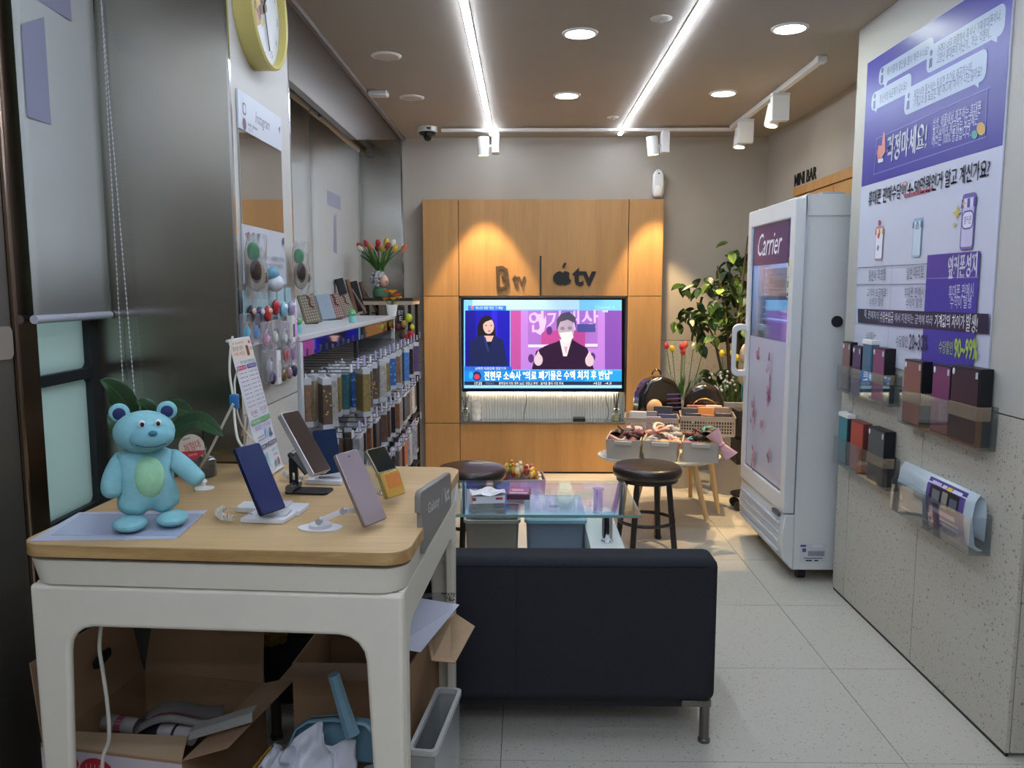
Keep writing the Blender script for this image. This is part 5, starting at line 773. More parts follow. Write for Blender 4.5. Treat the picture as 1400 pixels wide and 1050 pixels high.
# ================================================================== RIGHT PARTITION: POSTER AND POCKETS
PY0, PZ0 = 3.545, 1.09
po = thing('wall_poster', 'large purple and white phone shop poster on the partition wall', 'poster', (RX - .0, PY0, PZ0), R(-90))
PW, PH = 1.03, 1.245
M().box(0, PW, -.006, -.0005, 0, PH).obj('board', mat('#c4c8d8', .35), po, bevel=.001, smooth=False)
def pm_(px, py): q = W(px, py, X=RX - .007); return (PY0 - q.y, q.z - PZ0)
p = Pr(off=.0066, step=.00006, pm=pm_, rough=.32); PURP = '#3f3c96'
p.raw([(0.004, .735), (PW - .004, .735), (PW - .004, PH - .003), (.004, PH - .003)], PURP)
p.raw([(0.004, 1.0), (PW - .004, 1.0), (PW - .004, PH - .003), (.004, PH - .003)], '#45439e')
def bub(pts, a, b, tail, lines, col='#a9b9cf'):
    (x0, y0), (x1, y1) = pm_(*a), pm_(*b); lo, hi = min(y0, y1), max(y0, y1)
    p.rr(x0, lo, x1, hi, .028, col); p.poly(tail, col)
    p.ell(a[0] + 6, (a[1] + 3 if False else W(0, 0, X=1).z * 0 + a[1]), .1, .1, col, 4)
    cx = x0 + .03; cz = (lo + hi) / 2; p.raw([(cx + .009 * math.cos(i), cz + .02 + .011 * math.sin(i)) for i in [k * .7 for k in range(9)]], '#4a4a86'); p.raw([(cx - .012, cz - .03), (cx + .012, cz - .03), (cx + .01, cz + .002), (cx - .01, cz + .002)], '#4a4a86')
    for (s, A, B, h) in lines: p.text(s, A, B, h, '#3f4876', .006)
bub(None, (1201, 118), (1277, 48), [(1207, 113), (1210, 120), (1214, 110)], [('왜 이렇게 할인을 많이 해주시나요?', (1213, 98), (1270, 68), .034)])
bub(None, (1266, 102), (1376, 1), [(1356, 55), (1363, 58), (1364, 46)], [('가격이 너무 저렴해서 혹시나 가짜휴대폰이나,', (1282, 69), (1369, 20), .036), ('고장난 휴대폰이 아닌가... 하는 걱정이...', (1281, 81), (1356, 43), .036)])
bub(None, (1191, 153), (1247, 98), [(1196, 147), (1197, 155), (1201, 145)], [('통신사랑 요금제가 같나요?', (1203, 136), (1240, 116), .034)])
bub(None, (1236, 159), (1351, 64), [(1331, 114), (1338, 120), (1339, 109)], [('제조사와 통신사는 동일한 조건을 제공하는데,', (1250, 130), (1330, 91), .036), ('기계값과 월 요금은 왜? 어디서? 차이가 나는걸까요?', (1249, 142), (1343, 96), .036)])
for a, b in (((1198, 190), (1355, 119)), ((1194, 239), (1349, 187)), ((1199, 190), (1195, 239)), ((1350, 120), (1347, 187))): p.line(a, b, .003, '#8b8bd0')
p.text('걱정마세요!', (1213, 205), (1268, 184), .105, '#dfe3ee', .03)
for s, a, b in (('삼성, 애플에서 제조하는 휴대폰', (1276, 170), (1342, 146)), ('통신사에서 제공하는 요금제는', (1276, 183), (1338, 161)), ('어디든 100% 동일합니다.', (1275, 194), (1328, 178))): p.text(s, a, b, .042, '#cfd4ea', .012)
p.poly([(1202, 200), (1205, 214), (1205, 221), (1201, 221), (1199, 208)], '#c07a70').poly([(1208.5, 181), (1210.5, 180), (1211, 207), (1206, 216), (1202, 213), (1201, 199), (1206, 199)], '#cf8d80').poly([(1201, 218), (1208, 216), (1208, 221), (1201, 223)], '#e6e6ee')
p.ell(1342, 176, 6, 9, '#c9a458').ell(1333, 184, 4, 6, '#5aa6a4')
p.text('휴대폰 판매수당이 4~50만원인거 알고 계신가요?', (1188, 272), (1354, 229), .062, '#1f2238', .018)
p.line((1236, 267), (1277, 257), .005, '#b8405a').line((1237, 270), (1270, 262), .003, '#b8405a').poly([(1237, 247), (1239, 250), (1242, 249), (1240, 252), (1241, 255), (1238, 253), (1235, 255), (1236, 251), (1234, 249), (1236, 249)], '#c8a0a8')
# three little shops drawn as phones
def shop(x0, y0, x1, y1, body, rim, roof, st, icons):
    (u0, v0), (u1, v1) = pm_(x0, y0), pm_(x1, y1); lo, hi = min(v0, v1), max(v0, v1); w = u1 - u0; h = hi - lo
    p.rr(u0, lo, u1, hi, w * .15, rim).rr(u0 + w * .07, lo + h * .05, u1 - w * .07, hi - h * .08, w * .1, body)
    y = hi - h * .24
    for i in range(5):
        a = u0 - w * .08 + w * 1.16 * i / 5; b = a + w * 1.16 / 5; p.raw([(a, y), ((a + b) / 2, y - h * .02), (b, y), (b - w * .03, y + h * .15), (a + w * .02, y + h * .15)], (roof, st)[i % 2])
    return u0, lo, u1, hi
u = shop(1196, 356, 1209, 308, '#dfe2ee', '#b98c8c', '#c57a3c', '#e8dccc', 0)
for i, z in enumerate((.55, .36, .18)): p.text(('%', '@', 'lc')[i], (u[0] + .022, 0), (u[0] + .04, 0), .02, '#b04858') if False else p.raw([(u[0] + .03 + .012 * math.cos(t), u[1] + z * .27 + .013 * math.sin(t)) for t in (0, 1.2, 2.4, 3.6, 4.8)], ('#b04858', '#b04858', '#7a7f96')[i])
u = shop(1247, 352, 1262, 297, '#c5d5e2', '#8fb6c8', '#3e7fa6', '#d2dfe8', 0)
p.raw([(u[0] + .018, u[1] + .10), (u[2] - .018, u[1] + .10), (u[2] - .018, u[1] + .12), (u[0] + .018, u[1] + .12)], '#9aa3b4')
u = shop(1313, 342, 1336, 262, '#c3c0de', '#6f62ac', '#5b4e9e', '#d6d6ea', 0)
cx = (u[0] + u[2]) / 2; p.rr(cx - .034, u[1] + .065, cx + .034, u[1] + .125, .02, '#5b4e9e').rr(cx - .029, u[1] + .07, cx + .029, u[1] + .12, .016, '#dcdcee')
_pm = p.pm; p.pm = lambda x, y: (x, y); p.text('옆커폰', (cx - .022, u[1] + .095), (cx + .022, u[1] + .095), .026, '#4a3f8c', .01)
for sx, sz, r in ((u[0] - .028, u[1] + .125, .028), (u[0] + .01, u[1] + .15, .015), (u[0] - .042, u[1] + .085, .012)): p.raw([(sx + (r if i % 2 == 0 else r * .35) * math.cos(i * math.pi / 4), sz + (r if i % 2 == 0 else r * .35) * math.sin(i * math.pi / 4)) for i in range(8)], '#cbb65a')
p.pm = _pm
# table
TZ = [.424, .322, .27, .03]
p.pm = lambda x, y: (x, y)
cA, cB, cC, cD = .02, .345, .62, .955
for z in (TZ[0] - .03, TZ[1] + .0): p.line((cA, z - (.0)), (cC, z), .003, '#6a6f86')
p.line((cA, TZ[0] - .03), (cA, .04), .0025, '#6a6f86').line((cB, TZ[0] - .03), (cB, .04), .0025, '#9094a6')
p.rect(cC, .03, cD, TZ[0], '#40389a').rect(cC, TZ[1] + .02, cD, TZ[0], '#4c3f96').line((cC, TZ[1] + .02), (cD, TZ[1] + .02), .003, '#8a80cc')
p.pm = pm_
p.text('통신사 직영점', (1189, 377), (1212, 375), .045, '#2b2f44', .01).text('일반 대리점', (1241, 374), (1264, 371), .045, '#2b2f44', .01).text('옆커폰성지', (1298, 366), (1338, 361), .078, '#e6e8f4', .03)
p.text('고객의 요금제로', (1187, 400), (1213, 400), .036, '#4a4e62', .006).text('수익이 발생', (1190, 413), (1209, 412), .036, '#4a4e62', .006)
p.text('휴대폰 판매시', (1238, 400), (1265, 399), .038, '#4a4e62', .006).text('수익이 발생', (1240, 415), (1262, 413), .038, '#4a4e62', .006)
p.text('휴대폰 판매시', (1299, 399), (1333, 396), .045, '#d0d2ea', .01).text('수익이 발생', (1301, 413), (1330, 412), .045, '#d0d2ea', .01)
p.poly([(1174.5, 422), (1354, 429), (1354, 457), (1174.5, 441)], '#23223a')
p.text('즉, 판매자의', (1183, 429), (1203, 432), .036, '#c9cbd8', .004).text('수당수입금', (1205, 433), (1223, 434), .045, '#ffffff', .018).text('에서 지원되는 금액에 따라', (1225, 434), (1277, 438), .036, '#c9cbd8', .004).text('기계값의 차이가', (1280, 438), (1321, 440), .045, '#ffffff', .012).text('발생!', (1323, 441), (1339, 443), .06, '#ffffff', .02)
for a, b in (((1204, 426), (1223, 428)), ((1204, 439), (1223, 441)), ((1204, 426), (1204, 439)), ((1223, 428), (1223, 441))): p.line(a, b, .002, '#7a78d0')
p.text('수당할인', (1186, 460), (1197, 460), .04, '#2b2f44', .008).text('수당할인', (1227, 466), (1243, 467), .045, '#2b2f44', .008).text('20~30%', (1245, 467), (1270, 469), .06, '#2b2f44', .022)
p.text('수당할인', (1286, 474), (1305, 476), .045, '#a9c34a', .008).text('90~99%', (1307, 476), (1339, 478), .068, '#a9c34a', .025)
p.obj('print', po)
# clear wall pockets
def pocket(label, y0, y1, z0, h, d=.05):
    t = thing('acrylic_pocket', label, 'holder', (RX, y0, z0), R(-90), 'clear acrylic wall pockets'); w = y0 - y1
    m = M(); m.box(0, w, -.003, -.001, 0, h * 1.05); m.obj('back_plate', ACRY, t, smooth=False)
    M().box(0, w, -d, -d + .002, .002, h).obj('front_plate', ACRY, t, smooth=False); M().box(0, w, -d + .002, -.003, 0, .002).obj('bottom_plate', ACRY, t, smooth=False)
    M().box(0, .002, -d + .002, -.003, .002, h).obj('side_plate', ACRY, t, smooth=False); M().box(w - .002, w, -d + .002, -.003, .002, h).obj('side_plate', ACRY, t, smooth=False)
    return t
pocket('clear acrylic wall pocket, upper left one holding four case boxes', 3.60, 3.08, .945, .115)
pocket('clear acrylic wall pocket, upper right one holding three case boxes', 3.0, 2.45, .90, .13)
pocket('clear acrylic wall pocket, lower left one holding three case boxes', 3.60, 3.06, .62, .12)
pocket('clear acrylic wall pocket, lower right one holding a rolled leaflet', 2.98, 2.44, .575, .12, .07)
def casebox(label, y, z, w, h, d, front, side='#17171c', band=True, kind=0):
    """narrow retail box standing in a pocket; local x runs along the wall"""
    t = thing('case_box', label, 'box', (RX - .005, y, z), R(-90), 'boxed phone cases in the wall pockets')
    M().box(0, w, -d, 0, 0, h).obj('carton', mat(side, .4), t, bevel=.002, smooth=False)
    M().box(.005, w - .005, -d - .0012, -d - .0002, .008, h - .006).obj('window_film', mat(front, .35), t, smooth=False)
    if band: M().box(-.0012, w + .0012, -d - .0022, -.001, h * .34, h * .52).obj('paper_band', mat('#8f7c66', .7), t, smooth=False)
    if kind == 0: M().ell((.016, -d - .0025, h - .02), (.008, .0012, .011), n=12, m=6).obj('round_sticker', mat('#d9dce0', .5), t); M().box(w - .022, w - .01, -d - .002, -d - .0013, h - .032, h - .012).obj('small_label', mat('#b9c4cc', .5), t, smooth=False)
    if kind == 1: M().box(-.002, w + .002, -d - .002, .0005, h - .016, h + .002).obj('white_cap', WHITE, t, bevel=.001); M().tube([(w * .6, -d / 2, h), (w * .6, -d / 2, h + .02), (w * .9, -d / 2, h + .022)], .003, 6).obj('hanger', m_glass('hang', '#f0f0f0', alpha=.3), t)
    return t
for a in (('brown lilac case box, first from the left in the upper left pocket', 3.585, .95, .088, .215, .03, '#84605c'), ('purple case box, second from the left in the upper left pocket', 3.475, .95, .09, .205, .03, '#5c3f62'), ):
    casebox(*a)
casebox('tall blue marbled case box with a white cap in the upper left pocket', 3.37, .95, .085, .235, .032, '#486b84', '#4a7488', False, 1)
casebox('magenta case box with a tan band, rightmost in the upper left pocket', 3.245, .95, .11, .215, .042, '#7c3c5c')
casebox('copper brown case box, leftmost in the upper right pocket', 2.975, .906, .135, .235, .042, '#855244')
casebox('violet case box in the middle of the upper right pocket', 2.79, .906, .12, .235, .03, '#75335c', band=False)
casebox('wide dark plum case box with a tan band in the upper right pocket', 2.645, .906, .165, .245, .042, '#3a2028')
casebox('teal and white case box, leftmost in the lower left pocket', 3.585, .625, .10, .225, .032, '#3f8088', '#2c3c44', False, 1)
casebox('orange-red case box in a clear sleeve in the lower left pocket', 3.44, .625, .13, .215, .036, '#a8402c', '#6a3030', False, 2)
casebox('dark case box with a tan band, rightmost in the lower left pocket', 3.25, .625, .15, .22, .042, '#40484c')
# rolled leaflet
t = thing('rolled_leaflet', 'rolled glossy purple and teal leaflet in the lower right wall pocket', 'leaflet', (RX - .026, 2.97, .58), R(-90))
W_ = .50; prof = [(.018, .0), (-.0, .0), (-.008, .01), (-.022, .10), (-.016, .155), (.0, .18), (.018, .165), (.024, .12), (.022, .03)]
def lf(m, x0, x1, off=0, sl=slice(None)):
    pr = [(y + (0 if y > -.015 else -off), z) for y, z in prof]
    m.grid(lambda u, v: (x0 + (x1 - x0) * v, *[pr[min(int(u * (len(pr) - 1)), len(pr) - 2)][k] * (1 - (u * (len(pr) - 1) - min(int(u * (len(pr) - 1)), len(pr) - 2))) + pr[min(int(u * (len(pr) - 1)), len(pr) - 2) + 1][k] * (u * (len(pr) - 1) - min(int(u * (len(pr) - 1)), len(pr) - 2)) for k in (0, 1)]), 24, 2)
m = M(); lf(m, 0, W_); m.obj('sheet', mat('#c5d3da', .3), t, solid=.0015)
def lpx(x0, x1, z0, z1, col, q=None):
    # a strip printed on the front of the roll between heights z0..z1
    def f(u, v):
        z = z0 + (z1 - z0) * v
        pts = [(0, -.0), (.01, -.008), (.10, -.022), (.155, -.016), (.18, 0)]
        for i in range(len(pts) - 1):
            if pts[i][0] <= z <= pts[i + 1][0] + 1e-6: k = (z - pts[i][0]) / (pts[i + 1][0] - pts[i][0]); y = pts[i][1] + k * (pts[i + 1][1] - pts[i][1]); break
        return (x0 + (x1 - x0) * u, y - lpx.o, z)
    lpx.o += .00025; k_ = lpx.cols.setdefault(col, len(lpx.cols)); lpx.m.k = k_; lpx.m.grid(f, 2, 6)
lpx.o = .0017; lpx.cols = {}; lpx.m = M()
lpx(0, .21, .012, .088, '#7f9aa6'); lpx(0, .21, .088, .115, '#9fb4bc'); lpx(.0, .035, .03, .1, '#6f5a50'); lpx(.004, .031, .036, .094, '#c9b0a4'); lpx(.21, .45, .004, .172, '#53438c'); lpx(.235, .42, .085, .15, '#1d1d26'); lpx(.25, .3, .095, .14, '#6a707c'); lpx(.315, .35, .09, .145, '#8f8a84'); lpx(.365, .41, .095, .135, '#55606c')
lpx(.21, .28, .01, .06, '#a04a7a'); lpx(.25, .4, .062, .078, '#c9a8cc'); lpx(.3, .42, .045, .052, '#a9a0cc'); lpx(.3, .42, .03, .037, '#a9a0cc'); lpx(.31, .42, .012, .022, '#20203a'); lpx(.24, .3, .156, .166, '#b8b4d8'); lpx(.34, .37, .155, .166, '#d8c040'); lpx(.31, .335, .156, .166, '#cfd0e6'); lpx(.375, .43, .156, .166, '#cfd0e6'); lpx(.225, .236, .02, .05, '#e6e0ee'); lpx(.244, .262, .02, .04, '#e6e0ee')
lpx.m.obj('print', [mat(c, .3) for c in lpx.cols], t)
# ================================================================== MINI BAR corner
lt = thing('wall_lettering', 'black raised MINI BAR lettering on the wall above the fridge', 'sign', (XR, 0, 0), R(-90))
a = W(1087, 245, X=XR); b = W(1117, 233, X=XR)
vs, fs, x0, x1, y0, y1 = glyphs('MINI BAR', .03, 0)
m, mt, nm = raised('MINI BAR', -a.y, -b.y, b.z - .05, b.z + .028, '#1c1a19', 'letters', .004, .005); m.obj(nm, mt, lt, smooth=False)
a = W(1087, 262, X=1.55); 
a = W(1086, 257, X=1.755); b = W(1158, 231, X=1.755)
cb = thing('wall_cabinet', 'oak cabinet front on the right wall behind the fridge', 'cabinet', (1.755, 0, 0), 0)
M().box(.004, .044, 4.0, a.y, 1.0, a.z - .06).obj('carcass', OAK_W, cb, bevel=.002, smooth=False); M().box(-.004, .044, 3.98, a.y + .01, a.z - .055, a.z).obj('top_board', OAK_W, cb, bevel=.003, smooth=False)
for k in range(2): M().box(-.006, .003, 4.01 + k * (a.y - 4.0) / 2, 4.0 + (k + 1) * (a.y - 4.0) / 2 - .008, 1.02, a.z - .07).obj('cabinet_door', OAK_W, cb, bevel=.001, smooth=False)
# ================================================================== FRIDGE
FX, FY0, FY1 = 1.285, 3.745, 4.51
fr = thing('display_fridge', 'tall white glass-door display fridge with a purple header on castors', 'fridge', (FX, (FY0 + FY1) / 2, 0))
fw = (FY1 - FY0) / 2; FM = mat('#d2d4d3', .35, noise=.01, nscale=3); FD = .49
m = M(); m.box(0, FD, -fw, -fw + .03, .06, 1.82); m.box(0, FD, fw - .03, fw, .32, 1.82); m.box(FD - .03, FD, -fw + .03, fw - .03, .32, 1.82); m.box(0, FD, -fw + .03, fw, .06, .32); m.box(0, FD, -fw, fw, 1.72, 1.82)
m.obj('body', FM, fr, bevel=.006)
m = M(); m.prism([(-.05, .325), (0, .325), (0, .065), (-.02, .065), (-.055, .11)], -fw + .004, fw - .004, 'xz'); 
T_ = [(x, z) for x, z in [(-.045, .33), (0, .33), (0, .07), (-.012, .07), (-.05, .12), (-.058, .2)]]
M().prism(T_, -fw, fw, 'xz').obj('base_grille', FM, fr, bevel=.004)
for i in range(4):
    z = .135 + i * .045
    m = M(); m.box(-.066, -.05, -fw + .05, fw - .05, z, z + .014); m.obj('louvre', mat('#b9bfc9', .4), fr, bevel=.003)
M().box(-.06, -.046, -fw + .06, -fw + .16, .305, .322).obj('name_plate', mat('#6a6e7a', .3, .5), fr, smooth=False)
m = M(); ring(m, rrect(-fw, .335, fw, 1.805, .01), rrect(-fw + .06, .42, fw - .055, 1.72, .008), -.025, .025); 
for i, v in enumerate(m.v): m.v[i] = (v[1] - .03, v[0], v[2])
dr_ = m.obj('door', FM, fr, bevel=.004)
m = M(); m.box(-.036, -.03, -fw + .055, fw - .05, .415, 1.705); m.obj('glass_pane', m_glass('fridge_glass', '#e6eefa', refl=.35, alpha=.10), fr, smooth=False)
m = M(); ring(m, rrect(-fw + .06, .42, fw - .055, 1.70, .008), rrect(-fw + .068, .428, fw - .063, 1.692, .006), -.002, .002)
for i, v in enumerate(m.v): m.v[i] = (v[1] - .04, v[0], v[2])
m.obj('inner_trim', mat('#3c4254', .3), fr, smooth=False)
M().box(-.0445, -.0425, -fw + .07, fw - .065, 1.515, 1.719).obj('header_panel', mat('#36306c', .25), fr, smooth=False)
hp = thing('x', 'x', 'x'); bpy.data.objects.remove(hp)
def side_print(fn, x, name, parent, y0):
    """print on a face looking towards -x: local x of the print runs towards -y"""
    p = Pr(off=0, step=.0003); fn(p); o = p.obj(name, parent); o.rotation_euler = (0, 0, R(-90)); o.location = (x, y0, 0); return o
def carrier(p): p.text('Carrier', (.0, 1.62), (.40, 1.62), .115, '#e8eaf2', .0, .35)
side_print(carrier, -.0455, 'header_lettering', fr, fw - .16)
M().box(-.0425, -.0405, -fw + .07, fw - .065, .43, 1.14).obj('frosted_film', mat('#b9bcca', .35), fr, smooth=False)
rn = random.Random(11)
def petals(p):
    for cx, cz, n, s in ((.16, 1.04, 8, .05), (.38, .86, 14, .075), (.13, .72, 9, .06), (.44, .56, 5, .04), (.17, .50, 10, .055), (.32, .68, 3, .05), (.40, 1.0, 4, .05)):
        for i in range(n):
            a = rn.uniform(0, 6.28); r = rn.uniform(0, s); x = cx + r * math.cos(a) * .6; z = cz + r * math.sin(a) * 1.3; w = rn.uniform(.006, .012); h = rn.uniform(.012, .024); t_ = rn.uniform(-.6, .6)
            pts = [(x + w * math.cos(k) * math.cos(t_) - h * math.sin(k) * math.sin(t_), z + h * math.sin(k) * math.cos(t_) + w * math.cos(k) * math.sin(t_)) for k in (0, .9, 1.6, 2.3, 3.14, 4.0, 4.7, 5.4)]
            p.raw(pts, rn.choice(('#a84a72', '#b86a8c', '#94486c', '#c48aa4')))
side_print(petals, -.0435, 'petal_print', fr, fw - .06)['kind'] = 'stuff'
def elabel(p): p.rr(0, 1.35, .05, 1.54, .02, '#c9d4c4').raw([(.008, 1.50), (.042, 1.50), (.036, 1.525), (.025, 1.532), (.014, 1.525)], '#5c8a2c').rect(.008, 1.445, .042, 1.45, '#6a8a4a').rect(.008, 1.40, .042, 1.43, '#5c8a2c').rect(.008, 1.36, .042, 1.375, '#333a3a')
side_print(elabel, -.0445, 'energy_label', fr, -fw + .115)
# handle on the far edge of the door
hm = M(); hz0, hz1, hy = .92, 1.19, fw - .02
o1 = rrect(hz0, -.12, hz1, -.03, .03); hm = M()
ring(hm, [(x, z) for x, z in rrect(-.13, hz0 - .01, -.03, hz1 + .01, .035)], [(x, z) for x, z in rrect(-.108, hz0 + .025, -.052, hz1 - .025, .02)], hy - .015, hy + .012); hm.obj('handle', FM, fr, bevel=.004)
# inside: shelves, notes, light
m = M(); m.box(.01, FD - .04, -fw + .035, fw - .035, 1.71, 1.718); m.obj('cabin_light', mat('#c4d8ff', emit=E_FRIDGE * 3), fr, smooth=False)
m = M(); m.box(FD - .036, FD - .032, -fw + .035, fw - .035, .34, 1.7); m.obj('cabin_back', mat('#dfe6f2', .4), fr, smooth=False)
for z in (.62, .92, 1.22): M().box(.02, FD - .05, -fw + .035, fw - .035, z, z + .012).obj('shelf', mat('#d0e4ea', .3), fr, bevel=.002, smooth=False)
m = M()
for z in [.45 + .035 * i for i in range(35)]:
    for y in (fw - .05, ): m.box(.02, .05, y - .012, y + .012, z, z + .006)
o = m.obj('shelf_rail_slots', mat('#f0f2f4', .3), fr, smooth=False); o['kind'] = 'stuff'
m = M(); m.box(.03, .05, fw - .045, fw - .035, .4, 1.7); m.obj('shelf_rail', mat('#9a9ea8', .3, .6), fr, smooth=False)
def notice(p): p.rect(0, 1.24, .46, 1.50, '#c6c8da').rect(.04, 1.46, .10, 1.468, '#5a5a70').rect(.16, 1.465, .26, 1.47, '#5a5a70').rect(.05, 1.42, .1, 1.45, '#3a3a50').rect(.12, 1.40, .3, 1.44, '#8f90a8').rect(.04, 1.385, .26, 1.39, '#5a5a70').rect(.2, 1.26, .42, 1.37, '#6c6488').rect(.24, 1.28, .32, 1.36, '#3c4a88').rect(.33, 1.27, .38, 1.31, '#b08a5a')
side_print(notice, .02, 'paper_notice', fr, fw - .12)
m = M(); m.cyl((.2, -fw + .0, 1.2), (.2, -fw - .0025, 1.2), .0); 
M().cyl((.155, -fw - .0003, 1.245), (.155, -fw - .004, 1.245), .026, n=24).obj('black_disc', mat('#22242c', .5), fr)
def plate(p): p.rect(0, 0, .125, .09, '#c9ccd0').rect(.003, .075, .03, .085, '#3a4a8c').rect(.06, .072, .11, .086, '#d8dade').rect(.04, .03, .118, .055, '#8e9298').rect(.012, .05, .03, .068, '#55585e').rect(.02, .018, .11, .022, '#44474c').rect(.03, .005, .06, .012, '#333333').rect(.07, .005, .09, .012, '#333333')
p = Pr(off=0, step=.0003); plate(p); o = p.obj('rating_plate', fr, (.03, -fw - .0008, .1))
m = M(); m.box(.03, FD - .02, -fw - .0, fw, 1.82, 1.824)
M().box(.1, .2, -fw + .1, -fw + .25, 1.82, 1.84).obj('top_cover', mat('#a9adb6', .5), fr, smooth=False)
for x in (.06, FD - .08):
    for y in (-fw + .07, fw - .07): M().cyl((x - .018, y - .0, .028), (x + .018, y, .028), .028, n=16).obj('castor', mat('#1c1c1e', .6), fr); 
    for y in (-fw + .07, fw - .07): M().box(x - .022, x + .022, y - .012, y + .012, .03, .062).obj('castor_fork', mat('#55585c', .4, .6), fr, smooth=False)
# ================================================================== SOFA
FAB = mat('#2b2c31', .92, noise=.18, nscale=220, bump=.0006, spec=.2); FABT = mat('#30333d', .9, noise=.15, nscale=220, bump=.0006, spec=.2)
so = thing('sofa', 'low dark charcoal fabric sofa seen from behind, on slim metal legs', 'sofa', (-.10, 2.34, 0))
SL, SR = -.70, .687
M().box(SL, SR, 0, .13, .14, .592).obj('backrest', FAB, so, bevel=.028, seg=4)
m = M(); 
for x in (.08,): m.box(x - .0012, x + .0012, -.0012, .004, .165, .575)
m.obj('seam', mat('#101218', .9), so, smooth=False)
M().box(SL + .03, SR - .03, -.0012, .004, 0.5695, 0.5715).obj('seam', mat('#101218', .9), so, smooth=False)
for x0, x1 in ((SL + .11, .0), (.004, SR - .11)): M().box(x0, x1, .162, .70, .29, .40).obj('seat_cushion', FAB, so, bevel=.03, seg=4)
M().box(SL + .005, SR - .005, .161, .70, .14, .288).obj('seat_base', FAB, so, bevel=.01)
for x0, x1 in ((SL, SL + .105), (SR - .105, SR)): M().box(x0, x1, .162, .70, .289, .36).obj('armrest', FAB, so, bevel=.02, seg=4)
LEG = mat('#77716c', .3, .9)
M().box(SL + .02, SR - .09, .03, .06, .112, .138).obj('rail', mat('#1d1e22', .7), so, bevel=.003)
M().box(SR - .1, SR - .008, .018, .05, .118, .139).obj('leg_plate', LEG, so, bevel=.002)
for x in (SL + .03, SR - .025):
    for y in (.032, .66): M().tube([(x, y, .138), (x, y, .012), (x, y, .010), (x, y, 0)], [.0155, .0155, .019, .019], 16).obj('leg', LEG, so)
# ================================================================== GLASS TABLE
gt = thing('glass_table', 'low coffee table with a clear glass top on white blocks', 'table', (-.04, 3.50, 0))
M().box(-.53, .523, -.29, .30, .468, .48).obj('glass_top', m_glass('table_glass', '#e6f0ee', refl=.2, alpha=.03), gt, bevel=.001)
m = M(); m.box(-.529, .522, -.2918, -.2902, .4682, .4798); m.obj('polished_edge', mat('#7ea39f', .1), gt, smooth=False)
for x0, x1 in ((-.53, -.38), (.315, .455)): M().box(x0, x1, -.36, .32, .16, .345).obj('white_block', mat('#e4e4e2', .4), gt, bevel=.002)
for x0, x1 in ((-.5, -.42), (.345, .425)):
    m = M(); m.box(x0, x1, -.33, .29, 0, .16); m.obj('block_foot', mat('#d8d8d6', .4), gt, smooth=False)
M().box(-.38, .315, -.05, -.02, .17, .24).obj('crossbar', mat('#e4e4e2', .4), gt, smooth=False)
for x in (-.45, .39):
    for y in (-.22, .2): M().lathe([(.026, .3455), (.026, .352), (.022, .356), (.022, .455), (.026, .459), (.026, .4675)], (x, y, 0)).obj('standoff', CHROME, gt)
# bins under the table
def bin_(label, x0, x1, y0, y1, h, col, lid, lipcol):
    t = thing('storage_bin', label, 'bin', ((x0 + x1) / 2, (y0 + y1) / 2, 0), 0); w, d = (x1 - x0) / 2, (y1 - y0) / 2; k = .88
    m = M(); o_ = rrect(-w, -d, w, d, .025); i_ = rrect(-w + .005, -d + .005, w - .005, d - .005, .022); n = len(o_)
    V = [(u * k, v * k, 0) for u, v in o_] + [(u, v, h) for u, v in o_] + [(u, v, h) for u, v in i_] + [(u * k, v * k, .006) for u, v in i_]
    m.add(V, [tuple(range(n))[::-1], tuple(range(3 * n, 4 * n))] + [(a * n + i, a * n + (i + 1) % n, (a + 1) * n + (i + 1) % n, (a + 1) * n + i) for a in range(3) for i in range(n)]); m.obj('tub', mat(col, .5), t)
    m = M(); a = rrect(-w - .008, -d - .008, w + .008, d + .008, .03); b = rrect(-w + .002, -d + .002, w - .002, d - .002, .024); n = len(a)
    m.add([(u, v, h - .012) for u, v in a] + [(u, v, h + .002) for u, v in a] + [(u, v, h + .002) for u, v in b] + [(u, v, h - .012) for u, v in b], [(q * n + i, q * n + (i + 1) % n, ((q + 1) % 4) * n + (i + 1) % n, ((q + 1) % 4) * n + i) for q in range(4) for i in range(n)]); m.obj('rim', mat(lipcol, .4), t, smooth=False)
    if lid:
        M().prism(rrect(-w + .003, -d + .003, w - .003, d - .003, .02), h - .006, h + .004, 'xy').obj('lid', mat(lid, .4), t); 
        ld = M(); ring(ld, rrect(-w + .02, -d + .02, w - .02, d - .02, .02), rrect(-w + .03, -d + .03, w - .03, d - .03, .015), 0, .003)
        ld.v = [(x, z, y + h + .0045) for x, y, z in ld.v]; ld.obj('lid_ridge', mat(lid, .35), t, smooth=False)
        M().ell((0, 0, h + .006), (.025, .018, .004)).obj('lid_emblem', mat('#6d8fa8', .4), t)
    return t
bin_('beige open storage bin under the glass table', -.262, -.02, 3.53, 3.82, .36, '#a89c8c', None, '#cfc9be')
bin_('grey storage bin with a pale blue lid under the glass table', .012, .277, 3.50, 3.94, .37, '#8a93a3', '#b4d4e2', '#a4c8da')
t = thing('tissue_box', 'pink tissue box under the left half of the glass table', 'tissue box', (-.36, 3.42, 0)); M().box(-.11, .06, -.06, .06, 0, .35).obj('carton', mat('#c9909c', .5), t, bevel=.002, smooth=False)
p = Pr(off=0); p.rect(-.02, .2, .055, .33, '#d8b4bc').text('고급 화장지', (-.01, .25), (.045, .25), .018, '#4a3038').rect(-.02, .16, .055, .17, '#b04a60'); p.obj('print', t, (0, -.0606, 0))
m = M(); m.ell((.02, -.0, .35), (.045, .02, .05)); m.obj('tissue', mat('#d9dbe2', .8), t)
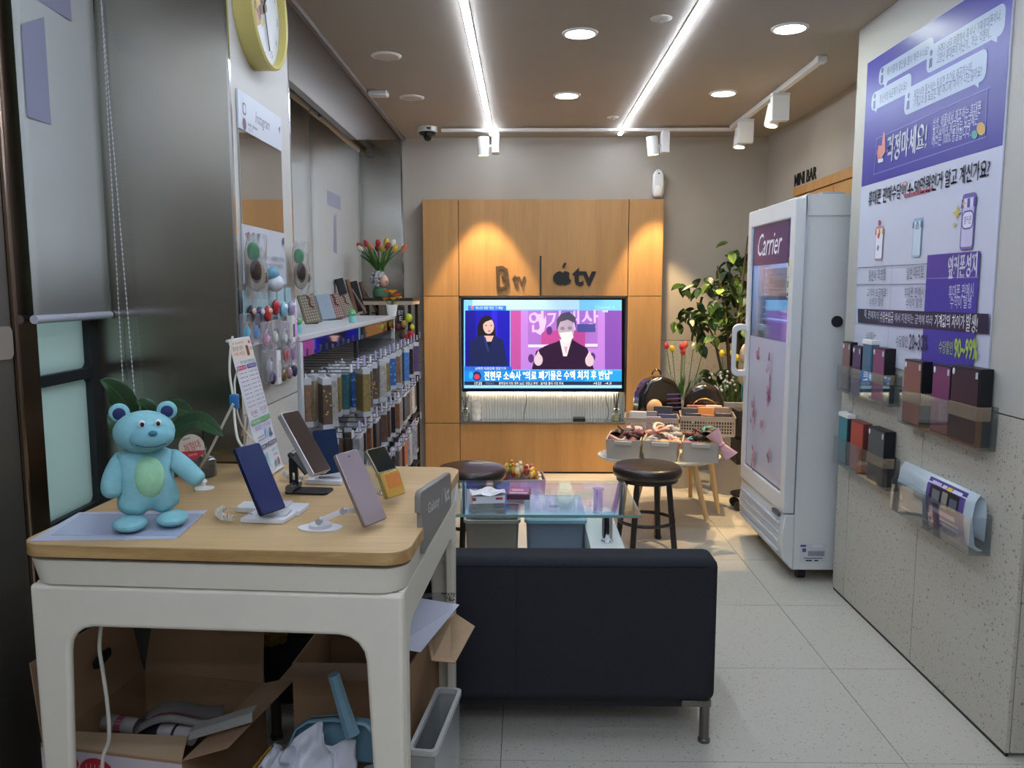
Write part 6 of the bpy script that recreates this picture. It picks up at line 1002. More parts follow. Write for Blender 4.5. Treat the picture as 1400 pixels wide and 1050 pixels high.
# things on the glass
def crumple(name, label, cat, loc, s, col, seed, group=None, rough=.7, alpha=0, flat=1.0):
    rn = random.Random(seed); t = thing(name, label, cat, loc, rn.uniform(0, 3), group); k = [rn.uniform(3, 9) for _ in range(6)]
    m = M()
    def f(u, v):
        a = u * 2 * math.pi; b = v * math.pi; r = 1 + .16 * math.sin(k[0] * a + k[1] * b) + .13 * math.sin(k[2] * b + k[3] * math.cos(a) * 2) + .08 * math.sin(k[4] * a * .5 + k[5] * b * 2) * 1
        r = 1 + (r - 1) * math.sin(b)
        return (s[0] * r * math.sin(b) * math.cos(a), s[1] * r * math.sin(b) * math.sin(a), max(0.0005, s[2] + s[2] * r * -math.cos(b)))
    m.grid(lambda u, v: f(round(u * 22) % 22 / 22, v), 22, 12); m.obj('body', mat(col, rough), t); return t
zt = .4805
t = thing('tissue_pack', 'crumpled white tissue pack with red print on the glass table', 'tissue pack', (-.155, 3.43, zt), R(8))
m = M(); m.grid(lambda u, v: (-.075 + .15 * u, -.055 + .11 * v, .038 + .012 * math.sin(u * 9 + v * 3) * math.sin(v * 8 + u)), 14, 10); m.box(-.07, .07, -.05, .05, .0, .03); m.obj('pack', mat('#dcdcdf', .6), t, smooth=False)
m = M(); m.box(-.07, -.055, -.0515, -.0505, .012, .026); m.box(.03, .06, -.0515, -.0505, .015, .024); m.obj('red_print', mat('#b03a44', .5), t, smooth=False)
t = thing('card_pack', 'pink and dark printed card pack beside the tissue pack', 'box', (-.02, 3.50, zt), R(-3)); M().box(-.05, .05, -.06, .06, 0, .024).obj('carton', mat('#5a2f44', .4), t, bevel=.002, smooth=False)
p = Pr(off=0); p.rect(-.045, -.05, .045, .05, '#a85a86').rect(-.03, 0, .02, .03, '#d9a9c2').rect(-.04, -.045, .04, -.03, '#e4d8e0'); o = p.obj('print', t, (0, 0, .0245)); o.rotation_euler = (R(-90), 0, 0)
t = thing('paper_roll', 'white roll of kitchen paper on the left end of the glass table', 'paper roll', (-.335, 3.36, zt)); M().lathe([(.02, 0), (.055, 0), (.056, .004), (.056, .116), (.055, .12), (.02, .12), (.02, 0)]).obj('paper', mat('#e2e2e4', .8), t); M().lathe([(.0165, .001), (.0195, .001), (.0195, .119), (.0165, .119), (.0165, .001)]).obj('core', mat('#9a856a', .8), t)
# ================================================================== STOOLS
def stool(label, x, y, a):
    t = thing('stool', label, 'stool', (x, y, 0), R(a), 'round black stools'); S = mat('#1b1716', .38, coat=.2); 
    M().lathe([(.0001, .455), (.15, .455), (.172, .45), (.183, .437), (.185, .42), (.18, .40), (.17, .392), (.0001, .392)], n=40).obj('seat', mat('#241c18', .35, coat=.15), t)
    M().lathe([(.145, .372), (.165, .372), (.165, .391), (.145, .391), (.145, .372)], n=32).obj('seat_ring', S, t)
    for k in range(4):
        c, s_ = math.cos(R(45 + 90 * k)), math.sin(R(45 + 90 * k)); M().tube([(.125 * c, .125 * s_, .378), (.13 * c, .13 * s_, .33), (.165 * c, .165 * s_, .02), (.167 * c, .167 * s_, 0)], [.012, .016, .016, .019], 14).obj('leg', S, t)
    M().tube([(.148 * math.cos(2 * math.pi * i / 40), .148 * math.sin(2 * math.pi * i / 40), .15) for i in range(41)], .0095, 10, False).obj('foot_ring', S, t)
    return t
stool('round black stool right of the glass table', .667, 4.28, 12); stool('round black stool behind the left end of the glass table', -.275, 4.22, 30)
# ================================================================== DISPLAY TABLES WITH BINS
def wtable(label, x, y, rx, ry, h, angs, spread):
    t = thing('side_table', label, 'table', (x, y + (.04 if h < .45 else 0), 0), 0, 'pale wooden side tables'); PWd = m_wood('pale_table_wood', '#c9a878', '#d8bd92', 'Z', 8)
    M().lathe([(.0001, h - .022), (rx * .94, h - .022), (rx, h - .008), (rx, h), (.0001, h)], n=44, sy=ry / rx).obj('table_top', mat('#d6cbb6', .4), t)
    for a in angs: c, s_ = math.cos(R(a)), math.sin(R(a)); M().tube([(rx * .6 * c, ry * .6 * s_, h - .022), (rx * spread * c, ry * spread * s_, 0)], [.022, .014], 12).obj('leg', PWd, t)
    return t
wtable('lower pale wooden table under the three grey bins', .80, 4.66, .36, .26, .42, (20, 140, 262), .92)
wtable('taller pale wooden table under the perforated baskets', 1.02, 5.11, .33, .25, .50, (-50, 70, 190), .93)
def openbox(t, w, d, h, col, taper=.94, th=.006, name='tub', holes=False):
    m = M(); o_ = rrect(-w, -d, w, d, .012, 3); i_ = rrect(-w + th, -d + th, w - th, d - th, .009, 3); n = len(o_)
    V = [(u * taper, v * taper, 0) for u, v in o_] + [(u, v, h) for u, v in o_] + [(u, v, h) for u, v in i_] + [(u * taper, v * taper, .008) for u, v in i_]
    m.add(V, [tuple(range(n))[::-1], tuple(range(3 * n, 4 * n))] + [(a * n + i, a * n + (i + 1) % n, (a + 1) * n + (i + 1) % n, (a + 1) * n + i) for a in range(3) for i in range(n)])
    return m.obj(name, mat(col, .5), t, smooth=False)
def gbin(label, x, y, a, w=.1, d=.15, h=.115):
    t = thing('drawer_bin', label, 'bin', (x, y + .04, .4205), R(a), 'grey open bins of small goods'); openbox(t, w, d, h, '#aba59a'); M().box(-.05, .05, -d - .01, -d - .001, h - .03, h - .006).obj('pull', mat('#b5afa5', .5), t, bevel=.003); return t
gbin('left grey open bin of dark red and tan hair bands', .60, 4.66, -12); gbin('middle grey open bin of bagged scrunchies', .81, 4.62, -14); gbin('right grey open bin of hair bows', 1.03, 4.58, -14, .105)
rn = random.Random(5)
def scrunch(label, x, y, z, r, col, kind):
    t = thing('hair_accessory', label, 'hair accessory', (x, y, z), rn.uniform(0, 3), 'hair accessories in the bins')
    m = M(); n = 26; k = rn.randint(7, 11)
    tl = rn.uniform(-.5, .5)
    if kind == 0: m.T = Matrix.Rotation(tl, 4, 'X'); m.grid(lambda u, v: ((r + r * .42 * (1 + .25 * math.sin(k * u * 2 * math.pi)) * math.cos(v * 2 * math.pi)) * math.cos(u * 2 * math.pi), (r + r * .42 * math.cos(v * 2 * math.pi)) * math.sin(u * 2 * math.pi), r * .45 * (1 + .2 * math.sin(k * u * 2 * math.pi)) * math.sin(v * 2 * math.pi)), 28, 8); m.obj('ruffle', mat(col, .7), t)
    elif kind == 1:
        for s_ in (-1, 1): m.grid(lambda u, v: (s_ * r * 1.5 * u, r * (.25 + .75 * u) * math.cos(v * 2 * math.pi) * .9, r * .5 * (.4 + .6 * math.sin(u * 2.6)) * math.sin(v * 2 * math.pi)), 6, 10)
        m.obj('bow_loop', mat(col, .6), t)
        M().ell((0, 0, 0), (r * .3, r * .33, r * .45)).obj('knot', mat(col, .6), t)
    else:
        m.tube([(r * 1.3 * math.cos(a), r * 1.1 * math.sin(a), .3 * r * math.sin(a * 2)) for a in [i * .3 for i in range(16)]], r * .22, 8); m.obj('band', mat(col, .6), t)
items = {'left': (.60, 4.66, -12, ['#5a2a30', '#6b3038', '#c9a0a0', '#201c20', '#4a3a34']), 'middle': (.81, 4.62, -14, ['#8f8a86', '#d88a68', '#a9a4a0', '#c9b4a8', '#d0937a', '#77706c']), 'right': (1.03, 4.58, -14, ['#c04868', '#7a6a2c', '#3c7870', '#d8a4ac', '#5a3028', '#b8a040', '#2c2624'])}
nm_ = {'#5a2a30': 'dark red', '#6b3038': 'maroon', '#c9a0a0': 'dusty pink', '#201c20': 'black', '#4a3a34': 'brown', '#8f8a86': 'grey', '#d88a68': 'peach', '#a9a4a0': 'silver grey', '#c9b4a8': 'pale beige', '#d0937a': 'salmon', '#77706c': 'dark grey', '#c04868': 'hot pink', '#7a6a2c': 'olive', '#3c7870': 'teal', '#d8a4ac': 'pale pink', '#5a3028': 'rust brown', '#b8a040': 'mustard', '#2c2624': 'charcoal'}
sp = [(-.05, -.09), (.05, -.08), (-.045, -.01), (.05, .0), (-.05, .08), (.045, .085), (0, -.04), (0, .04)]
for b, (x, y, a, cols) in items.items():
    for i, c in enumerate(cols):
        for lay in (0, 1):
            if lay == 1 and i % 2: continue
            dx, dy = sp[(i + lay * 3) % 8]; ca, sa = math.cos(R(a)), math.sin(R(a))
            kind = (i + lay) % 3; nmk = ('ruffled scrunchie', 'hair bow', 'twisted headband')[kind]
            scrunch('%s %s in the %s grey bin%s' % (nm_[c], nmk, b, ', on top of the pile' if lay else ', lower in the pile'), x + dx * ca - dy * sa, y + .04 + dx * sa + dy * ca, .512 + lay * .035 + .006 * i, .036 if kind != 1 else .04, c, kind)
scrunch('striped cream headband lying over the middle grey bin', .83, 4.74, .575, .05, '#b8aaa0', 2)
t = thing('hair_bow', 'large pale pink bow hanging over the right grey bin corner', 'hair bow', (1.105, 4.45, .53), 0, rot=(0, R(52), R(-15))); m = M()
for s_ in (-1, 1): m.grid(lambda u, v: (s_ * .085 * u, .016 * math.sin(v * 2 * math.pi), .045 * (.3 + .7 * u) * math.cos(v * 2 * math.pi)), 6, 12)
m.obj('bow_loop', mat('#d9a8ae', .6), t); M().ell((0, 0, 0), (.016, .02, .018)).obj('knot', mat('#d9a8ae', .6), t)
# perforated baskets
def basket(label, x, y, a, w, d, h, z=.5005):
    t = thing('basket', label, 'basket', (x, y, z), R(a), 'perforated beige baskets'); 
    C = mat('#a99d8e', .5); m = M(); m.box(-w, w, -d, d, 0, .005); m.obj('bottom', C, t, smooth=False)
    nh = 4
    for (ax, L, sg) in (('x', w, -1), ('x', w, 1), ('y', d, -1), ('y', d, 1)):
        m = M(); n = int(L * 2 / .0155); zz = [h * (.12 + .62 * i / nh) for i in range(nh + 1)]
        def bx(a0, a1, z0, z1):
            if ax == 'x': m.box(a0, a1, sg * d - .002, sg * d + .002, z0, z1)
            else: m.box(sg * w - .002, sg * w + .002, a0, a1, z0, z1)
        bx(-L, L, 0, zz[0]); bx(-L, L, zz[-1], h)
        for q in zz[1:-1]: bx(-L, L, q - .003, q + .003)
        for i in range(n + 1): c = -L + 2 * L * i / n; bx(c - .003, c + .003, zz[0], zz[-1])
        m.obj('side_wall', C, t, smooth=False)
    m = M(); m.box(-w - .006, w + .006, -d - .006, -d + .003, h - .006, h); m.box(-w - .006, w + .006, d - .003, d + .006, h - .006, h); m.box(-w - .006, -w + .003, -d + .003, d - .003, h - .006, h); m.box(w - .003, w + .006, -d + .003, d - .003, h - .006, h); m.obj('rim', C, t, smooth=False); return t
basket('left beige perforated basket of small wallets', .80, 5.0, -8, .16, .10, .105); basket('right beige perforated basket of small wallets', 1.14, 4.98, -10, .16, .115, .12)
wl = [('#7d8088', 'silver grey'), ('#3c3a60', 'dark blue'), ('#201c20', 'black'), ('#8f7a92', 'lilac'), ('#1b1a1c', 'glossy black'), ('#5a4a44', 'brown')]
def wallet(label, x, y, z, a, w, h, d, col, tilt):
    t = thing('wallet', label, 'wallet', (x, y, z), 0, 'small wallets in the baskets', rot=(R(tilt), 0, R(a))); M().box(-w, w, -d, d, 0, h).obj('body', mat(col, .35), t, bevel=.006, seg=3); M().box(-.008, .008, -d - .002, -d + .001, h * .5, h * .68).obj('clasp', mat('#a9a294', .2, .8), t, smooth=False)
for i, (dx, dy, c, n, w, h) in enumerate(((-.09, -.05, '#a3a6ac', 'silver grey', .05, .13), (-.0, -.05, '#8a7a9a', 'lilac', .05, .10), (.085, -.05, '#3a3560', 'dark violet', .055, .115), (-.085, .04, '#b9947a', 'tan', .05, .12), (.0, .04, '#6d6a70', 'grey', .04, .12), (.08, .04, '#1e1a1e', 'black', .06, .15))):
    wallet('%s wallet standing in the left perforated basket, %s row' % (n, 'front' if dy < 0 else 'back'), .80 + dx, 5.0 + dy, .507, -8, w, h, .018, c, -12)
for i, (dx, dy, c, n, w, h) in enumerate(((-.10, -.06, '#1d1a1c', 'black', .05, .125), (-.01, -.06, '#6c3430', 'dark red', .045, .115), (.09, -.06, '#2a2226', 'charcoal', .05, .125), (-.10, .03, '#3a302c', 'dark brown', .05, .145), (0, .03, '#c07a2a', 'orange', .05, .15), (.10, .03, '#7c6658', 'taupe', .045, .15), (-.05, .08, '#8a4a3c', 'brick brown', .06, .155), (.06, .08, '#b5a596', 'cream', .05, .155))):
    wallet('%s wallet standing in the right perforated basket, %s' % (n, ('front row', 'middle row', 'back row')[0 if dy < 0 else 1 if dy < .05 else 2]), 1.14 + dx, 4.98 + dy, .507, -10, w, h, .018, c, -12)
# small backpacks
def backpack(label, x, y, a, s, col, kind):
    t = thing('mini_backpack', label, 'backpack', (x, y, .5005), R(a), 'small backpacks on the taller table'); B = mat(col, .2, coat=.5)
    m = M(); pr = [(-.13 * s, 0), (-.14 * s, .08 * s), (-.13 * s, .2 * s), (-.09 * s, .27 * s), (0, .3 * s), (.09 * s, .27 * s), (.13 * s, .2 * s), (.14 * s, .08 * s), (.13 * s, 0)]
    m.prism(pr, -.06 * s, .06 * s); m.obj('shell', B, t, bevel=.03 * s, seg=4)
    m = M(); m.tube([(.028 * s * math.cos(i * .35), .02, .3 * s + .03 * s * math.sin(i * .35)) for i in range(10)], .005, 6); m.obj('top_loop', B, t)
    if kind:
        m = M()
        for i in range(6): m.box(.03 * s, .12 * s, -.0615 * s, -.06 * s, (.06 + .026 * i) * s, (.066 + .026 * i) * s)
        m.obj('stripe', mat('#6a64a8', .3, .4), t, smooth=False)
        M().ell((-.05 * s, -.062 * s, .12 * s), (.05 * s, .02 * s, .05 * s)).obj('round_patch', mat('#c49a74', .5), t)
    else:
        m = M(); m.tube([(.09 * s * math.cos(a_), -.063 * s, .11 * s + .09 * s * math.sin(a_)) for a_ in [i * math.pi / 12 for i in range(13)]], .005 * s, 6); m.obj('zip', mat('#b9a070', .25, .8), t)
        M().prism([(-.08 * s, .0), (.08 * s, .0), (.08 * s, .1 * s), (-.08 * s, .1 * s)], -.072 * s, -.06 * s).obj('front_pocket', B, t, bevel=.01); M().ell((-.02 * s, -.074 * s, .05 * s), (.035 * s, .01 * s, .03 * s)).obj('yellow_patch', mat('#b98a4a', .5), t)
backpack('small glossy black backpack with a tan patch and violet stripes', .87, 5.22, 18, 1.12, '#120f12', 1); backpack('small black studded backpack with a gold zip', 1.17, 5.22, -6, .95, '#1c1814', 0)
# ------------------------------------------------------------------ plants
LEAFM = [mat(c, .35, noise=.25, nscale=12, spec=.5) for c in ('#1c3012', '#253c18', '#34501e')]
def leafmesh(L, w, mt, name='leaf', curl=.25):
    m = M(); m.grid(lambda u, v: ((u - .5) * 2 * w * math.sin(min(1, v * 1.02) ** .8 * math.pi) ** .8 if 0 < v < 1 else 0, L * v, -curl * L * v * v + abs(u - .5) * w * .8), 4, 7); return m.mesh(name, mt, True)
def tulip(t, p, d, L, col, bend=.02):
    """stem from p along d with a flower head at its end"""
    p = Vector(p); d = Vector(d).normalized(); e = p + d * L; s = M(); s.tube([p, p + d * L * .5 + Vector((0, 0, bend)), e], .003, 6); s.obj('stem', mat('#5c7a34', .5), t)
    m = M(); m.T = Matrix.Translation(e) @ d.to_track_quat('Z', 'Y').to_matrix().to_4x4()
    m.lathe([(.0001, 0), (.012, .004), (.018, .018), (.017, .034), (.009, .048), (.0001, .05)], n=10); m.obj('flower', mat(col, .45, noise=.12, nscale=40), t)
def blade(t, p, d, L, w=.012, mt=None):
    p = Vector(p); d = Vector(d).normalized(); sdir = d.cross(Vector((0, 0, 1))); sdir = sdir.normalized() if sdir.length > .01 else Vector((1, 0, 0)); m = M()
    m.grid(lambda u, v: tuple(p + d * L * v + Vector((0, 0, -.35 * L * v * v * (1 - abs(d.z)))) + sdir * (u - .5) * 2 * w * math.sin(math.pi * (.08 + .92 * v)) + Vector((0, 0, abs(u - .5) * w))), 4, 7); m.obj('leaf', mt or mat('#3c6a2a', .45, noise=.15), t)
# tall potted plant in the corner
tp = thing('potted_tree', 'tall leafy variegated plant in the corner left of the fridge', 'plant', (1.50, 5.78, 0)); rn = random.Random(21)
M().lathe([(.10, 0), (.115, .01), (.15, .30), (.158, .31), (.158, .33), (.142, .33), (.135, .28), (.0001, .27)], n=32).obj('pot', mat('#8f8c88', .5), tp)
M().lathe([(.0001, .285), (.134, .28)], n=20).obj('soil', mat('#3a2c20', .9), tp)
lm = [leafmesh(.105, .034, q) for q in LEAFM] + [leafmesh(.085, .03, mat('#66803a', .35, noise=.3, nscale=25))]
tips = []
for k, (dx, dy, h) in enumerate(((-.10, -.05, 1.55), (.02, -.12, 1.75), (-.2, -.1, 1.3), (.08, .02, 1.6), (-.08, -.16, 1.2))):
    pts = [(0, 0, .28), (dx * .3, dy * .3, .28 + (h - .28) * .4), (dx * .8, dy * .8, .28 + (h - .28) * .75), (dx * 1.5, dy * 1.3, h)]; M().tube(pts, [.014, .011, .008, .004], 8).obj('branch', mat('#5a4a34', .8), tp); tips.append(pts)
n = 0
blobs = [(.03, 1.62, .18, .12), (.04, 1.45, .27, .16), (-.16, 1.38, .26, .13), (-.1, 1.2, .3, .12), (-.27, 1.18, .2, .09), (.02, 1.1, .22, .14), (-.2, 1.04, .14, .06), (-.1, .78, .16, .05), (-.02, .7, .1, .06), (-.14, .7, .08, .05)]
while n < 250:
    bx, bz, rx, rz = rn.choice(blobs[:6] * 4 + blobs[6:]); x = bx + max(-1.7, min(1.7, rn.gauss(0, 1))) * rx * .42; z = bz + max(-1.5, min(1.5, rn.gauss(0, 1))) * rz * .45; y = rn.uniform(-.24, .2)
    if x > .22 or x < -.52: continue
    o = bpy.data.objects.new('leaf', rn.choice(lm)); COL.objects.link(o); o.parent = tp; o.location = (x, y, z); o.rotation_euler = (rn.uniform(-1.3, .1), rn.uniform(-.6, .6), rn.uniform(0, 6.28)); o.scale = (1,) * 3 if n % 3 else (.8,) * 3; n += 1
for (x0, z0, x1, z1) in ((-.2, 1.04, -.02, .9), (-.1, .78, .0, .62), (-.14, .7, 0, .6), (-.27, 1.18, -.1, 1.1), (-.02, .9, 0, .3)): M().tube([(x0, -.05, z0), ((x0 + x1) / 2, -.04, (z0 + z1) / 2 - .02), (x1, -.02, z1)], .004, 6).obj('branch', mat('#5a4a34', .8), tp)
# tulips in a pot behind the backpacks
tt = thing('tulip_pot', 'pot of red, yellow and white artificial tulips behind the small backpacks', 'flowers', (1.10, 5.62, 0)); rn = random.Random(2)
M().lathe([(.07, 0), (.1, .45), (.105, .5), (.11, .62), (.1, .62), (.09, .5)], n=24).obj('pot', mat('#a9a49c', .5), tt)
for x, z, c in ((-.10, .99, '#c8403c'), (-.06, .97, '#d8b428'), (-.01, .99, '#c8403c'), (.0, .955, '#c43838'), (.03, 1.0, '#d86a50'), (.085, .99, '#d8d4b0'), (.15, .965, '#d8d4b0')):
    p0 = Vector((x * .5, 0, .62)); d = Vector((x, rn.uniform(-.05, .05), z)) - p0; tulip(tt, p0, d, d.length - .02, c)
for i in range(11): a = -.9 + 1.8 * i / 10; blade(tt, (a * .05, rn.uniform(-.03, .03), .62), (a * .7, rn.uniform(-.4, .2), 1), rn.uniform(.14, .22), .014)
t2 = thing('planter', 'large pale grey planter with three yellow tulips beside the right backpack', 'flowers', (1.42, 5.50, 0))
M().lathe([(.12, 0), (.145, .42), (.155, .60), (.168, .61), (.168, .64), (.15, .64), (.14, .58), (.0001, .56)], n=36).obj('pot', mat('#9a9a9c', .5), t2)
for x, z in ((-.07, .93), (-.0, .935), (.03, .90)): p0 = Vector((x * .6, 0, .57)); d = Vector((x, .0, z)) - p0; tulip(t2, p0, d, d.length, '#cdb52c')
for i in range(40):
    a = rn.uniform(0, 6.28); blade(t2, (.06 * math.cos(a), .06 * math.sin(a), .58), (rn.uniform(-.6, .5), rn.uniform(-.7, .4), 1), rn.uniform(.13, .24), .008, mat('#4a5f2c', .5))
m = M()
for i in range(26): m.ell((rn.uniform(-.17, .03), rn.uniform(-.1, 0), rn.uniform(.70, .84)), (.009, .006, .009), n=6, m=4)
o = m.obj('tiny_blossoms', mat('#b9bcc8', .5), t2); o['kind'] = 'stuff'
# slim rack of bagged goods between plant and fridge
rk = thing('goods_rack', 'slim black rack of small bagged goods between planter and fridge', 'rack', (1.42, 5.05, 0))
m = M(); m.tube([(0, .0, .1), (0, 0, 1.12)], .008, 8); m.obj('post', BLACK, rk); M().lathe([(.0001, .095), (.09, .095), (.1, .09), (.1, .1)], n=20).obj('base', BLACK, rk)
for x, y in ((-.06, -.06), (.06, -.06), (-.06, .06), (.06, .06)): M().cyl((x, y - .012, .03), (x, y + .012, .03), .03, n=14).obj('castor', mat('#2a2a2c', .4), rk); 
m = M(); m.tube([(-.08, -.08, .09), (-.08, -.08, .06), (-.06, -.06, .05)], .006); m.tube([(.08, .08, .09), (.06, .06, .05)], .006); 
for z in (.3, .48): M().box(-.09, .09, -.08, .08, z, z + .16).obj('tray', mat('#26231f', .5), rk, bevel=.004)
M().tube([(-.05, -.02, .86), (0, 0, .88), (.06, 0, .86)], .004, 6).obj('hook_bar', BLACK, rk)
def hang(name, label, cat, loc, fn): t = thing(name, label, cat, loc, 0, 'small goods on the slim rack'); fn(t); return t
hang('price_card', 'white price card with red marks hanging on the slim black rack', 'card', (1.375, 4.96, .83), lambda t: (M().box(-.025, .025, -.003, .0, 0, .11).obj('card', mat('#cfc6b4', .5), t, smooth=False), M().box(-.018, .018, -.0042, -.0032, .04, .06).obj('red_print', mat('#b06050', .5), t, smooth=False)))
hang('slipper', 'teal and black child slipper hanging on the slim rack', 'slipper', (1.36, 4.95, .70), lambda t: (M().ell((0, 0, .06), (.022, .025, .07)).obj('sole', mat('#2f7d7d', .5), t), M().ell((.0, -.018, .08), (.02, .02, .035)).obj('strap', mat('#191b1e', .5), t)))
hang('toy_bag', 'bright orange toy in a bag beside the teal slipper', 'toy', (1.41, 4.93, .745), lambda t: M().lathe([(.0001, .1), (.012, .08), (.03, .0), (.0001, -.0)], n=12).obj('body', mat('#d8602c', .5), t))
hang('toy_bag', 'yellow and green bagged toys in the rack tray', 'toy', (1.40, 4.99, .641), lambda t: (M().ell((0, -.02, .02), (.05, .03, .03)).obj('yellow_toy', mat('#c9b04a', .5), t), M().ell((.03, -.03, .055), (.022, .02, .035)).obj('green_toy', mat('#4a8a3c', .5), t)))
hang('feather_charm', 'shaggy beige feather charm hanging from the top of the slim rack', 'charm', (1.37, 4.98, .93), lambda t: (M().ell((0, 0, .06), (.04, .025, .07), n=10, m=7).obj('feathers', mat('#a39684', .9, noise=.3, bump=.004), t), M().tube([(0, 0, .12), (.01, 0, .18), (-.01, 0, .22), (-.025, 0, .2)], .005, 6).obj('hook', mat('#8f8578', .4), t)))
hang('plastic_case', 'small turquoise and white boxed item in the slim rack', 'box', (1.42, 4.93, .655), lambda t: M().box(-.03, .03, -.02, .02, 0, .06).obj('carton', mat('#8fc0c8', .4), t, bevel=.003))
# basket of toys on the floor by the oak wall
fb = thing('toy_basket', 'lilac grey basket heaped with small toys at the foot of the oak wall', 'basket', (-.03, 5.25, 0), R(4)); openbox(fb, .17, .12, .16, '#8f8798')
rn = random.Random(9)
ORDT = ['first', 'second', 'third', 'fourth', 'fifth', 'sixth', 'seventh']
for i in range(26):
    c = rn.choice([('#b98a2c', 'gold'), ('#c9a468', 'tan'), ('#c84a6c', 'pink'), ('#7a9a58', 'green'), ('#d8cdb8', 'cream'), ('#8a3a34', 'red'), ('#c7b83c', 'yellow')])
    x, y = -.13 + .0433 * (i // 4) + rn.uniform(-.012, .012), -.08 + .053 * (i % 4); z = .12 + .11 * (1 - (x / .17) ** 2) * rn.uniform(.5, 1); 
    t = thing('small_toy', '%s toy in the floor basket heap, %s in its %s row' % (c[1], ORDT[i // 4], ('front', 'second', 'third', 'rear')[i % 4]), 'toy', (-.03 + x, 5.25 + y, z), rn.uniform(0, 3), 'small toys heaped in the floor basket')
    M().ell((0, 0, 0), (.02, .016, .028), n=10, m=6).obj('body', mat(c[0], .4), t); M().ell((.0, 0, .032), (.014, .013, .014), n=8, m=6).obj('head', mat(c[0], .4), t)
# ================================================================== PHONE CASE RACK ALONG THE WINDOWS
GX = -.83
gr = thing('display_rack', 'long white hook rack of phone cases standing under the far blinds', 'display rack', (0, 0, 0))
WM = mat('#c9cacb', .4)
M().box(-1.18, GX + .005, 2.965, 5.2, 1.2, 1.222).obj('top_ledge', mat('#c6c8ca', .35), gr, bevel=.003)
M().prism(rrect(GX - .02, .0, GX + .006, 1.199, .008), 2.965, 3.0, 'xz').obj('front_post', WM, gr)
M().box(GX - .02, GX, 5.165, 5.2, 0, 1.199).obj('front_post', WM, gr)
M().box(-1.18, GX - .022, 2.965, 2.985, 0, 1.199).obj('end_panel', WM, gr); M().box(-1.18, GX - .022, 5.18, 5.2, 0, 1.199).obj('end_panel', WM, gr)
M().box(-1.18, -1.06, 2.986, 5.179, .0, 1.199).obj('back_board', mat('#bfc1c2', .5), gr, smooth=False)
M().box(-1.05, GX, 2.986, 5.179, 0, .1).obj('base', mat('#4a4a4c', .5), gr, smooth=False)
MIR = mat('#7a7a8a', .04, 1)
M().box(GX - .006, GX, 3.03, 4.02, 1.138, 1.197).obj('mirror_header', MIR, gr, smooth=False); M().box(GX - .006, GX, 4.05, 5.16, 1.138, 1.197).obj('mirror_header', MIR, gr, smooth=False)
M().box(GX - .006, GX, 3.002, 3.028, .1, 1.197).obj('mirror_stile', MIR, gr, smooth=False)
M().box(GX - .02, GX - .004, 4.022, 4.046, .1, 1.197).obj('middle_post', mat('#2a2a2c', .4), gr, smooth=False)
ROWS = [(1.075, 'top'), (.82, 'middle'), (.56, 'bottom')]
peg = M().tube([(-1.06, 0, 0), (-.655, 0, 0), (-.645, 0, .012)], .0024, 6).mesh('hook', mat('#77787c', .3, .9), True)
tagm = M().box(-.662, -.658, -.014, .014, .002, .045).mesh('price_tag', mat('#a9a4cc', .3)); tagw = M().box(-.662, -.658, -.014, .014, .002, .032).mesh('price_tag', mat('#d4d4da', .3))
YS = [3.07 + .128 * i for i in range(17)]
for rz, rn_ in ROWS:
    M().box(-1.058, -1.05, 3.0, 5.17, rz - .012, rz + .012).obj('hook_rail', mat('#6c6c70', .3, .8), gr, smooth=False)
    M().tube([(-1.0, 3.0, rz + .03), (-1.0, 5.17, rz + .03)], .003, 6).obj('cross_wire', CHROME, gr)
    for i, y in enumerate(YS):
        for me_, dz in ((peg, 0), (tagm if i % 3 else tagw, 0)): o = bpy.data.objects.new(me_.name.split('.')[0], me_); COL.objects.link(o); o.parent = gr; o.location = (0, y, rz)
rn = random.Random(33)
palT = [('#3c6a6c', 'teal'), ('#7c2430', 'red chain-patterned'), ('#3f7474', 'sea green'), ('#8c7848', 'olive gold'), ('#6a5f58', 'grey quilted floral'), ('#5c4c40', 'brown with yellow flowers'), ('#a8a49c', 'cream'), ('#8a7440', 'mustard'), ('#38686c', 'deep teal'), ('#3c62a8', 'blue swirl'), ('#8a6a54', 'tan'), ('#9c8c6a', 'khaki'), ('#4a78b8', 'bright blue'), ('#6e4c38', 'chestnut'), ('#1f1e22', 'black'), ('#7a5a48', 'copper brown'), ('#5a4a7a', 'violet')]
palM = [('#1f1f24', 'black'), ('#232838', 'navy'), ('#8c8c90', 'grey'), ('#1b1b1e', 'glossy black'), ('#7a4c34', 'saddle brown'), ('#26262a', 'charcoal'), ('#2c3c5c', 'blue'), ('#6a4a38', 'brown leather'), ('#504038', 'dark brown'), ('#1d1d20', 'matt black'), ('#8a5c40', 'light brown'), ('#a9a6a2', 'pale grey'), ('#28282c', 'graphite'), ('#1a1a1c', 'jet black'), ('#a88a70', 'beige'), ('#d0c8bc', 'ivory'), ('#333338', 'slate')]
palB = [('#2c2c30', 'dark'), ('#3a3a40', 'smoke'), ('#1f2738', 'navy'), ('#6a3a2c', 'brown'), ('#202024', 'black'), ('#c8c6c2', 'white'), ('#202024', 'black'), ('#54402e', 'umber'), ('#c9c9cc', 'silver'), ('#3a2c2a', 'cocoa'), ('#6c6460', 'taupe'), ('#7c2c34', 'crimson'), ('#c8743c', 'orange-tabbed'), ('#b4b4ba', 'pale grey'), ('#5c3a34', 'maroon'), ('#a8a8ac', 'light grey'), ('#2f2f33', 'black')]
ORD = ['first', 'second', 'third', 'fourth', 'fifth', 'sixth', 'seventh', 'eighth', 'ninth', 'tenth', 'eleventh', 'twelfth', 'thirteenth', 'fourteenth', 'fifteenth', 'sixteenth', 'last']
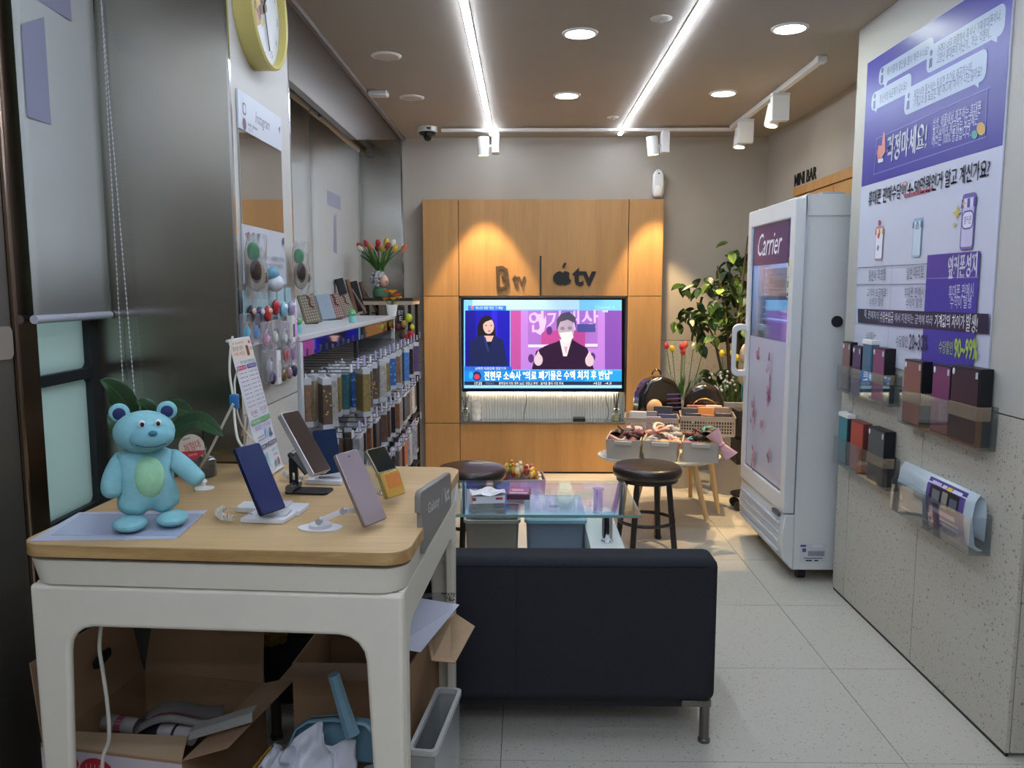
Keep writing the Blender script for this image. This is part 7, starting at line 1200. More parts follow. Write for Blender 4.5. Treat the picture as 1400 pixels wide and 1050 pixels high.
def hcase(col, name, label, loc, rz, hgt, w, th, flower):
    t = thing('phone_case', label, 'phone case', loc, rz, 'phone cases hanging on the rack hooks')
    key = (col, hgt, w, th)
    # local: width along y, thickness along x, hangs down from the hook
    M().box(-th / 2, th / 2, -w / 2, w / 2, -hgt, -.028).obj('case_body', mat(col, .45, noise=.25, nscale=60), t, bevel=.004)
    M().box(-th / 2 + .001, th / 2 - .001, -w / 2, w / 2, -.028, -.004).obj('pack_header', mat('#c9cbce', .4), t, smooth=False)
    M().box(-th / 2 - .001, th / 2 + .001, -w / 2 - .001, w / 2 + .001, -hgt - .001, -hgt + .02).obj('pack_foot', mat('#b9bbbe', .4), t, smooth=False)
    m = M(); m.box(-.003, .003, -.012, .012, -.004, .012); m.obj('hang_tab', mat('#d8dadd', .3), t, smooth=False)
    if flower:
        m = M()
        for _ in range(7): y = rn.uniform(-w / 2 + .01, w / 2 - .01); z = rn.uniform(-hgt + .03, -.05); m.tube([(th / 2, y, z), (th / 2 + .0012, y, z)], rn.uniform(.006, .013), 7); x = rn.uniform(-th / 2 + .004, th / 2 - .004); m.tube([(x, -w / 2, z), (x, -w / 2 - .0012, z)], .004, 7)
        m.obj('flower_print', mat(flower, .4), t, smooth=False)['kind'] = 'stuff'
for (rz, rname), pal in zip(ROWS, (palT, palM, palB)):
    for i, y in enumerate(YS):
        for k, (x, dn) in enumerate(((-.695, 'front'), (-.765, 'second'), (-.835, 'inner'))):
            if k == 2 and (i > 5): continue
            
            c, n = pal[(i + k * 5) % 17]; 
            if k == 0 and rname == 'top' and i < 3: continue       # the nearest hooks are sold down to the inner cases
            if k == 0 and rname == 'middle' and i < 2: continue
            hcase(c, n, '%s phone case, %s row, %s hook from the pillar, %s on it' % (n, rname, ORD[i], dn), (x + rn.uniform(-.01, .01), y, rz - .014), rn.uniform(.05, .7) if rname == 'top' else rn.uniform(-.1, .3), rn.choice((.19, .2, .21)) if rname != 'middle' else .185, rn.uniform(.08, .096), rn.uniform(.026, .038), {1: '#a84a54', 4: '#c9706c', 5: '#c9a030', 9: '#8ab4e0'}.get((i + k * 5) % 17) if rname == 'top' else None)
# wallet cases standing on the ledge
def ledge_case(label, px, py, w, h, yaw, rec, roll, col, pat, Z=1.2225):
    q = W(px, py, Z=Z); t = thing('wallet_case', label, 'phone case', (q.x, q.y, Z + .004), rot=(R(-rec), R(roll), R(yaw)), group='wallet cases displayed on the ledge')
    M().box(-w / 2, w / 2, -.008, .008, 0, h).obj('cover', mat(col, .5), t, bevel=.003)
    if pat:
        m = M()
        for i in range(6):
            for j in range(9): x = -w / 2 + .008 + (w - .016) * (i + .5) / 6; z = .008 + (h - .016) * (j + .5) / 9; m.add([(x - .0045, -.0092, z), (x, -.0092, z - .006), (x + .0045, -.0092, z), (x, -.0092, z + .006)], [(0, 1, 2, 3)])
        m.obj('pattern', mat(pat, .5), t, smooth=False)['kind'] = 'stuff'
        M().tube([(0, -.012, h * .98), (.012, -.014, h * .8), (.004, -.013, h * .62), (.02, -.012, h * .5)], .0035, 6).obj('strap', mat('#7c2a30', .5), t)
    M().box(-.02, .03, .009, .03, 0, .05).obj('easel_foot', mat('#b9bcc4', .2, .3), t, bevel=.002)
    return t
ledge_case('patterned beige wallet case with red strap, nearest the pillar on the ledge', 429, 443, .085, .15, 35, 22, -8, '#6d604c', '#a39a86')
ledge_case('plain pale grey wallet case between two patterned ones on the ledge', 450, 438, .08, .145, 35, 20, -8, '#8b98a2', None)
ledge_case('pink floral patterned wallet case on the ledge', 463, 437, .085, .145, 38, 20, -8, '#6a5648', '#b88c88')
ledge_case('patterned beige wallet case tilted against the big open folio', 478, 433, .085, .14, 30, 22, -14, '#6d604c', '#a39a86')
def folio(label, px, py, h, s, z=1.2225):
    q = W(px, py, Z=z); t = thing('open_folio', label, 'phone case', (q.x, q.y, z), R(20), 'open folio cases displayed on the ledge')
    m = M(); m.T = Matrix.Translation((-.085 * s, 0, .002)) @ Matrix.Rotation(R(-14), 4, 'Y'); m.box(-.006, .04 * s, -.008, .05, .01, h); m.obj('dark_cover', mat('#202227', .5), t, bevel=.002)
    m = M(); m.T = Matrix.Translation((-.03 * s, -.012, .003)) @ Matrix.Rotation(R(-14), 4, 'Y'); m.box(0, .02 * s, -.004, .05, .008, h * .98); m.obj('brown_leaf', mat('#77523c', .5), t, bevel=.002)
    m = M(); m.T = Matrix.Translation((.04 * s, -.016, .003)) @ Matrix.Rotation(R(-30), 4, 'Y'); m.box(0, .01 * s, -.004, .05, .008, h * .8); m.obj('prop_leaf', mat('#8a6a58', .5), t, bevel=.002)
    m = M(); m.box(.0, .04, -.03, .01, 0, .008); m.obj('clip_foot', BLACK, t, bevel=.002)
folio('tallest open dark folio case on the ledge', 492, 431, .235, 1.0); folio('second open dark folio case on the ledge', 508, 428.5, .22, .95); folio('third open dark folio case, farthest on the ledge', 524, 425, .225, .9)
def figurine(label, px, py, Z, s, body, base):
    q = W(px, py, Z=Z); t = thing('figurine', label, 'figurine', (q.x, q.y, Z), R(30), 'small green figurines on the ledge')
    M().lathe([(.0001, 0), (.018 * s, 0), (.02 * s, .02 * s), (.016 * s, .032 * s), (.0001, .033 * s)], n=16).obj('body', mat(base, .4), t); M().ell((0, 0, .046 * s), (.019 * s, .017 * s, .02 * s)).obj('head', mat(body, .35), t)
    m = M(); m.ell((-.006 * s, -.0165 * s, .05 * s), (.003 * s,) * 3, n=6, m=4); m.ell((.006 * s, -.0165 * s, .05 * s), (.003 * s,) * 3, n=6, m=4); m.obj('eye', mat('#f0f0f0', .3), t)
figurine('small green figurine on the near corner of the ledge', 407, 455, 1.2225, .95, '#5cae6c', '#8ac8cc'); figurine('small green figurine in the middle of the ledge', 482, 441, 1.2225, 1.0, '#5cae6c', '#8ac8cc')
q = W(531, 433, Z=1.2225); t = thing('flower_pot', 'white pot of orange artificial flowers at the far end of the ledge', 'flowers', (q.x, 5.08, 1.2225)); M().lathe([(.026, 0), (.036, .065), (.037, .07), (.032, .07), (.0001, .062)]).obj('pot', WHITE, t)
rn = random.Random(4)
for i in range(13): a = rn.uniform(0, 6.28); x, y, z = .045 * math.cos(a), .035 * math.sin(a), rn.uniform(.09, .15); M().tube([(0, 0, .06), (x, y, z)], .002, 5).obj('stem', mat('#5a7030', .6), t); mm = M(); mm.T = Matrix.Translation((x, y, z)); mm.lathe([(.0001, 0), (.018, .01), (.02, .016), (.008, .012), (.0001, .013)], n=7); mm.obj('flower', mat(rn.choice(('#d8702c', '#e08a30', '#d8a830', '#c85a28')), .5), t)
# black rack at the far end with a flower vase on top
bk = thing('goods_stand', 'black stand of hanging trinkets in the far left corner', 'stand', (-.90, 5.56, 0))
M().box(-.17, .165, -.19, .2, 1.312, 1.33).obj('top_shelf', mat('#2a2622', .4), bk, bevel=.003); M().box(-.165, .16, -.185, .195, 1.285, 1.311).obj('shelf_edge', mat('#b9a88c', .5), bk, smooth=False)
for x in (-.15, .13):
    for y in (-.18, .17): M().box(x, x + .022, y, y + .02, 0, 1.285).obj('post', BLACK, bk, smooth=False)
for z in (.9, .5, .15): M().box(-.15, .15, -.16, .17, z, z + .015).obj('shelf', BLACK, bk, smooth=False)
M().box(.06, .11, -.186, -.182, 1.12, 1.27).obj('sign_strip', mat('#2a2c2a', .5), bk, smooth=False)
p = Pr(off=0); p.text('BY', (.068, 1.235), (.102, 1.235), .03, '#c9cbc4', .01).text('E', (.075, 1.195), (.095, 1.195), .03, '#c9cbc4', .01); p.obj('print', bk, (0, -.1865, 0))
tr_ = [('lime yellow', '#b8c82c', -.758, 1.20, .03), ('amber', '#a8843c', -.79, 1.16, .025), ('red pompom', '#b02c28', -.745, 1.09, .03), ('dark red pompom', '#962420', -.772, 1.065, .03), ('lime pompom', '#c2cc3c', -.735, 1.14, .02), ('grey fluffy', '#a8aab4', -.765, 1.01, .028), ('white', '#c9c6be', -.74, .93, .025), ('brown', '#7a5a3c', -.79, .97, .025), ('cream', '#c4ac8c', -.735, .84, .03), ('blue and white', '#5c6c9c', -.755, .77, .028), ('black', '#1d1b1c', -.735, .69, .02), ('tan', '#b48a54', -.765, .66, .022), ('golden', '#c08c3c', -.74, .60, .026), ('dark brown', '#4a3628', -.80, 1.08, .03), ('burgundy', '#5c2428', -.83, 1.14, .026)]
for n, c, x, z, r in tr_:
    t = thing('key_charm', '%s charm hanging on the black trinket stand' % n, 'charm', (x, 5.33, z), 0, 'charms on the black stand'); M().ell((0, 0, 0), (r * .8, r * .7, r), n=12, m=8).obj('body', mat(c, .7, noise=.2, bump=.003), t); M().tube([(0, 0, r), (.004, 0, r + .03)], .002, 5).obj('cord', mat('#3a3430', .6), t)
_VS = .72
va = thing('head_vase', 'curly-haired head-shaped vase in a green collar filled with tulips', 'vase', (W(520, 404, Y=5.5).x, 5.5, 1.3305))
M().lathe([(.036, 0), (.05, .008), (.052, .04), (.045, .062), (.034, .07)], n=24).obj('green_collar', mat('#3d6b4c', .5), va)
M().ell((.028, -.018, .112), (.032, .036, .042)).obj('face', mat('#d4ab94', .5), va); M().ell((.054, -.045, .11), (.009, .008, .010)).obj('nose', mat('#d4ab94', .5), va)
m = M(); rn = random.Random(8)
for i in range(150):
    a, b = rn.uniform(0, 6.28), rn.uniform(-.9, 1.5); x, y, z = math.cos(a) * math.cos(b), math.sin(a) * math.cos(b), math.sin(b)
    if x > .45 and y < .35 and z < .5: continue
    m.ell((-.014 + .052 * x, .05 * y, .122 + .056 * z), (.010, .010, .010), n=6, m=4)
m.obj('curly_hair', mat('#a9a9ac', .7), va)['kind'] = 'stuff'
rn = random.Random(6)
for px, py, c in ((492, 337, '#a83034'), (501, 334, '#b0343a'), (493, 341, '#c9c6a8'), (507, 339, '#c8764c'), (517, 333, '#a82c30'), (516, 340, '#8f3030'), (523, 341, '#b8983c'), (528, 331, '#d0b030'), (530, 337, '#a02c30'), (537, 333, '#cfcdbc'), (540, 340, '#c8a82c'), (552, 339, '#c8683c')):
    q = W(px, py, Y=5.5 + rn.uniform(-.06, .06)); p0 = Vector((0, 0, .17)); d = Vector((q.x, q.y, q.z)) - Vector(va.location) - p0; tulip(va, p0, d, d.length - .02, c)
for i in range(22): blade(va, (rn.uniform(-.025, .025), rn.uniform(-.025, .025), .165), (rn.uniform(-1.1, 1.1), rn.uniform(-.8, .4), 1), rn.uniform(.14, .24), .013)
# ================================================================== PILLAR FACE: CLOCK, PHOTO FRAME, HANGING GOODS
PX = -.831
t = thing('wall_clock', 'round wall clock with a deep yellow rim high on the white pillar', 'clock', (PX, 2.575, 2.245), R(90)); r = .178
def yl(m, prof, n=48):
    o = len(m.v); m.lathe(prof, n=n); m.v[o:] = [(x, -z, y) for x, y, z in m.v[o:]]
m = M(); yl(m, [(r, .0), (r, .055), (r - .006, .06), (r - .012, .055), (r - .012, .03)]); m.obj('rim', mat('#cdbf72', .4), t)
m = M(); yl(m, [(.0001, .033), (r - .0125, .033), (r - .0125, .031)]); m.obj('dial', mat('#cfcfcc', .5), t)
p = Pr(off=.0335, step=.00008); rn = random.Random(12)
for i in range(30): a = rn.uniform(0, 6.28); q = rn.uniform(0, .06); s_ = rn.uniform(.012, .03); p.ell(-.03 + q * math.cos(a), q * 1.2 * math.sin(a), s_, s_ * .8, rn.choice(('#8a6a4a', '#b08a54', '#5c4636', '#cfae6c')), 8)
for i in range(12): a = R(90 - 30 * (i + 1)); p.text(str(i + 1), (.135 * math.cos(a) - (.006 if i < 9 else .012), .135 * math.sin(a)), (.135 * math.cos(a) + (.006 if i < 9 else .012), .135 * math.sin(a)), .022, '#55524c', 0)
p.obj('dial_print', t)['kind'] = 'stuff'; m = M(); m.T = Matrix.Rotation(R(35), 4, 'Y'); m.box(-.004, .004, -.036, -.034, -.01, .08); m.obj('hour_hand', BLACK, t, smooth=False); m = M(); m.T = Matrix.Rotation(R(160), 4, 'Y'); m.box(-.003, .003, -.039, -.037, -.01, .12); m.obj('minute_hand', BLACK, t, smooth=False)
t = thing('photo_frame_mirror', 'tall white social-media style photo frame around a mirror on the pillar', 'mirror', (PX, 2.40, 1.41), R(90))
M().box(0, .42, -.006, -.0005, 0, .175).obj('lower_panel', mat('#c6cad2', .4), t, smooth=False); M().box(0, .42, -.006, -.0005, .45, .56).obj('upper_panel', mat('#c6cad2', .4), t, smooth=False)
M().box(.003, .417, -.004, -.0005, .176, .449).obj('mirror_glass', mat('#c9c8c6', .03, 1), t, smooth=False)
p = Pr(off=.0062); p.text('Instagram', (.15, .505), (.29, .505), .045, '#5c6270', 0, .3).rr(.035, .495, .065, .53, .01, '#6a7080').rr(.04, .5, .06, .525, .008, '#c6cad2').ell(.045, .468, .016, .018, '#6a4a50').text('sujin_phone', (.075, .474), (.16, .474), .014, '#3a3f4c').text('팔로우', (.075, .459), (.12, .459), .011, '#7a80a0').poly([(.38, .52), (.40, .53), (.395, .50)], '#6a7080')
p.poly([(.03, .15), (.04, .158), (.05, .15), (.05, .14), (.04, .125), (.03, .14)], '#b83a44').rr(.075, .128, .095, .156, .009, '#5c6270').rr(.079, .133, .091, .151, .006, '#c6cad2').poly([(.115, .155), (.145, .155), (.128, .125)], '#5c6270').poly([(.385, .158), (.40, .158), (.40, .13), (.392, .138), (.385, .13)], '#5c6270')
for i, (s, w) in enumerate((('좋아요 999개', .12), ('휴대폰 싸게 구매하는 사람들만 안다는', .36), ('여기에서 찍은 인생사진 이벤트', .34), ('사진 찍고 해시태그', .3))): p.text(s, (.03, .108 - .024 * i), (.03 + w, .108 - .024 * i), .015, '#3f4350' if i < 3 else '#7c86b8', .006)
p.obj('print', t)
m = M(); m.box(0, .001, 0, .001, 0, .001)
CLR = m_glass('cellophane', '#f2f2f2', rough=.3, refl=.25, alpha=.10)
def hung(name, label, cat, px, py, fn, X=PX + .012, group='goods hanging on the pillar', yaw=90):
    q = W(px, py, X=X); t = thing(name, label, cat, q, R(yaw), group); fn(t); return t
def plush(t):
    m = M(); m.ell((0, -.025, 0), (.048, .024, .05), n=16, m=10); m.obj('body', mat('#b09c80', .85, noise=.12, bump=.002), t); M().ell((-.03, -.034, .01), (.024, .016, .036)).obj('brown_ear', mat('#3c2c24', .85), t); M().ell((.03, -.043, -.008), (.017, .01, .016)).obj('black_nose', mat('#17171a', .4), t)
    M().ell((-.01, -.022, .068), (.026, .018, .028)).obj('green_cap', mat('#2f8a50', .5), t)
    m = M(); m.grid(lambda u, v: ((.054 + .006 * math.sin(v * 15 + u * 12)) * math.cos(u * 6.2832), -.027 + (.026 + .004 * math.sin(v * 11 + u * 20)) * math.sin(u * 6.2832), -.07 + .19 * v), 18, 12); m.obj('clear_bag', CLR, t)
hung('plush_keyring', 'bagged plush keyring with a green cap, left one on the pillar', 'keyring', 339, 376, plush); hung('plush_keyring', 'bagged plush keyring with a green cap at the right pillar edge', 'keyring', 402, 377, plush, X=-.82)
hung('plush_keyring', 'small white and blue bagged plush below the photo frame', 'keyring', 366, 387, lambda t: (M().ell((0, -.025, 0), (.035, .025, .028)).obj('body', mat('#cfd3da', .8), t), M().ell((-.01, -.02, .028), (.03, .02, .022)).obj('blue_cap', mat('#6aa0b4', .8), t)))
def badge(c1, c2):
    def f(t): M().prism(rrect(-.038, -.05, .038, .05, .008), -.003, -.0005).obj('backing_card', mat('#9fc0c8', .4), t, smooth=False); M().ell((0, -.012, -.02), (.025, .01, .026)).obj('charm', mat(c1, .35), t); M().ell((0, -.02, -.012), (.015, .006, .01)).obj('charm_face', mat(c2, .35), t)
    return f
for i, (px, py, c1, c2, n) in enumerate(((338, 420, '#1e1c24', '#d8b8a4', 'black-haired figure'), (350, 421, '#3a4060', '#c8c8d0', 'navy and white figure'), (361, 420, '#b0342c', '#d8a890', 'red figure'), (372, 412, '#a82430', '#c8404c', 'tall glossy red figure'), (383, 415, '#8ab8cc', '#c9dce4', 'pale blue figure'), (394, 413, '#a89ab8', '#d4cce0', 'lilac figure'))): hung('charm_card', 'blister card with a %s in the upper card row on the pillar' % n, 'charm', px, py, badge(c1, c2))
def bag(c1, c2, s=1):
    def f(t):
        M().box(-.04 * s, .04 * s, -.018, -.001, -.05 * s, .045 * s).obj('clear_bag', CLR, t, bevel=.006); M().ell((-.008, -.012, -.012), (.022, .008, .022)).obj('charm', mat(c1, .35), t); M().tube([(.018 * math.cos(a) + .008, -.012, .018 * math.sin(a) + .0) for a in [k * .5 for k in range(13)]], .003, 6).obj('charm_ring', mat(c2, .3, .3), t)
    return f
for i, (px, py, c1, c2, n) in enumerate(((333, 449, '#4ab0c8', '#c89a5c', 'turquoise'), (346, 449, '#3c8cc8', '#2c2c30', 'blue and black'), (360, 459, '#c890a8', '#c9ccd4', 'pink and silver'), (372, 456, '#d0d4c8', '#5c8c58', 'white and green'), (385, 457, '#c4ccc4', '#b9bcc0', 'clear silver'), (387, 481, '#c03038', '#e0d8d8', 'red and white'), (397, 479, '#a874a8', '#c9c4d8', 'mauve'), (364, 495, '#b4b8bc', '#a9acb0', 'long clear'))): hung('charm_bag', '%s charm in a clear bag in the lower rows on the pillar' % n, 'charm', px, py, bag(c1, c2, 1.3 if n == 'long clear' else 1))
for px, py, h, n in ((374, 502, .11, 'lower tall'), (394, 450, .09, 'upper'),): hung('white_box', '%s narrow white accessory box hanging on the pillar' % n, 'box', px, py, lambda t: (M().box(-.018, .018, -.02, -.001, -h / 2, h / 2).obj('carton', WHITE, t, bevel=.001, smooth=False), M().box(-.01, .01, -.0212, -.0202, -h * .3, h * .2).obj('window_print', mat('#4a4650' if n == 'upper' else '#c4c2c0', .4), t, smooth=False)))
for i, (px, py, c, n) in enumerate(((368, 517, '#54486c', 'dark violet'), (383, 513, '#7c6a48', 'bronze'), (391, 510, '#a8888c', 'rose'), (398, 507, '#3c4460', 'navy'))): hung('phone_grip', 'round %s phone grip in the lowest row on the pillar' % n, 'phone grip', px, py, lambda t: (M().ell((0, -.012, 0), (.018, .01, .021)).obj('disc', mat(c, .25, .4), t), M().box(-.02, .02, -.002, -.0005, -.025, .03).obj('card', mat('#b9b6b0', .5), t, smooth=False)))
# ================================================================== DISPLAY DESK
DZ = .88; da = R(-3.5)
dk = thing('display_desk', 'white phone display desk with an oak top and rounded corners', 'desk', (-.61, 1.945, 0), da)
DM = mat('#d8d2c2', .42, noise=.01); dw, dd = .405, .385
M().prism(rrect(-dw, -dd, dw, dd, .05, 8), DZ - .003, DZ, 'xy').obj('desk_top', OAK_D, dk, smooth=False)
M().prism(rrect(-dw - .0005, -dd - .0005, dw + .0005, dd + .0005, .05, 8), DZ - .026, DZ - .0035, 'xy').obj('top_edge', OAK_E, dk)
M().prism(rrect(-dw + .03, -dd + .03, dw - .03, dd - .03, .04, 8), DZ - .034, DZ - .0265, 'xy').obj('shadow_gap', mat('#4a4640', .7), dk, smooth=False)
def shell(z0, z1, a0, a1, r0, r1):   # rounded band that tapers downwards
    m = M(); A = rrect(-dw + a1, -dd + a1, dw - a1, dd - a1, r1, 8); B = rrect(-dw + a0, -dd + a0, dw - a0, dd - a0, r0, 8); n = len(A); t_ = .02
    Ai = rrect(-dw + a1 + t_, -dd + a1 + t_, dw - a1 - t_, dd - a1 - t_, r1 * .7, 8); Bi = rrect(-dw + a0 + t_, -dd + a0 + t_, dw - a0 - t_, dd - a0 - t_, r0 * .7, 8)
    m.add([(u, v, z1) for u, v in A] + [(u, v, z0) for u, v in B] + [(u, v, z0) for u, v in Bi] + [(u, v, z1) for u, v in Ai], [(q * n + i, q * n + (i + 1) % n, ((q + 1) % 4) * n + (i + 1) % n, ((q + 1) % 4) * n + i) for q in range(4) for i in range(n)]); return m
shell(DZ - .088, DZ - .035, .012, .005, .055, .05).obj('upper_apron', DM, dk)
# lower frame: arched openings cut in a skirt, legs tapering to the floor
def arch_panel(L, ta, tb, zt, zo, lw0, lw1, r):
    """outline of a side: full top band, two legs; x from -L..L"""
    P_ = [(-L, zt), (-L + .004, 0), (-L + lw1, 0), (-L + lw0, zo - r)]
    P_ += [(-L + lw0 + r - r * math.cos(R(a)), zo - r + r * math.sin(R(a))) for a in (22, 45, 67, 90)]
    P_ += [(-x, z) for x, z in P_[::-1]]
    return P_
zt = DZ - .091
for sy in (-1, 1):
    m = M(); pr = arch_panel(dw - .0125 - .0, 0, 0, zt, .70, .078, .052, .055); 
    m.prism(pr, sy * (dd - .013), sy * (dd - .035)); m.obj('arched_frame', DM, dk, bevel=.009, seg=4)
for sx in (-1, 1):
    m = M(); pr = arch_panel(dd - .036, 0, 0, zt, .70, .045, .03, .05); m.prism(pr, sx * (dw - .0135), sx * (dw - .035), 'yz'); m.obj('arched_side', DM, dk, bevel=.004, seg=2)
# clip-on sign at the right edge
sg = thing('desk_sign', 'grey clip-on sign with white lettering on the right edge of the desk', 'sign', (-.236, 1.70, DZ), R(75.5))
m = M(); out = rrect(0, .0, .2, .083, .012, 4); out = [(0, .035), (.0, .07), (.004, .079), (.012, .083), (.19, .083), (.198, .079), (.2, .072), (.2, .0), (.19, -.006), (.02, -.062), (.006, -.045), (.012, .0), (.012, .032)]
m.prism([(x, z) for x, z in out], -.014, 0); m.obj('plate', mat('#827e7b', .4, .1), sg, bevel=.003)
p = Pr(off=.0146); p.text('Galaxy', (.045, .03), (.118, .033), .032, '#c9c9c9', .012).line((.128, .02), (.14, .058), .0025, '#b9b9b9').text('kt', (.152, .037), (.182, .039), .036, '#d4d4d4', .02); p.obj('lettering', sg)
# ------------------------------------------------------------------ things on the desk
TZ_ = DZ + .0005
t = thing('paper_sheet', 'white paper sheets under the plush toy on the desk', 'paper', (0, 0, 0))
Q = [W(a, b, Z=TZ_) for a, b in ((40, 740), (240, 737), (284, 698), (108, 701))]
M().slab([tuple(q) for q in Q], (0, 0, 1), .0012).obj('sheet', mat('#b9bfd2', .3), t, smooth=False)
Q2 = [W(a, b, Z=TZ_ + .0014) for a, b in ((70, 732), (246, 733), (278, 703), (112, 703))]; M().slab([tuple(q) for q in Q2], (0, 0, 1), .001).obj('sheet', mat('#aab2c8', .2), t, smooth=False)
# plush toy: a plain teal plush animal (no character)
q = W(197, 722, Z=TZ_ + .003); pt_ = thing('plush_toy', 'teal plush animal with a green belly standing on the white sheets', 'plush toy', (q.x, q.y + .03, TZ_ + .003), R(24))
PT = mat('#86bcc4', .9, noise=.07, nscale=60, bump=.0012, spec=.2); PG = mat('#9ccfa8', .9, noise=.08, nscale=60, bump=.001, spec=.2); PU = mat('#8a6aa8', .9, noise=.1, spec=.2)
m = M()
def skin(name, verts, edges, radii, mt, parent, lvl=2):
    me = bpy.data.meshes.new(name); me.from_pydata(verts, edges, []); o = bpy.data.objects.new(name, me); COL.objects.link(o); o.parent = parent
    sk = o.modifiers.new('skin', 'SKIN'); sk.use_smooth_shade = True
    if not me.skin_vertices: me.attributes  # layer is created by the modifier data below
    bm = bmesh.new(); bm.from_mesh(me); lay = bm.verts.layers.skin.verify(); bm.verts.ensure_lookup_table()
    for i, v in enumerate(bm.verts): r_ = radii[i]; v[lay].radius = r_ if isinstance(r_, tuple) else (r_, r_); v[lay].use_root = (i == 0)
    bm.to_mesh(me); bm.free(); me.materials.append(mt); s2 = o.modifiers.new('smooth', 'SUBSURF'); s2.levels = lvl; s2.render_levels = lvl; return o
V = [(0, 0, .075), (0, 0, .12), (0, -.002, .155), (-.045, -.0, .155), (-.07, -.015, .115), (-.072, -.03, .068), (.045, 0, .15), (.078, -.012, .12), (.108, -.03, .088), (-.034, -.008, .055), (-.04, -.02, .028), (.034, -.004, .055), (.045, -.008, .030), (0, .03, .04), (-.045, .05, .02)]
Ed = [(0, 1), (1, 2), (2, 3), (3, 4), (4, 5), (2, 6), (6, 7), (7, 8), (0, 9), (9, 10), (0, 11), (11, 12)]
Rr = [.05, .05, .042, .026, .025, .026, .026, .023, .020, .033, .032, .033, .030, .03, .02]
skin('body', V[:13], Ed, Rr[:13], PT, pt_)
M().ell((-.038, -.035, .016), (.036, .046, .0155)).obj('foot', PT, pt_); M().ell((.045, -.028, .016), (.034, .044, .0155)).obj('foot', PT, pt_)
M().ell((.004, -.030, .112), (.034, .030, .046)).obj('belly_patch', PG, pt_)
M().ell((-.002, -.012, .208), (.062, .052, .046), n=24, m=14).obj('head', PT, pt_); M().ell((.012, -.045, .202), (.046, .034, .030), n=20, m=12).obj('muzzle', mat('#7ab0bc', .9, noise=.06, nscale=60, bump=.001, spec=.2), pt_)
for s_ in (-1, 1): m = M(); m.ell((s_ * .047 - .002, 0, .25), (.021, .010, .021)); m.obj('ear', PT, pt_); M().ell((s_ * .047 - .002, -.008, .249), (.013, .005, .013)).obj('ear_lining', mat('#25305c', .8), pt_)
for s_ in (-.4, 1): M().ell((.004 + s_ * .022, -.06, .232), (.0075, .005, .009)).obj('eye', mat('#d9dde0', .3), pt_); M().ell((.005 + s_ * .022, -.0645, .232), (.004, .003, .005)).obj('pupil', mat('#101418', .2), pt_)
M().ell((.016, -.078, .214), (.009, .005, .006)).obj('nose', mat('#2f6f80', .5), pt_)
M().tube([(-.018, -.069, .19), (.0, -.079, .186), (.02, -.08, .186), (.04, -.073, .19)], .0012, 5).obj('mouth', mat('#1d4a58', .8), pt_)
# trailing potted plant behind the toy
fp = thing('potted_plant', 'broad-leaved green plant in a small pot behind the plush toy', 'plant', (-.99, 2.17, TZ_), 0)
M().lathe([(.035, 0), (.045, .06), (.047, .065), (.04, .065), (.0001, .058)], n=20).obj('pot', mat('#6c6a64', .5), fp)
GL = mat('#2d4a2c', .4, noise=.2, nscale=14, spec=.5)
def big_leaf(pts, w, seed):
    """broad leaf along a bent midrib"""
    P_ = [Vector(p) for p in pts]; n = 10
    def at(v):
        k = v * (len(P_) - 1); i = min(int(k), len(P_) - 2); f = k - i; a = P_[max(i - 1, 0)]; b, c = P_[i], P_[i + 1]; d = P_[min(i + 2, len(P_) - 1)]
        return .5 * ((2 * b) + (c - a) * f + (2 * a - 5 * b + 4 * c - d) * f * f + (3 * b - a - 3 * c + d) * f ** 3)
    m = M()
    def f(u, v):
        c = at(v); d = (at(min(1, v + .02)) - at(max(0, v - .02))).normalized(); s_ = d.cross(Vector((0, -.75, .6))).normalized(); nn = s_.cross(d)
        ww = w * (math.sin(math.pi * min(1, .06 + .94 * v)) ** .75); return tuple(c + s_ * (u - .5) * 2 * ww + nn * abs(u - .5) * ww * .6)
    m.grid(f, 8, 16); o = m.obj('leaf', GL, fp, solid=.0008)
    M().tube([tuple(at(k / 8) ) for k in range(9)], .0016, 5).obj('midrib', mat('#46663c', .4), o)
def lp(px, py, Y): q = W(px, py, Y=Y); return (q.x + .99, q.y - 2.17, q.z - TZ_)
big_leaf([lp(185, 575, 2.13), lp(172, 552, 2.1), lp(155, 532, 2.07), lp(137, 520, 2.04)], .032, 1)
big_leaf([lp(196, 590, 2.12), lp(205, 572, 2.1), lp(198, 556, 2.08), lp(187, 549, 2.06)], .03, 2)
big_leaf([lp(208, 598, 2.14), lp(222, 578, 2.12), lp(240, 560, 2.10), lp(263, 566, 2.08)], .035, 3)
big_leaf([lp(214, 602, 2.1), lp(240, 590, 2.06), lp(272, 576, 2.03), lp(305, 596, 2.0)], .03, 4)
big_leaf([lp(190, 600, 2.15), lp(172, 590, 2.13), lp(160, 575, 2.12), lp(150, 562, 2.12)], .03, 5)
m = M()
for px, py in ((185, 575), (196, 590), (208, 598), (214, 602), (190, 600)): m = M(); m.tube([(0, 0, .055), lp(px, py, 2.12)], .003, 6); m.obj('stem', mat('#46663c', .5), fp)
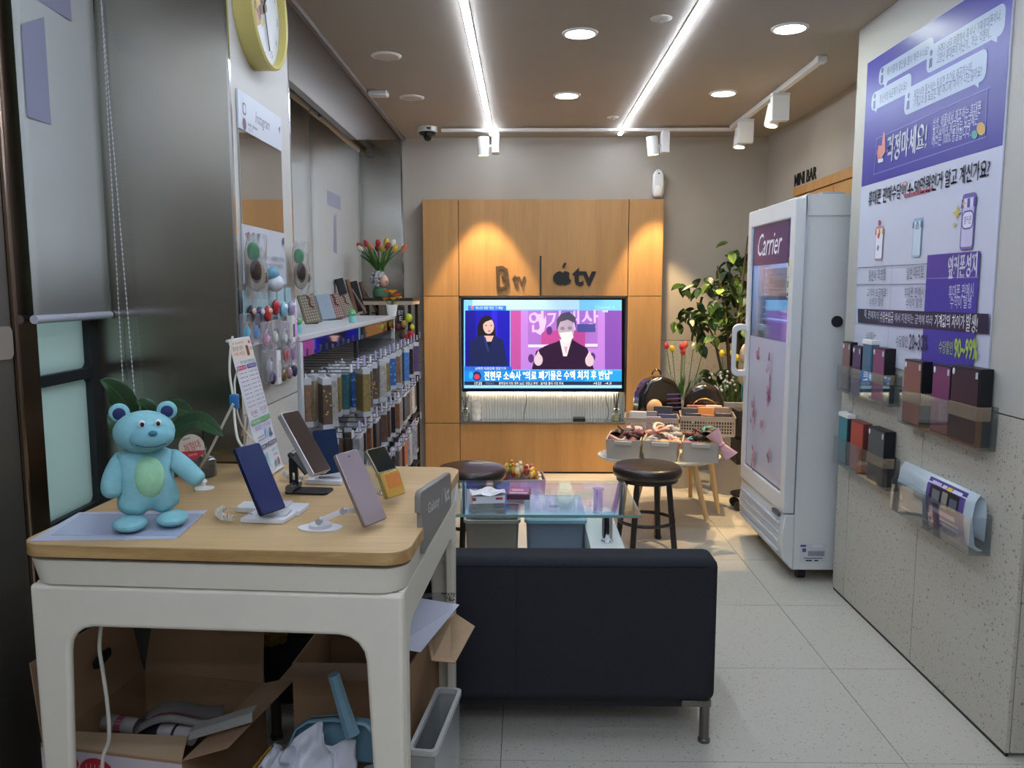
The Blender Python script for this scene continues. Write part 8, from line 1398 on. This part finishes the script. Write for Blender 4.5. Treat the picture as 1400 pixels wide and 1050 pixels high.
# reed diffuser
q = W(280, 648, Z=TZ_); t = thing('reed_diffuser', 'glass reed diffuser with amber oil at the back of the desk', 'diffuser', (q.x, q.y - .02, TZ_))
M().lathe([(.036, 0), (.040, .004), (.040, .045), (.03, .055), (.014, .058)], n=28).obj('bottle', m_glass('amber_glass', '#cdb98a', refl=.8, alpha=.1), t); M().lathe([(.0001, .002), (.038, .003), (.038, .026), (.0001, .027)]).obj('oil', mat('#5c4a20', .1), t)
M().lathe([(.014, .058), (.014, .078), (.010, .08)]).obj('metal_neck', CHROME, t); M().tube([(-.004, 0, .02), (.012, 0, .14)], .0025, 6).obj('reed', BLACK, t); M().tube([(.004, 0, .02), (-.02, .01, .09)], .0025, 6).obj('reed', BLACK, t)
q = W(262, 611, Y=2.0); t = thing('hanging_tag', 'round cream and red tag with red Korean lettering beside the diffuser', 'tag', q, R(12)); m = M()
o_ = [(.031 * math.cos(R(a)), .031 * math.sin(R(a)) * 1.05) for a in range(0, 360, 12)]; m.prism(o_, -.0012, 0); m.obj('disc', mat('#cdbfae', .5), t, smooth=False)
p = Pr(off=.0014, step=.0002); p.poly([(.031 * math.cos(R(a)), .0325 * math.sin(R(a))) for a in range(200, 346, 12)], '#b8343c').text('체험대', (-.018, -.004), (.02, .009), .022, '#b02c34', .03).text('Galaxy', (-.022, .018), (-.002, .024), .007, '#3a3f3a').text('휴대폰 등록', (-.008, -.022), (.012, -.018), .006, '#e0d0c8'); p.obj('print', t); M().tube([(.0, .002, .0), (-.01, .01, -.05), (-.0, .01, q.z * 0 - (q.z - TZ_))], .0012, 6).obj('wire_foot', mat('#55585c', .4), t)
q = W(279, 668, Z=TZ_); t = thing('suction_mount', 'small white suction mount on the desk below the tag', 'mount', (q.x, q.y, TZ_)); M().lathe([(.0001, .0), (.026, .0), (.026, .002), (.008, .007), (.0001, .008)], n=24).obj('disc', WHITE, t); M().tube([(0, 0, .006), (0, 0, .014), (.004, -.004, .022)], [.005, .005, .0065], 10).obj('stem', WHITE, t)
# mini banner with price list
BLp, BRp, TRp, TLp = Vector((-.702, 2.13, .886)), Vector((-.698, 2.285, .886)), Vector((-.768, 2.275, 1.268)), Vector((-.785, 2.115, 1.26))
bn = thing('mini_banner', 'narrow tilted price-list banner on a small stand at the back of the desk', 'banner', BLp)
ex = (BRp - BLp).normalized(); ez = (TLp - BLp); ez = (ez - ex * ez.dot(ex)).normalized(); ey = ez.cross(ex)
bn.rotation_euler = Matrix((ex, ey, ez)).transposed().to_euler(); BW, BH = .156, .382
M().box(0, BW, -.0012, 0, 0, BH).obj('banner_sheet', mat('#cfd0d6', .5), bn, smooth=False)
p = Pr(off=.0014, step=.00005); p.rect(0, .328, BW, BH, '#d8ccbc').text('요즘 우리동네 휴대폰 가격은?', (.02, .372), (.10, .372), .006, '#5a4a44').text('휴대폰 성지', (.012, .357), (.085, .357), .013, '#2b2430', .02).text('가격이 착한집', (.012, .342), (.09, .342), .011, '#b83440', .03).rr(.105, .333, .125, .362, .004, '#6a3a30').text('CIS', (.13, .352), (.15, .352), .009, '#2b2430').ell(.14, .37, .008, .005, '#b83440', 8)
p.text('여기에서 전부 할인', (.04, .318), (.148, .318), .01, '#6a8a3c', .02).rr(.008, .298, .074, .31, .003, '#b03c54').rr(.08, .298, .15, .31, .003, '#40408f').text('번호이동 할인', (.012, .304), (.07, .304), .007, '#e9e4e8').text('기기변경 할인', (.085, .304), (.145, .304), .007, '#e4e4ee')
for i in range(9):
    z = .29 - .0115 * i; p.rect(.012, z - .002, .045, z, '#8a8ea0').rect(.052, z - .002, .066, z, '#9a5a6c').rect(.085, z - .002, .12, z, '#8a8ea0').rect(.128, z - .002, .144, z, '#6a6ea8' if i % 3 else '#b05a64')
p.rect(.0755, .19, .0765, .295, '#a0a2b0').text('월 9,900', (.02, .178), (.065, .178), .014, '#8c2c3c', .03).text('총 12,300', (.09, .18), (.14, .18), .014, '#8c2c3c', .03).rect(.03, .166, .06, .168, '#8a8ea0').rect(.1, .168, .135, .17, '#8a8ea0')
p.rect(.006, .146, .15, .16, '#6aa070').text('인터넷 가입하고', (.012, .153), (.07, .153), .007, '#e6f0e6').text('최대할인 받으세요', (.02, .134), (.14, .134), .014, '#7050a8', .03).rr(.085, .1, .105, .125, .003, '#8ab0dc').rr(.11, .098, .135, .108, .003, '#5a5e6c').ell(.125, .115, .006, .01, '#5a5e6c', 8).rect(.02, .108, .07, .111, '#8a8ea0').rect(.02, .099, .075, .102, '#8a8ea0')
p.rect(.006, .074, .072, .086, '#4a5468').rect(.08, .074, .15, .086, '#4a5468').text('가족결합', (.015, .08), (.06, .08), .007, '#e6e8ee').text('인터넷 할인', (.088, .08), (.142, .08), .007, '#e6e8ee').rect(.045, .02, .062, .062, '#8ac4c8').text('최대할인', (.012, .035), (.042, .035), .008, '#b83440', .02).text('사은품 증정', (.09, .06), (.145, .06), .01, '#4aa0a0', .02).rect(.1, .012, .11, .03, '#4aa0a0').rect(.125, .012, .135, .034, '#b83440').rect(.0755, .008, .0765, .07, '#a0a2b0').text('이벤트', (.1, .045), (.135, .045), .007, '#8c2c3c')
p.obj('print', bn); M().tube([(BW / 2, .006, BH), (BW / 2, .02, BH * .5), (BW / 2, .1, .0)], .003, 6).obj('strut', mat('#b9bcc0', .4), bn); m = M(); m.tube([(-.004, .0, 0), (BW + .004, 0, 0)], .005, 8); m.obj('bottom_bar', mat('#c4c6ca', .3), bn); M().tube([(0, 0.003, BH), (BW, 0.003, BH)], .004, 8).obj('top_bar', mat('#c4c6ca', .3), bn)
# cables gathered by a blue clip
cbm = mat('#c9c6b8', .4); t = thing('cable_bundle', 'two looping cream cables held by a blue clip beside the price banner', 'cable', (0, 0, 0))
def cv(pts, Y): return [tuple(W(a, b, Y=y)) for (a, b), y in zip(pts, Y)]
def smooth_path(P_, n=6):
    P_ = [Vector(p) for p in P_]; out = []
    for i in range(len(P_) - 1):
        a, b, c, d = P_[max(i - 1, 0)], P_[i], P_[i + 1], P_[min(i + 2, len(P_) - 1)]
        for k in range(n): f = k / n; out.append(.5 * ((2 * b) + (c - a) * f + (2 * a - 5 * b + 4 * c - d) * f * f + (3 * b - a - 3 * c + d) * f ** 3))
    out.append(P_[-1]); return [tuple(p) for p in out]
M().tube(smooth_path(cv([(318, 460), (315, 480), (314, 510), (319, 545), (321, 575), (325, 600), (334, 614)], [2.12, 2.1, 2.08, 2.05, 2.0, 1.9, 1.82])), .0032, 8).obj('cable', cbm, t)
M().tube(smooth_path(cv([(326, 503), (321, 520), (322, 545), (326, 570), (336, 590), (352, 608)], [2.10, 2.1, 2.06, 2.05, 2.08, 2.1])), .0026, 8).obj('cable', cbm, t)
q = W(268, 650, Z=TZ_); M().tube(smooth_path(cv([(319, 552), (303, 584), (285, 620)], [2.03, 2.04, 2.05]) + [(q.x, q.y, TZ_ + .004)]), .0036, 8).obj('cable', cbm, t)
q = W(320.5, 549, Y=2.04); m = M(); m.T = Matrix.Translation(q); m.cbox((0, 0, 0), (.022, .018, .038)); m.obj('blue_clip', mat('#2a6ca8', .4), t, bevel=.004)
# phones
def phone(label, px, py, Z, w, h, yaw, rec, body, face, th=.009, edge=None, fold=False, lens=False, fa=None):
    q = W(px, py, Z=Z); t = thing('smartphone', label, 'phone', (q.x, q.y, Z + .004), rot=(R(-rec), 0, R(yaw)), group='phones on display on the desk')
    M().prism(rrect(-w / 2, 0, w / 2, h, .006), -th, 0).obj('body', mat(body, .25, .5), t, bevel=.0016)
    M().prism(rrect(-w / 2 + .002, .002, w / 2 - .002, h - .002, .005), -th - .0006, -th + .0002).obj('screen', mat(face, .12, coat=.3), t, smooth=False)
    M().box(w / 2, w / 2 + .0012, -th * .7, -th * .4, h * .62, h * .75).obj('side_button', mat(body, .3, .6), t, smooth=False)
    if lens:
        M().cyl((0, -th - .0012, h - .012), (0, -th - .0004, h - .012), .002, n=10).obj('camera_dot', BLACK, t)
    return t
phone('dark blue phone on the front white charging base', 371, 704, .90, .074, .16, 64, 27, '#1a2046', '#2a3158', .011)
phone('large dark brown folding phone raised on a black stand', 436, 652, .945, .062, .172, 64, 35, '#b9b6b4', '#42342f', .016)
phone('deep blue phone on the rear white charging base', 450, 650, .905, .066, .118, 40, 14, '#182848', '#1c2c4c', .009)
phone('champagne phone in a white clip arm at the front of the desk', 511, 719, .888, .074, .168, 62, 28, '#8f8480', '#96868a', .010, lens=True)
t = phone('gold folding flip phone half open on a clear stand', 538, 682, .893, .066, .062, 58, 22, '#a8965a', '#c09440', .013); M().prism(rrect(-.02, .022, .026, .056, .004), -.0142, -.0136).obj('lit_icon', mat('#cc7c38', .3), t, smooth=False)
m = M(); m.T = Matrix.Translation((0, .0, .062)) @ Matrix.Rotation(R(-14), 4, 'X'); m.prism(rrect(-.033, 0, .033, .066, .005), -.008, 0); m.obj('upper_half', mat('#8f8870', .3, .6), t, bevel=.0015); m = M(); m.T = Matrix.Translation((0, .0, .062)) @ Matrix.Rotation(R(-14), 4, 'X'); m.prism(rrect(-.031, .003, .031, .064, .004), -.0088, -.0081); m.obj('cover_screen', mat('#1d1f14', .12), t, smooth=False); M().tube([(-.033, -.002, .062), (.033, -.002, .062)], .006, 10).obj('hinge', mat('#b8a868', .2, .9), t)
def cbase(label, quad, th, group=None):
    Q = [W(a, b, Z=DZ + th) for a, b in quad]; t = thing('charging_base', label, 'base', (Q[0].x, Q[0].y, TZ_)); m = M()
    m.slab([(p.x - Q[0].x, p.y - Q[0].y, 0) for p in Q], (0, 0, 1), th); m.obj('block', mat('#d4d4d8', .4), t, bevel=.0015, smooth=False)
    c = sum((Vector((p.x - Q[0].x, p.y - Q[0].y, 0)) for p in Q), Vector()) / 4; m = M(); m.cbox((c.x + .012, c.y, th + .003), (.06, .05, .006)); m.obj('cradle', mat('#c4c4c8', .4), t, bevel=.002); return t
cbase('front white charging base with a printed mark', [(328, 709), (387, 711), (410, 697), (355, 694)], .010)
cbase('thin white box behind the front charging base', [(322, 694), (409, 699), (423, 688), (333, 685)], .012)
cbase('rear white charging base near the pillar', [(418, 656), (467, 658), (473, 647), (432, 645)], .012)
def coil(label, pts, r=.006, rr_=.0022, turns=12, tail=None):
    t = thing('coiled_cable', label, 'cable', (0, 0, 0)); P_ = [Vector(p) for p in smooth_path(pts, 10)]; n = len(P_) * 4; out = []
    for i in range(n):
        k = i / n * (len(P_) - 1); j = int(k); f = k - j; c = P_[j].lerp(P_[j + 1], f); d = (P_[j + 1] - P_[j]).normalized(); a = d.orthogonal().normalized(); b = d.cross(a); an = i / n * turns * 2 * math.pi; out.append(c + (a * math.cos(an) + b * math.sin(an)) * r)
    M().tube(out, rr_, 6).obj('coil', mat('#c9c5b8', .45), t)
    if tail: M().tube(smooth_path(tail), .0018, 6).obj('lead', mat('#c9c5b8', .45), t)
def dz(a, b, h): q = W(a, b, Z=DZ + h); return tuple(q)
coil('cream coiled cable curling beside the front charging base', [dz(319, 709, .012), dz(303, 706, .012), dz(298, 699, .016), dz(307, 694, .022)], tail=[dz(307, 694, .022), dz(325, 694, .03), dz(345, 703, .012)])
coil('cream coiled cable beside the rear charging base', [dz(415, 652, .012), dz(400, 652, .012), dz(391, 649, .016), dz(390, 644, .022)], tail=[dz(415, 652, .012), dz(425, 653, .01)])
# black stand of the folding phone
q = W(408, 672, Z=TZ_); t = thing('phone_stand', 'folding black metal stand holding the brown folding phone', 'stand', (q.x, q.y, TZ_), R(-6))
m = M(); m.prism(rrect(-.028, -.03, .085, .032, .012), 0, .005, 'xy'); m.obj('base_plate', DARKM, t, bevel=.001, smooth=False)
M().tube([(-.012, -.03, .014), (-.012, .03, .014)], .011, 14).obj('lower_hinge', mat('#77797c', .3, .8), t)
m = M(); ring(m, rrect(-.022, .012, .0, .095, .004, 3), rrect(-.015, .03, -.007, .05, .0035, 3), -.003, .003); m.obj('arm', DARKM, t, smooth=False); M().tube([(-.01, -.02, .098), (-.01, .02, .098)], .008, 12).obj('upper_hinge', mat('#77797c', .3, .8), t)
m = M(); m.slab([(-.012, -.03, .10), (.03, -.03, .05), (.03, .03, .05), (-.012, .03, .10)], (.6, 0, .7), .004); m.obj('back_rest', DARKM, t, smooth=False)
# white clip arm of the champagne phone
q = W(438, 722, Z=TZ_); t = thing('clip_stand', 'white jointed clip arm on an oval base holding the champagne phone', 'stand', (q.x, q.y, TZ_))
M().prism([(.048 * math.cos(a) * (1 if abs(math.cos(a)) < .9 else 1), .03 * math.sin(a)) for a in [k * math.pi / 16 for k in range(32)]], 0, .003, 'xy').obj('base_plate', mat('#dcdce0', .35), t, smooth=False); M().lathe([(.026, .003), (.024, .01), (.0001, .011)], n=24).obj('swivel_base', mat('#c9c9d0', .35), t)
def L_(px, py, Y): w_ = W(px, py, Y=Y); return Vector((w_.x, w_.y, w_.z)) - Vector(t.location)
A, B, C = L_(437, 712, 1.66), L_(470, 698, 1.69), L_(492, 698, 1.71)
for a, b in ((A, B), (B, C)):
    d = (b - a).normalized(); m = M(); m.tube([a, b], .0068, 4); m.obj('arm_link', mat('#c9c9ce', .4), t, bevel=.001, smooth=False)
for a in (A, B, C): m = M(); m.tube([a + Vector((0, -.010, 0)), a + Vector((0, .01, 0))], .007, 14); m.obj('joint', mat('#a8a8ae', .3, .3), t)
# clear stand of the flip phone
q = W(522, 672, Z=TZ_); t = thing('clear_stand', 'clear plastic easel behind the gold flip phone', 'stand', (q.x, q.y, TZ_), R(50)); m = M(); m.slab([(-.03, -.01, .0), (.03, -.01, .0), (.03, .05, .1), (-.03, .05, .1)], (0, 1, -.4), .002); m.box(-.03, .03, -.03, -.011, 0, .002); m.box(-.03, .03, -.031, -.029, 0, .014); m.obj('easel', ACRY, t, smooth=False)
# ================================================================== UNDER THE DESK
KR = mat('#957556', .8, noise=.06, nscale=6); KRD = mat('#93755a', .85, noise=.06, nscale=6); KRL = mat('#a68d70', .8, noise=.05, nscale=8)
def carton(label, P4, z1, flaps, front=None, mt=KR, cat='box', z0=0, th=.004):
    """open carton; P4 = FL, FR, BR, BL on the floor"""
    t = thing('cardboard_box', label, cat, (0, 0, 0)); P4 = [Vector((x, y, 0)) for x, y in P4]; c = sum(P4, Vector()) / 4; names = ('front_panel', 'right_panel', 'back_panel', 'left_panel')
    M().slab([tuple(p + Vector((0, 0, z0))) for p in P4], (0, 0, 1), th).obj('bottom_panel', mt, t, smooth=False)
    for i in range(4):
        a, b = P4[i], P4[(i + 1) % 4]; n = (c - (a + b) / 2); n.z = 0; n = Vector((-(b - a).y, (b - a).x, 0)).normalized()
        m = M(); m.slab([tuple(a + Vector((0, 0, z0 + th))), tuple(b + Vector((0, 0, z0 + th))), tuple(b + Vector((0, 0, z1))), tuple(a + Vector((0, 0, z1)))], n, th)
        o = m.obj(names[i], mt, t, smooth=False)
        if i in flaps:
            off, top = flaps[i]; e = (b - a).normalized() * .004; m = M(); o1 = Vector(off); m.slab([tuple(a + e + Vector((0, 0, z1 + .001))), tuple(b - e + Vector((0, 0, z1 + .001))), tuple(b - e * 4 + o1 + Vector((0, 0, z1 + .001))), tuple(a + e * 4 + o1 + Vector((0, 0, z1 + .001)))], n, th * .8); m.obj('flap', KRD if mt is KR else mt, t, smooth=False)
    return t, P4
FL, FR_, BR_, BL_ = (-1.13, 1.765), (-.77, 1.70), (-.70, 2.07), (-1.06, 2.135)
b1, _ = carton('open brown cardboard box with a printed white front under the desk left side', (FL, FR_, BR_, BL_), .335, {3: ((-.03, .005, .19), 0), 2: ((.01, .03, .17), 0), 0: ((.0, .0, -.0), 0)} if False else {3: ((-.03, .005, .19), 0), 2: ((.01, .03, .17), 0), 1: ((.10, -.01, .03), 0)})
fa = math.atan2(FR_[1] - FL[1], FR_[0] - FL[0]); pf = Pr(off=0.0006, step=.0003)
pf.rect(.0, .0, .366, .33, '#b9b2b8').rect(0, .0, .366, .03, '#a8a0a8')
for cx, cz, rx, rz in ((.07, .30, .03, .02), (.145, .285, .045, .035)): pf.ell(cx, cz, rx, rz, '#a82430')
pf.rr(.06, .23, .12, .26, .01, '#b83440')
for i in range(5): pf.line((.12 + .01 * i, .285), (.12 + .012 * i, .305), .002, '#d8a0a4')
for cx, cz in ((.275, .245), (.312, .25)): pf.ell(cx, cz, .02, .036, '#2c7c38').ell(cx - .005, cz + .012, .006, .008, '#a8d0a0')
pf.line((.275, .28), (.29, .30), .003, '#2c6c30').line((.315, .285), (.33, .31), .003, '#2c6c30'); pf.text('맛있는 과일', (.02, .17), (.2, .17), .035, '#b83440', .02)
o = pf.obj('front_print', b1, (FL[0], FL[1], 0)); o.rotation_euler = (0, 0, fa)
m = M(); a = Vector((FL[0], FL[1], .336)); b = Vector((FR_[0], FR_[1], .336)); u_ = (b - a); nv = Vector((-u_.y, u_.x, 0)).normalized()
m.slab([tuple(a), tuple(b), tuple(b + nv * .09 + Vector((-.04, 0, .006))), tuple(a + nv * .05 + Vector((.02, 0, .002)))], (0, 0, 1), .004); m.obj('torn_flap', KRL, b1, smooth=False)
p = Pr(off=0); 
m = M(); m.T = Matrix.Translation((-1.088, 1.985, .445)) @ Matrix.Rotation(R(8), 4, 'Z') @ Matrix.Rotation(R(-9), 4, 'Y'); m.prism(rrect(-.045, -.011, .045, .011, .01), -.012, .002, 'yz'); m.obj('hand_hole', mat('#0c0b0a', .9), b1, smooth=False)
# in the box
t = thing('rolled_poster', 'rolled white printed poster lying in the left cardboard box', 'poster roll', (-.98, 1.93, .285), R(-14)); M().tube([(-.1, 0, 0), (.16, 0, 0)], .022, 18, False).obj('roll', mat('#aaa6a4', .5), t, solid=.001)
m = M(); m.tube([(.0, 0, 0), (.07, 0, 0)], .0226, 18, False); m.tube([(.11, 0, 0), (.118, 0, 0)], .0228, 18, False); m.obj('dark_print', mat('#2c2830', .5), t); M().tube([(-.06, 0, 0), (-.04, 0, 0)], .0226, 12, False).obj('red_print', mat('#8c4450', .5), t)
t = thing('folded_leaflet', 'crumpled printed leaflet beside the poster roll in the box', 'leaflet', (-.87, 1.92, .30), R(10)); m = M(); m.grid(lambda u, v: (-.1 + .2 * u, -.04 + .09 * v, .02 * math.sin(u * 5) + .03 * u + .012 * math.sin(v * 7)), 12, 6); m.obj('sheet', mat('#6a6462', .5), t, solid=.001); m = M(); m.grid(lambda u, v: (-.06 + .1 * u, -.02 + .02 * v, .002 + .02 * math.sin((.2 + .5 * u) * 5) + .03 * (.2 + .5 * u) + .012 * math.sin((.22 + .22 * v) * 7)), 8, 3); m.obj('print', mat('#b0484c', .5), t)
q0, q1 = W(258, 1002, Z=.36), W(345, 975, Z=.40); t = thing('plastic_channel', 'pale grey plastic channel strip resting on the box corner', 'strip', tuple(q0)); v_ = q1 - q0; m = M(); s_ = Vector((.0, .035, .0))
m.slab([(0, 0, 0), tuple(v_), tuple(v_ + s_), tuple(s_)], (0, 0, 1), .002); m.slab([tuple(v_ * .02), tuple(v_), tuple(v_ + Vector((0, -.003, -.02))), (0, -.003, -.016)], (0, -1, 0), .002); m.obj('channel', mat('#8e8e88', .4), t, smooth=False)
crumple('plastic_bag', 'yellow crumpled plastic bag behind the left box', 'bag', (-.70, 2.16, .40), (.05, .03, .07), '#6a5420', 3, rough=.3)
M().tube([(0, 0, 0), (0, 0, .1)], .01)
# second box with flaps, right
b2, _ = carton('brown cardboard box with spread flaps under the desk right side', ((-.60, 1.99), (-.29, 1.99), (-.245, 2.30), (-.58, 2.31)), .43, {0: ((-.01, -.13, .02), 0)}, mt=KR)
m = M(); A = W(590, 903, Y=2.06); B = W(583, 868, Y=2.22); C = W(622, 838, Y=2.24); D = W(649, 856, Y=2.12); E_ = W(622, 906, Y=2.03); m.add([tuple(x) for x in (A, E_, D, C, B)] + [tuple(x + Vector((0, .003, -.004))) for x in (A, E_, D, C, B)], [(0, 1, 2, 3, 4), (9, 8, 7, 6, 5)] + [(i, (i + 1) % 5, 5 + (i + 1) % 5, 5 + i) for i in range(5)]); m.obj('torn_flap', mat('#b89c7c', .8, noise=.05), b2, smooth=False)
m = M(); m.slab([(-.2875, 2.03, .16), (-.2715, 2.14, .16), (-.2715, 2.14, .36), (-.2875, 2.03, .36)], (1, -.15, 0), .0015); m.obj('patched_panel', KRL, b2, smooth=False)
Qp = [W(537, 812, Y=2.16), W(628, 827, Y=2.12), W(575, 892, Y=1.98), W(537, 886, Y=1.97)]
t = thing('paper_sheet', 'white paper sheet draped over the right cardboard box by the desk leg', 'paper', (0, 0, 0)); m = M(); m.slab([tuple(x) for x in Qp], (0, -.3, 1), .0012); m.obj('sheet', mat('#c0c2d0', .6), t, smooth=False)
t = thing('plastic_film', 'clear speckled plastic film behind the white sheet at the desk leg', 'film', (0, 0, 0)); Qp = [W(546, 812, Y=2.2), W(622, 810, Y=2.2), W(620, 825, Y=2.17), W(560, 822, Y=2.17)]; m = M(); m.slab([tuple(x) for x in Qp], (0, -.5, 1), .0008); m.obj('film', ACRY, t, smooth=False)
m = M(); rn = random.Random(5)
for i in range(16): q = Qp[1].lerp(Qp[0], rn.uniform(.0, .28)).lerp(Qp[2], rn.uniform(0, .8)); m.ell(tuple(q + Vector((0, -.002, .002))), (.0025, .001, .002), n=6, m=3)
m.obj('dark_speck', mat('#2a2420', .8), t)['kind'] = 'stuff'
# yellow edged box in front
YB = mat('#8c7860', .8, noise=.05); b3, P3 = carton('low open box with a yellow rim holding the dustpan under the desk', ((-.66, 1.60), (-.335, 1.60), (-.295, 1.86), (-.62, 1.87)), .27, {}, mt=YB)
o = None
for (x0, y0), (x1, y1), w in (((-.66, 1.60), (-.62, 1.87), 0), ((-.335, 1.60), (-.295, 1.86), 1)):
    m = M(); m.slab([(x0, y0, .27), (x1, y1, .27), (x1, y1, .2735), (x0, y0, .2735)], (-1, .15, 0) if w == 0 else (1, -.15, 0), .006); m.obj('yellow_edge', mat('#b88a28', .6), b3, smooth=False)
m = M(); m.slab([(-.334, 1.60, .02), (-.294, 1.86, .02), (-.294, 1.86, .27), (-.334, 1.60, .27)], (1, -.15, 0), .002); m.obj('yellow_side', mat('#c09030', .6), b3, smooth=False)
m = M(); m.slab([(-.66, 1.599, .0), (-.335, 1.599, .0), (-.335, 1.599, .27), (-.66, 1.599, .27)], (0, -1, 0), .002); m.obj('yellow_front', mat('#c09030', .6), b3, smooth=False)
# dustpan
DP = mat('#6f93a4', .45); t = thing('dustpan', 'blue plastic dustpan with upright handle in the yellow-rimmed box', 'dustpan', (-.455, 1.83, .29), R(-4))
pr = [(-.10, -.02), (-.105, .02), (-.09, .055), (-.06, .075), (.0, .082), (.08, .075), (.105, .05), (.11, 0), (.105, -.03)]
m = M(); m.T = Matrix.Rotation(R(-8), 4, 'X'); m.prism(pr, .0, .012); m.obj('pan', DP, t, bevel=.004); m = M(); m.T = Matrix.Rotation(R(-8), 4, 'X'); n_ = len(pr)
m.add([(u, -.03, v) for u, v in pr] + [(u, .0, v) for u, v in pr], [(i, i + 1, n_ + i + 1, n_ + i) for i in range(n_ - 1)]); m.obj('pan_rim', DP, t, solid=.004)
ha, hb_, hc = W(482, 1005, Y=1.79), W(469, 965, Y=1.80), W(456, 922, Y=1.80); L0 = Vector(t.location); rz = Matrix.Rotation(R(4), 3, 'Z')
m = M(); m.tube([rz @ (x - L0) for x in (ha, hb_, hc)], [.019, .016, .0145], 8); m.obj('handle', DP, t)
# crumpled packing plastic
def cloth(label, px, py, Y, sx, sz, seed, col='#c2c4cc'):
    q = W(px, py, Y=Y); rn = random.Random(seed); k = [rn.uniform(3, 8) for _ in range(8)]; t = thing('crumpled_plastic', label, 'plastic sheet', q, 0, 'crumpled white packing sheets'); m = M()
    def f(u, v):
        a = (u - .5) * 3.0; h = (1 + .12 * math.sin(k[0] * u * 1.6) + .04 * math.sin(k[1] * u * 4 + 1)) * (.55 + .45 * math.sin(math.pi * min(1, max(0, u * .9 + .05)))); z = sz * v * h; fold = .014 * math.sin(k[2] * u * 2 + k[3] * v) + .007 * math.sin(k[4] * u * 4 - k[5] * v * 2) + .002 * math.sin(k[6] * u * 7 + k[7] * v * 3)
        return (sx * (u - .5) * (1.15 - .3 * v) + .4 * fold, -.05 * math.sin(math.pi * u) * (1 - .5 * v) + fold * 1.1 + .05 * v, z - sz / 2)
    m.grid(f, 44, 22); m.obj('sheet', mat(col, .45), t, solid=.0008)
cloth('crumpled white packing sheet in front of the dustpan', 435, 1045, 1.74, .17, .14, 4); cloth('smaller crumpled white packing sheet left of the dustpan', 383, 1050, 1.72, .10, .09, 9, '#b6b8c0')
m = M()
for nm, x, z, r_, c in (('white', -.36, .245, .028, '#b8b6bc'), ('mauve', -.33, .25, .02, '#7c6a74'), ('grey', -.35, .225, .03, '#77747c')):
    t = thing('small_packet', 'small %s packet in the right corner of the yellow-rimmed box' % nm, 'packet', (x, 1.82, z - .02), R(20)); M().box(-r_ * .8, r_ * .8, -r_ * .5, r_ * .5, 0, r_).obj('pouch', mat(c, .5), t, bevel=.006, seg=3)
# clear bin beside the leg
t = thing('clear_bin', 'clear plastic bin standing behind the desk leg', 'bin', (-.222, 1.96, 0), R(-7)); PL = m_glass('cloudy_plastic', '#d8dad6', rough=.15, refl=.9, alpha=.28)
w, d, h = .030, .15, .30; m = M(); m.hexa([(-w * .8, -d, .0), (w * .85, -d, .0), (w * .85, d, .0), (-w * .8, d, .0)], [(-w * .8, -d, .004), (w * .85, -d, .004), (w * .85, d, .004), (-w * .8, d, .004)]); m.obj('bottom', PL, t, smooth=False)
for a, b in (((-w, -d), (w, -d)), ((w, -d), (w, d)), ((w, d), (-w, d)), ((-w, d), (-w, -d))): m = M(); nn = Vector((-(b[1] - a[1]), b[0] - a[0], 0)).normalized(); m.slab([(a[0] * .85, a[1], .004), (b[0] * .85, b[1], .004), (b[0], b[1], h), (a[0], a[1], h)], nn, .002); m.obj('side_wall', PL, t, smooth=False)
m = M(); a = rrect(-w - .006, -d - .006, w + .006, d + .006, .015); b = rrect(-w + .004, -d + .004, w - .004, d - .004, .01); n = len(a); m.add([(u, v, h - .01) for u, v in a] + [(u, v, h + .003) for u, v in a] + [(u, v, h + .003) for u, v in b] + [(u, v, h - .01) for u, v in b], [(q * n + i, q * n + (i + 1) % n, ((q + 1) % 4) * n + (i + 1) % n, ((q + 1) % 4) * n + i) for q in range(4) for i in range(n)]); m.obj('rim', mat('#b4b6b2', .35), t, smooth=False)
# white cord hanging under the desk
t = thing('power_cord', 'white power cord hanging down under the left side of the desk', 'cable', (0, 0, 0)); M().tube(smooth_path([tuple(W(a, b, Y=1.66)) for a, b in ((139, 850), (136, 885), (141, 920), (147, 965), (149, 1010), (140, 1045))] + [(-.93, 1.66, .2), (-.9, 1.7, .0045), (-.86, 1.69, .0045)]), .0042, 8).obj('cord', mat('#bdb9ae', .45), t)
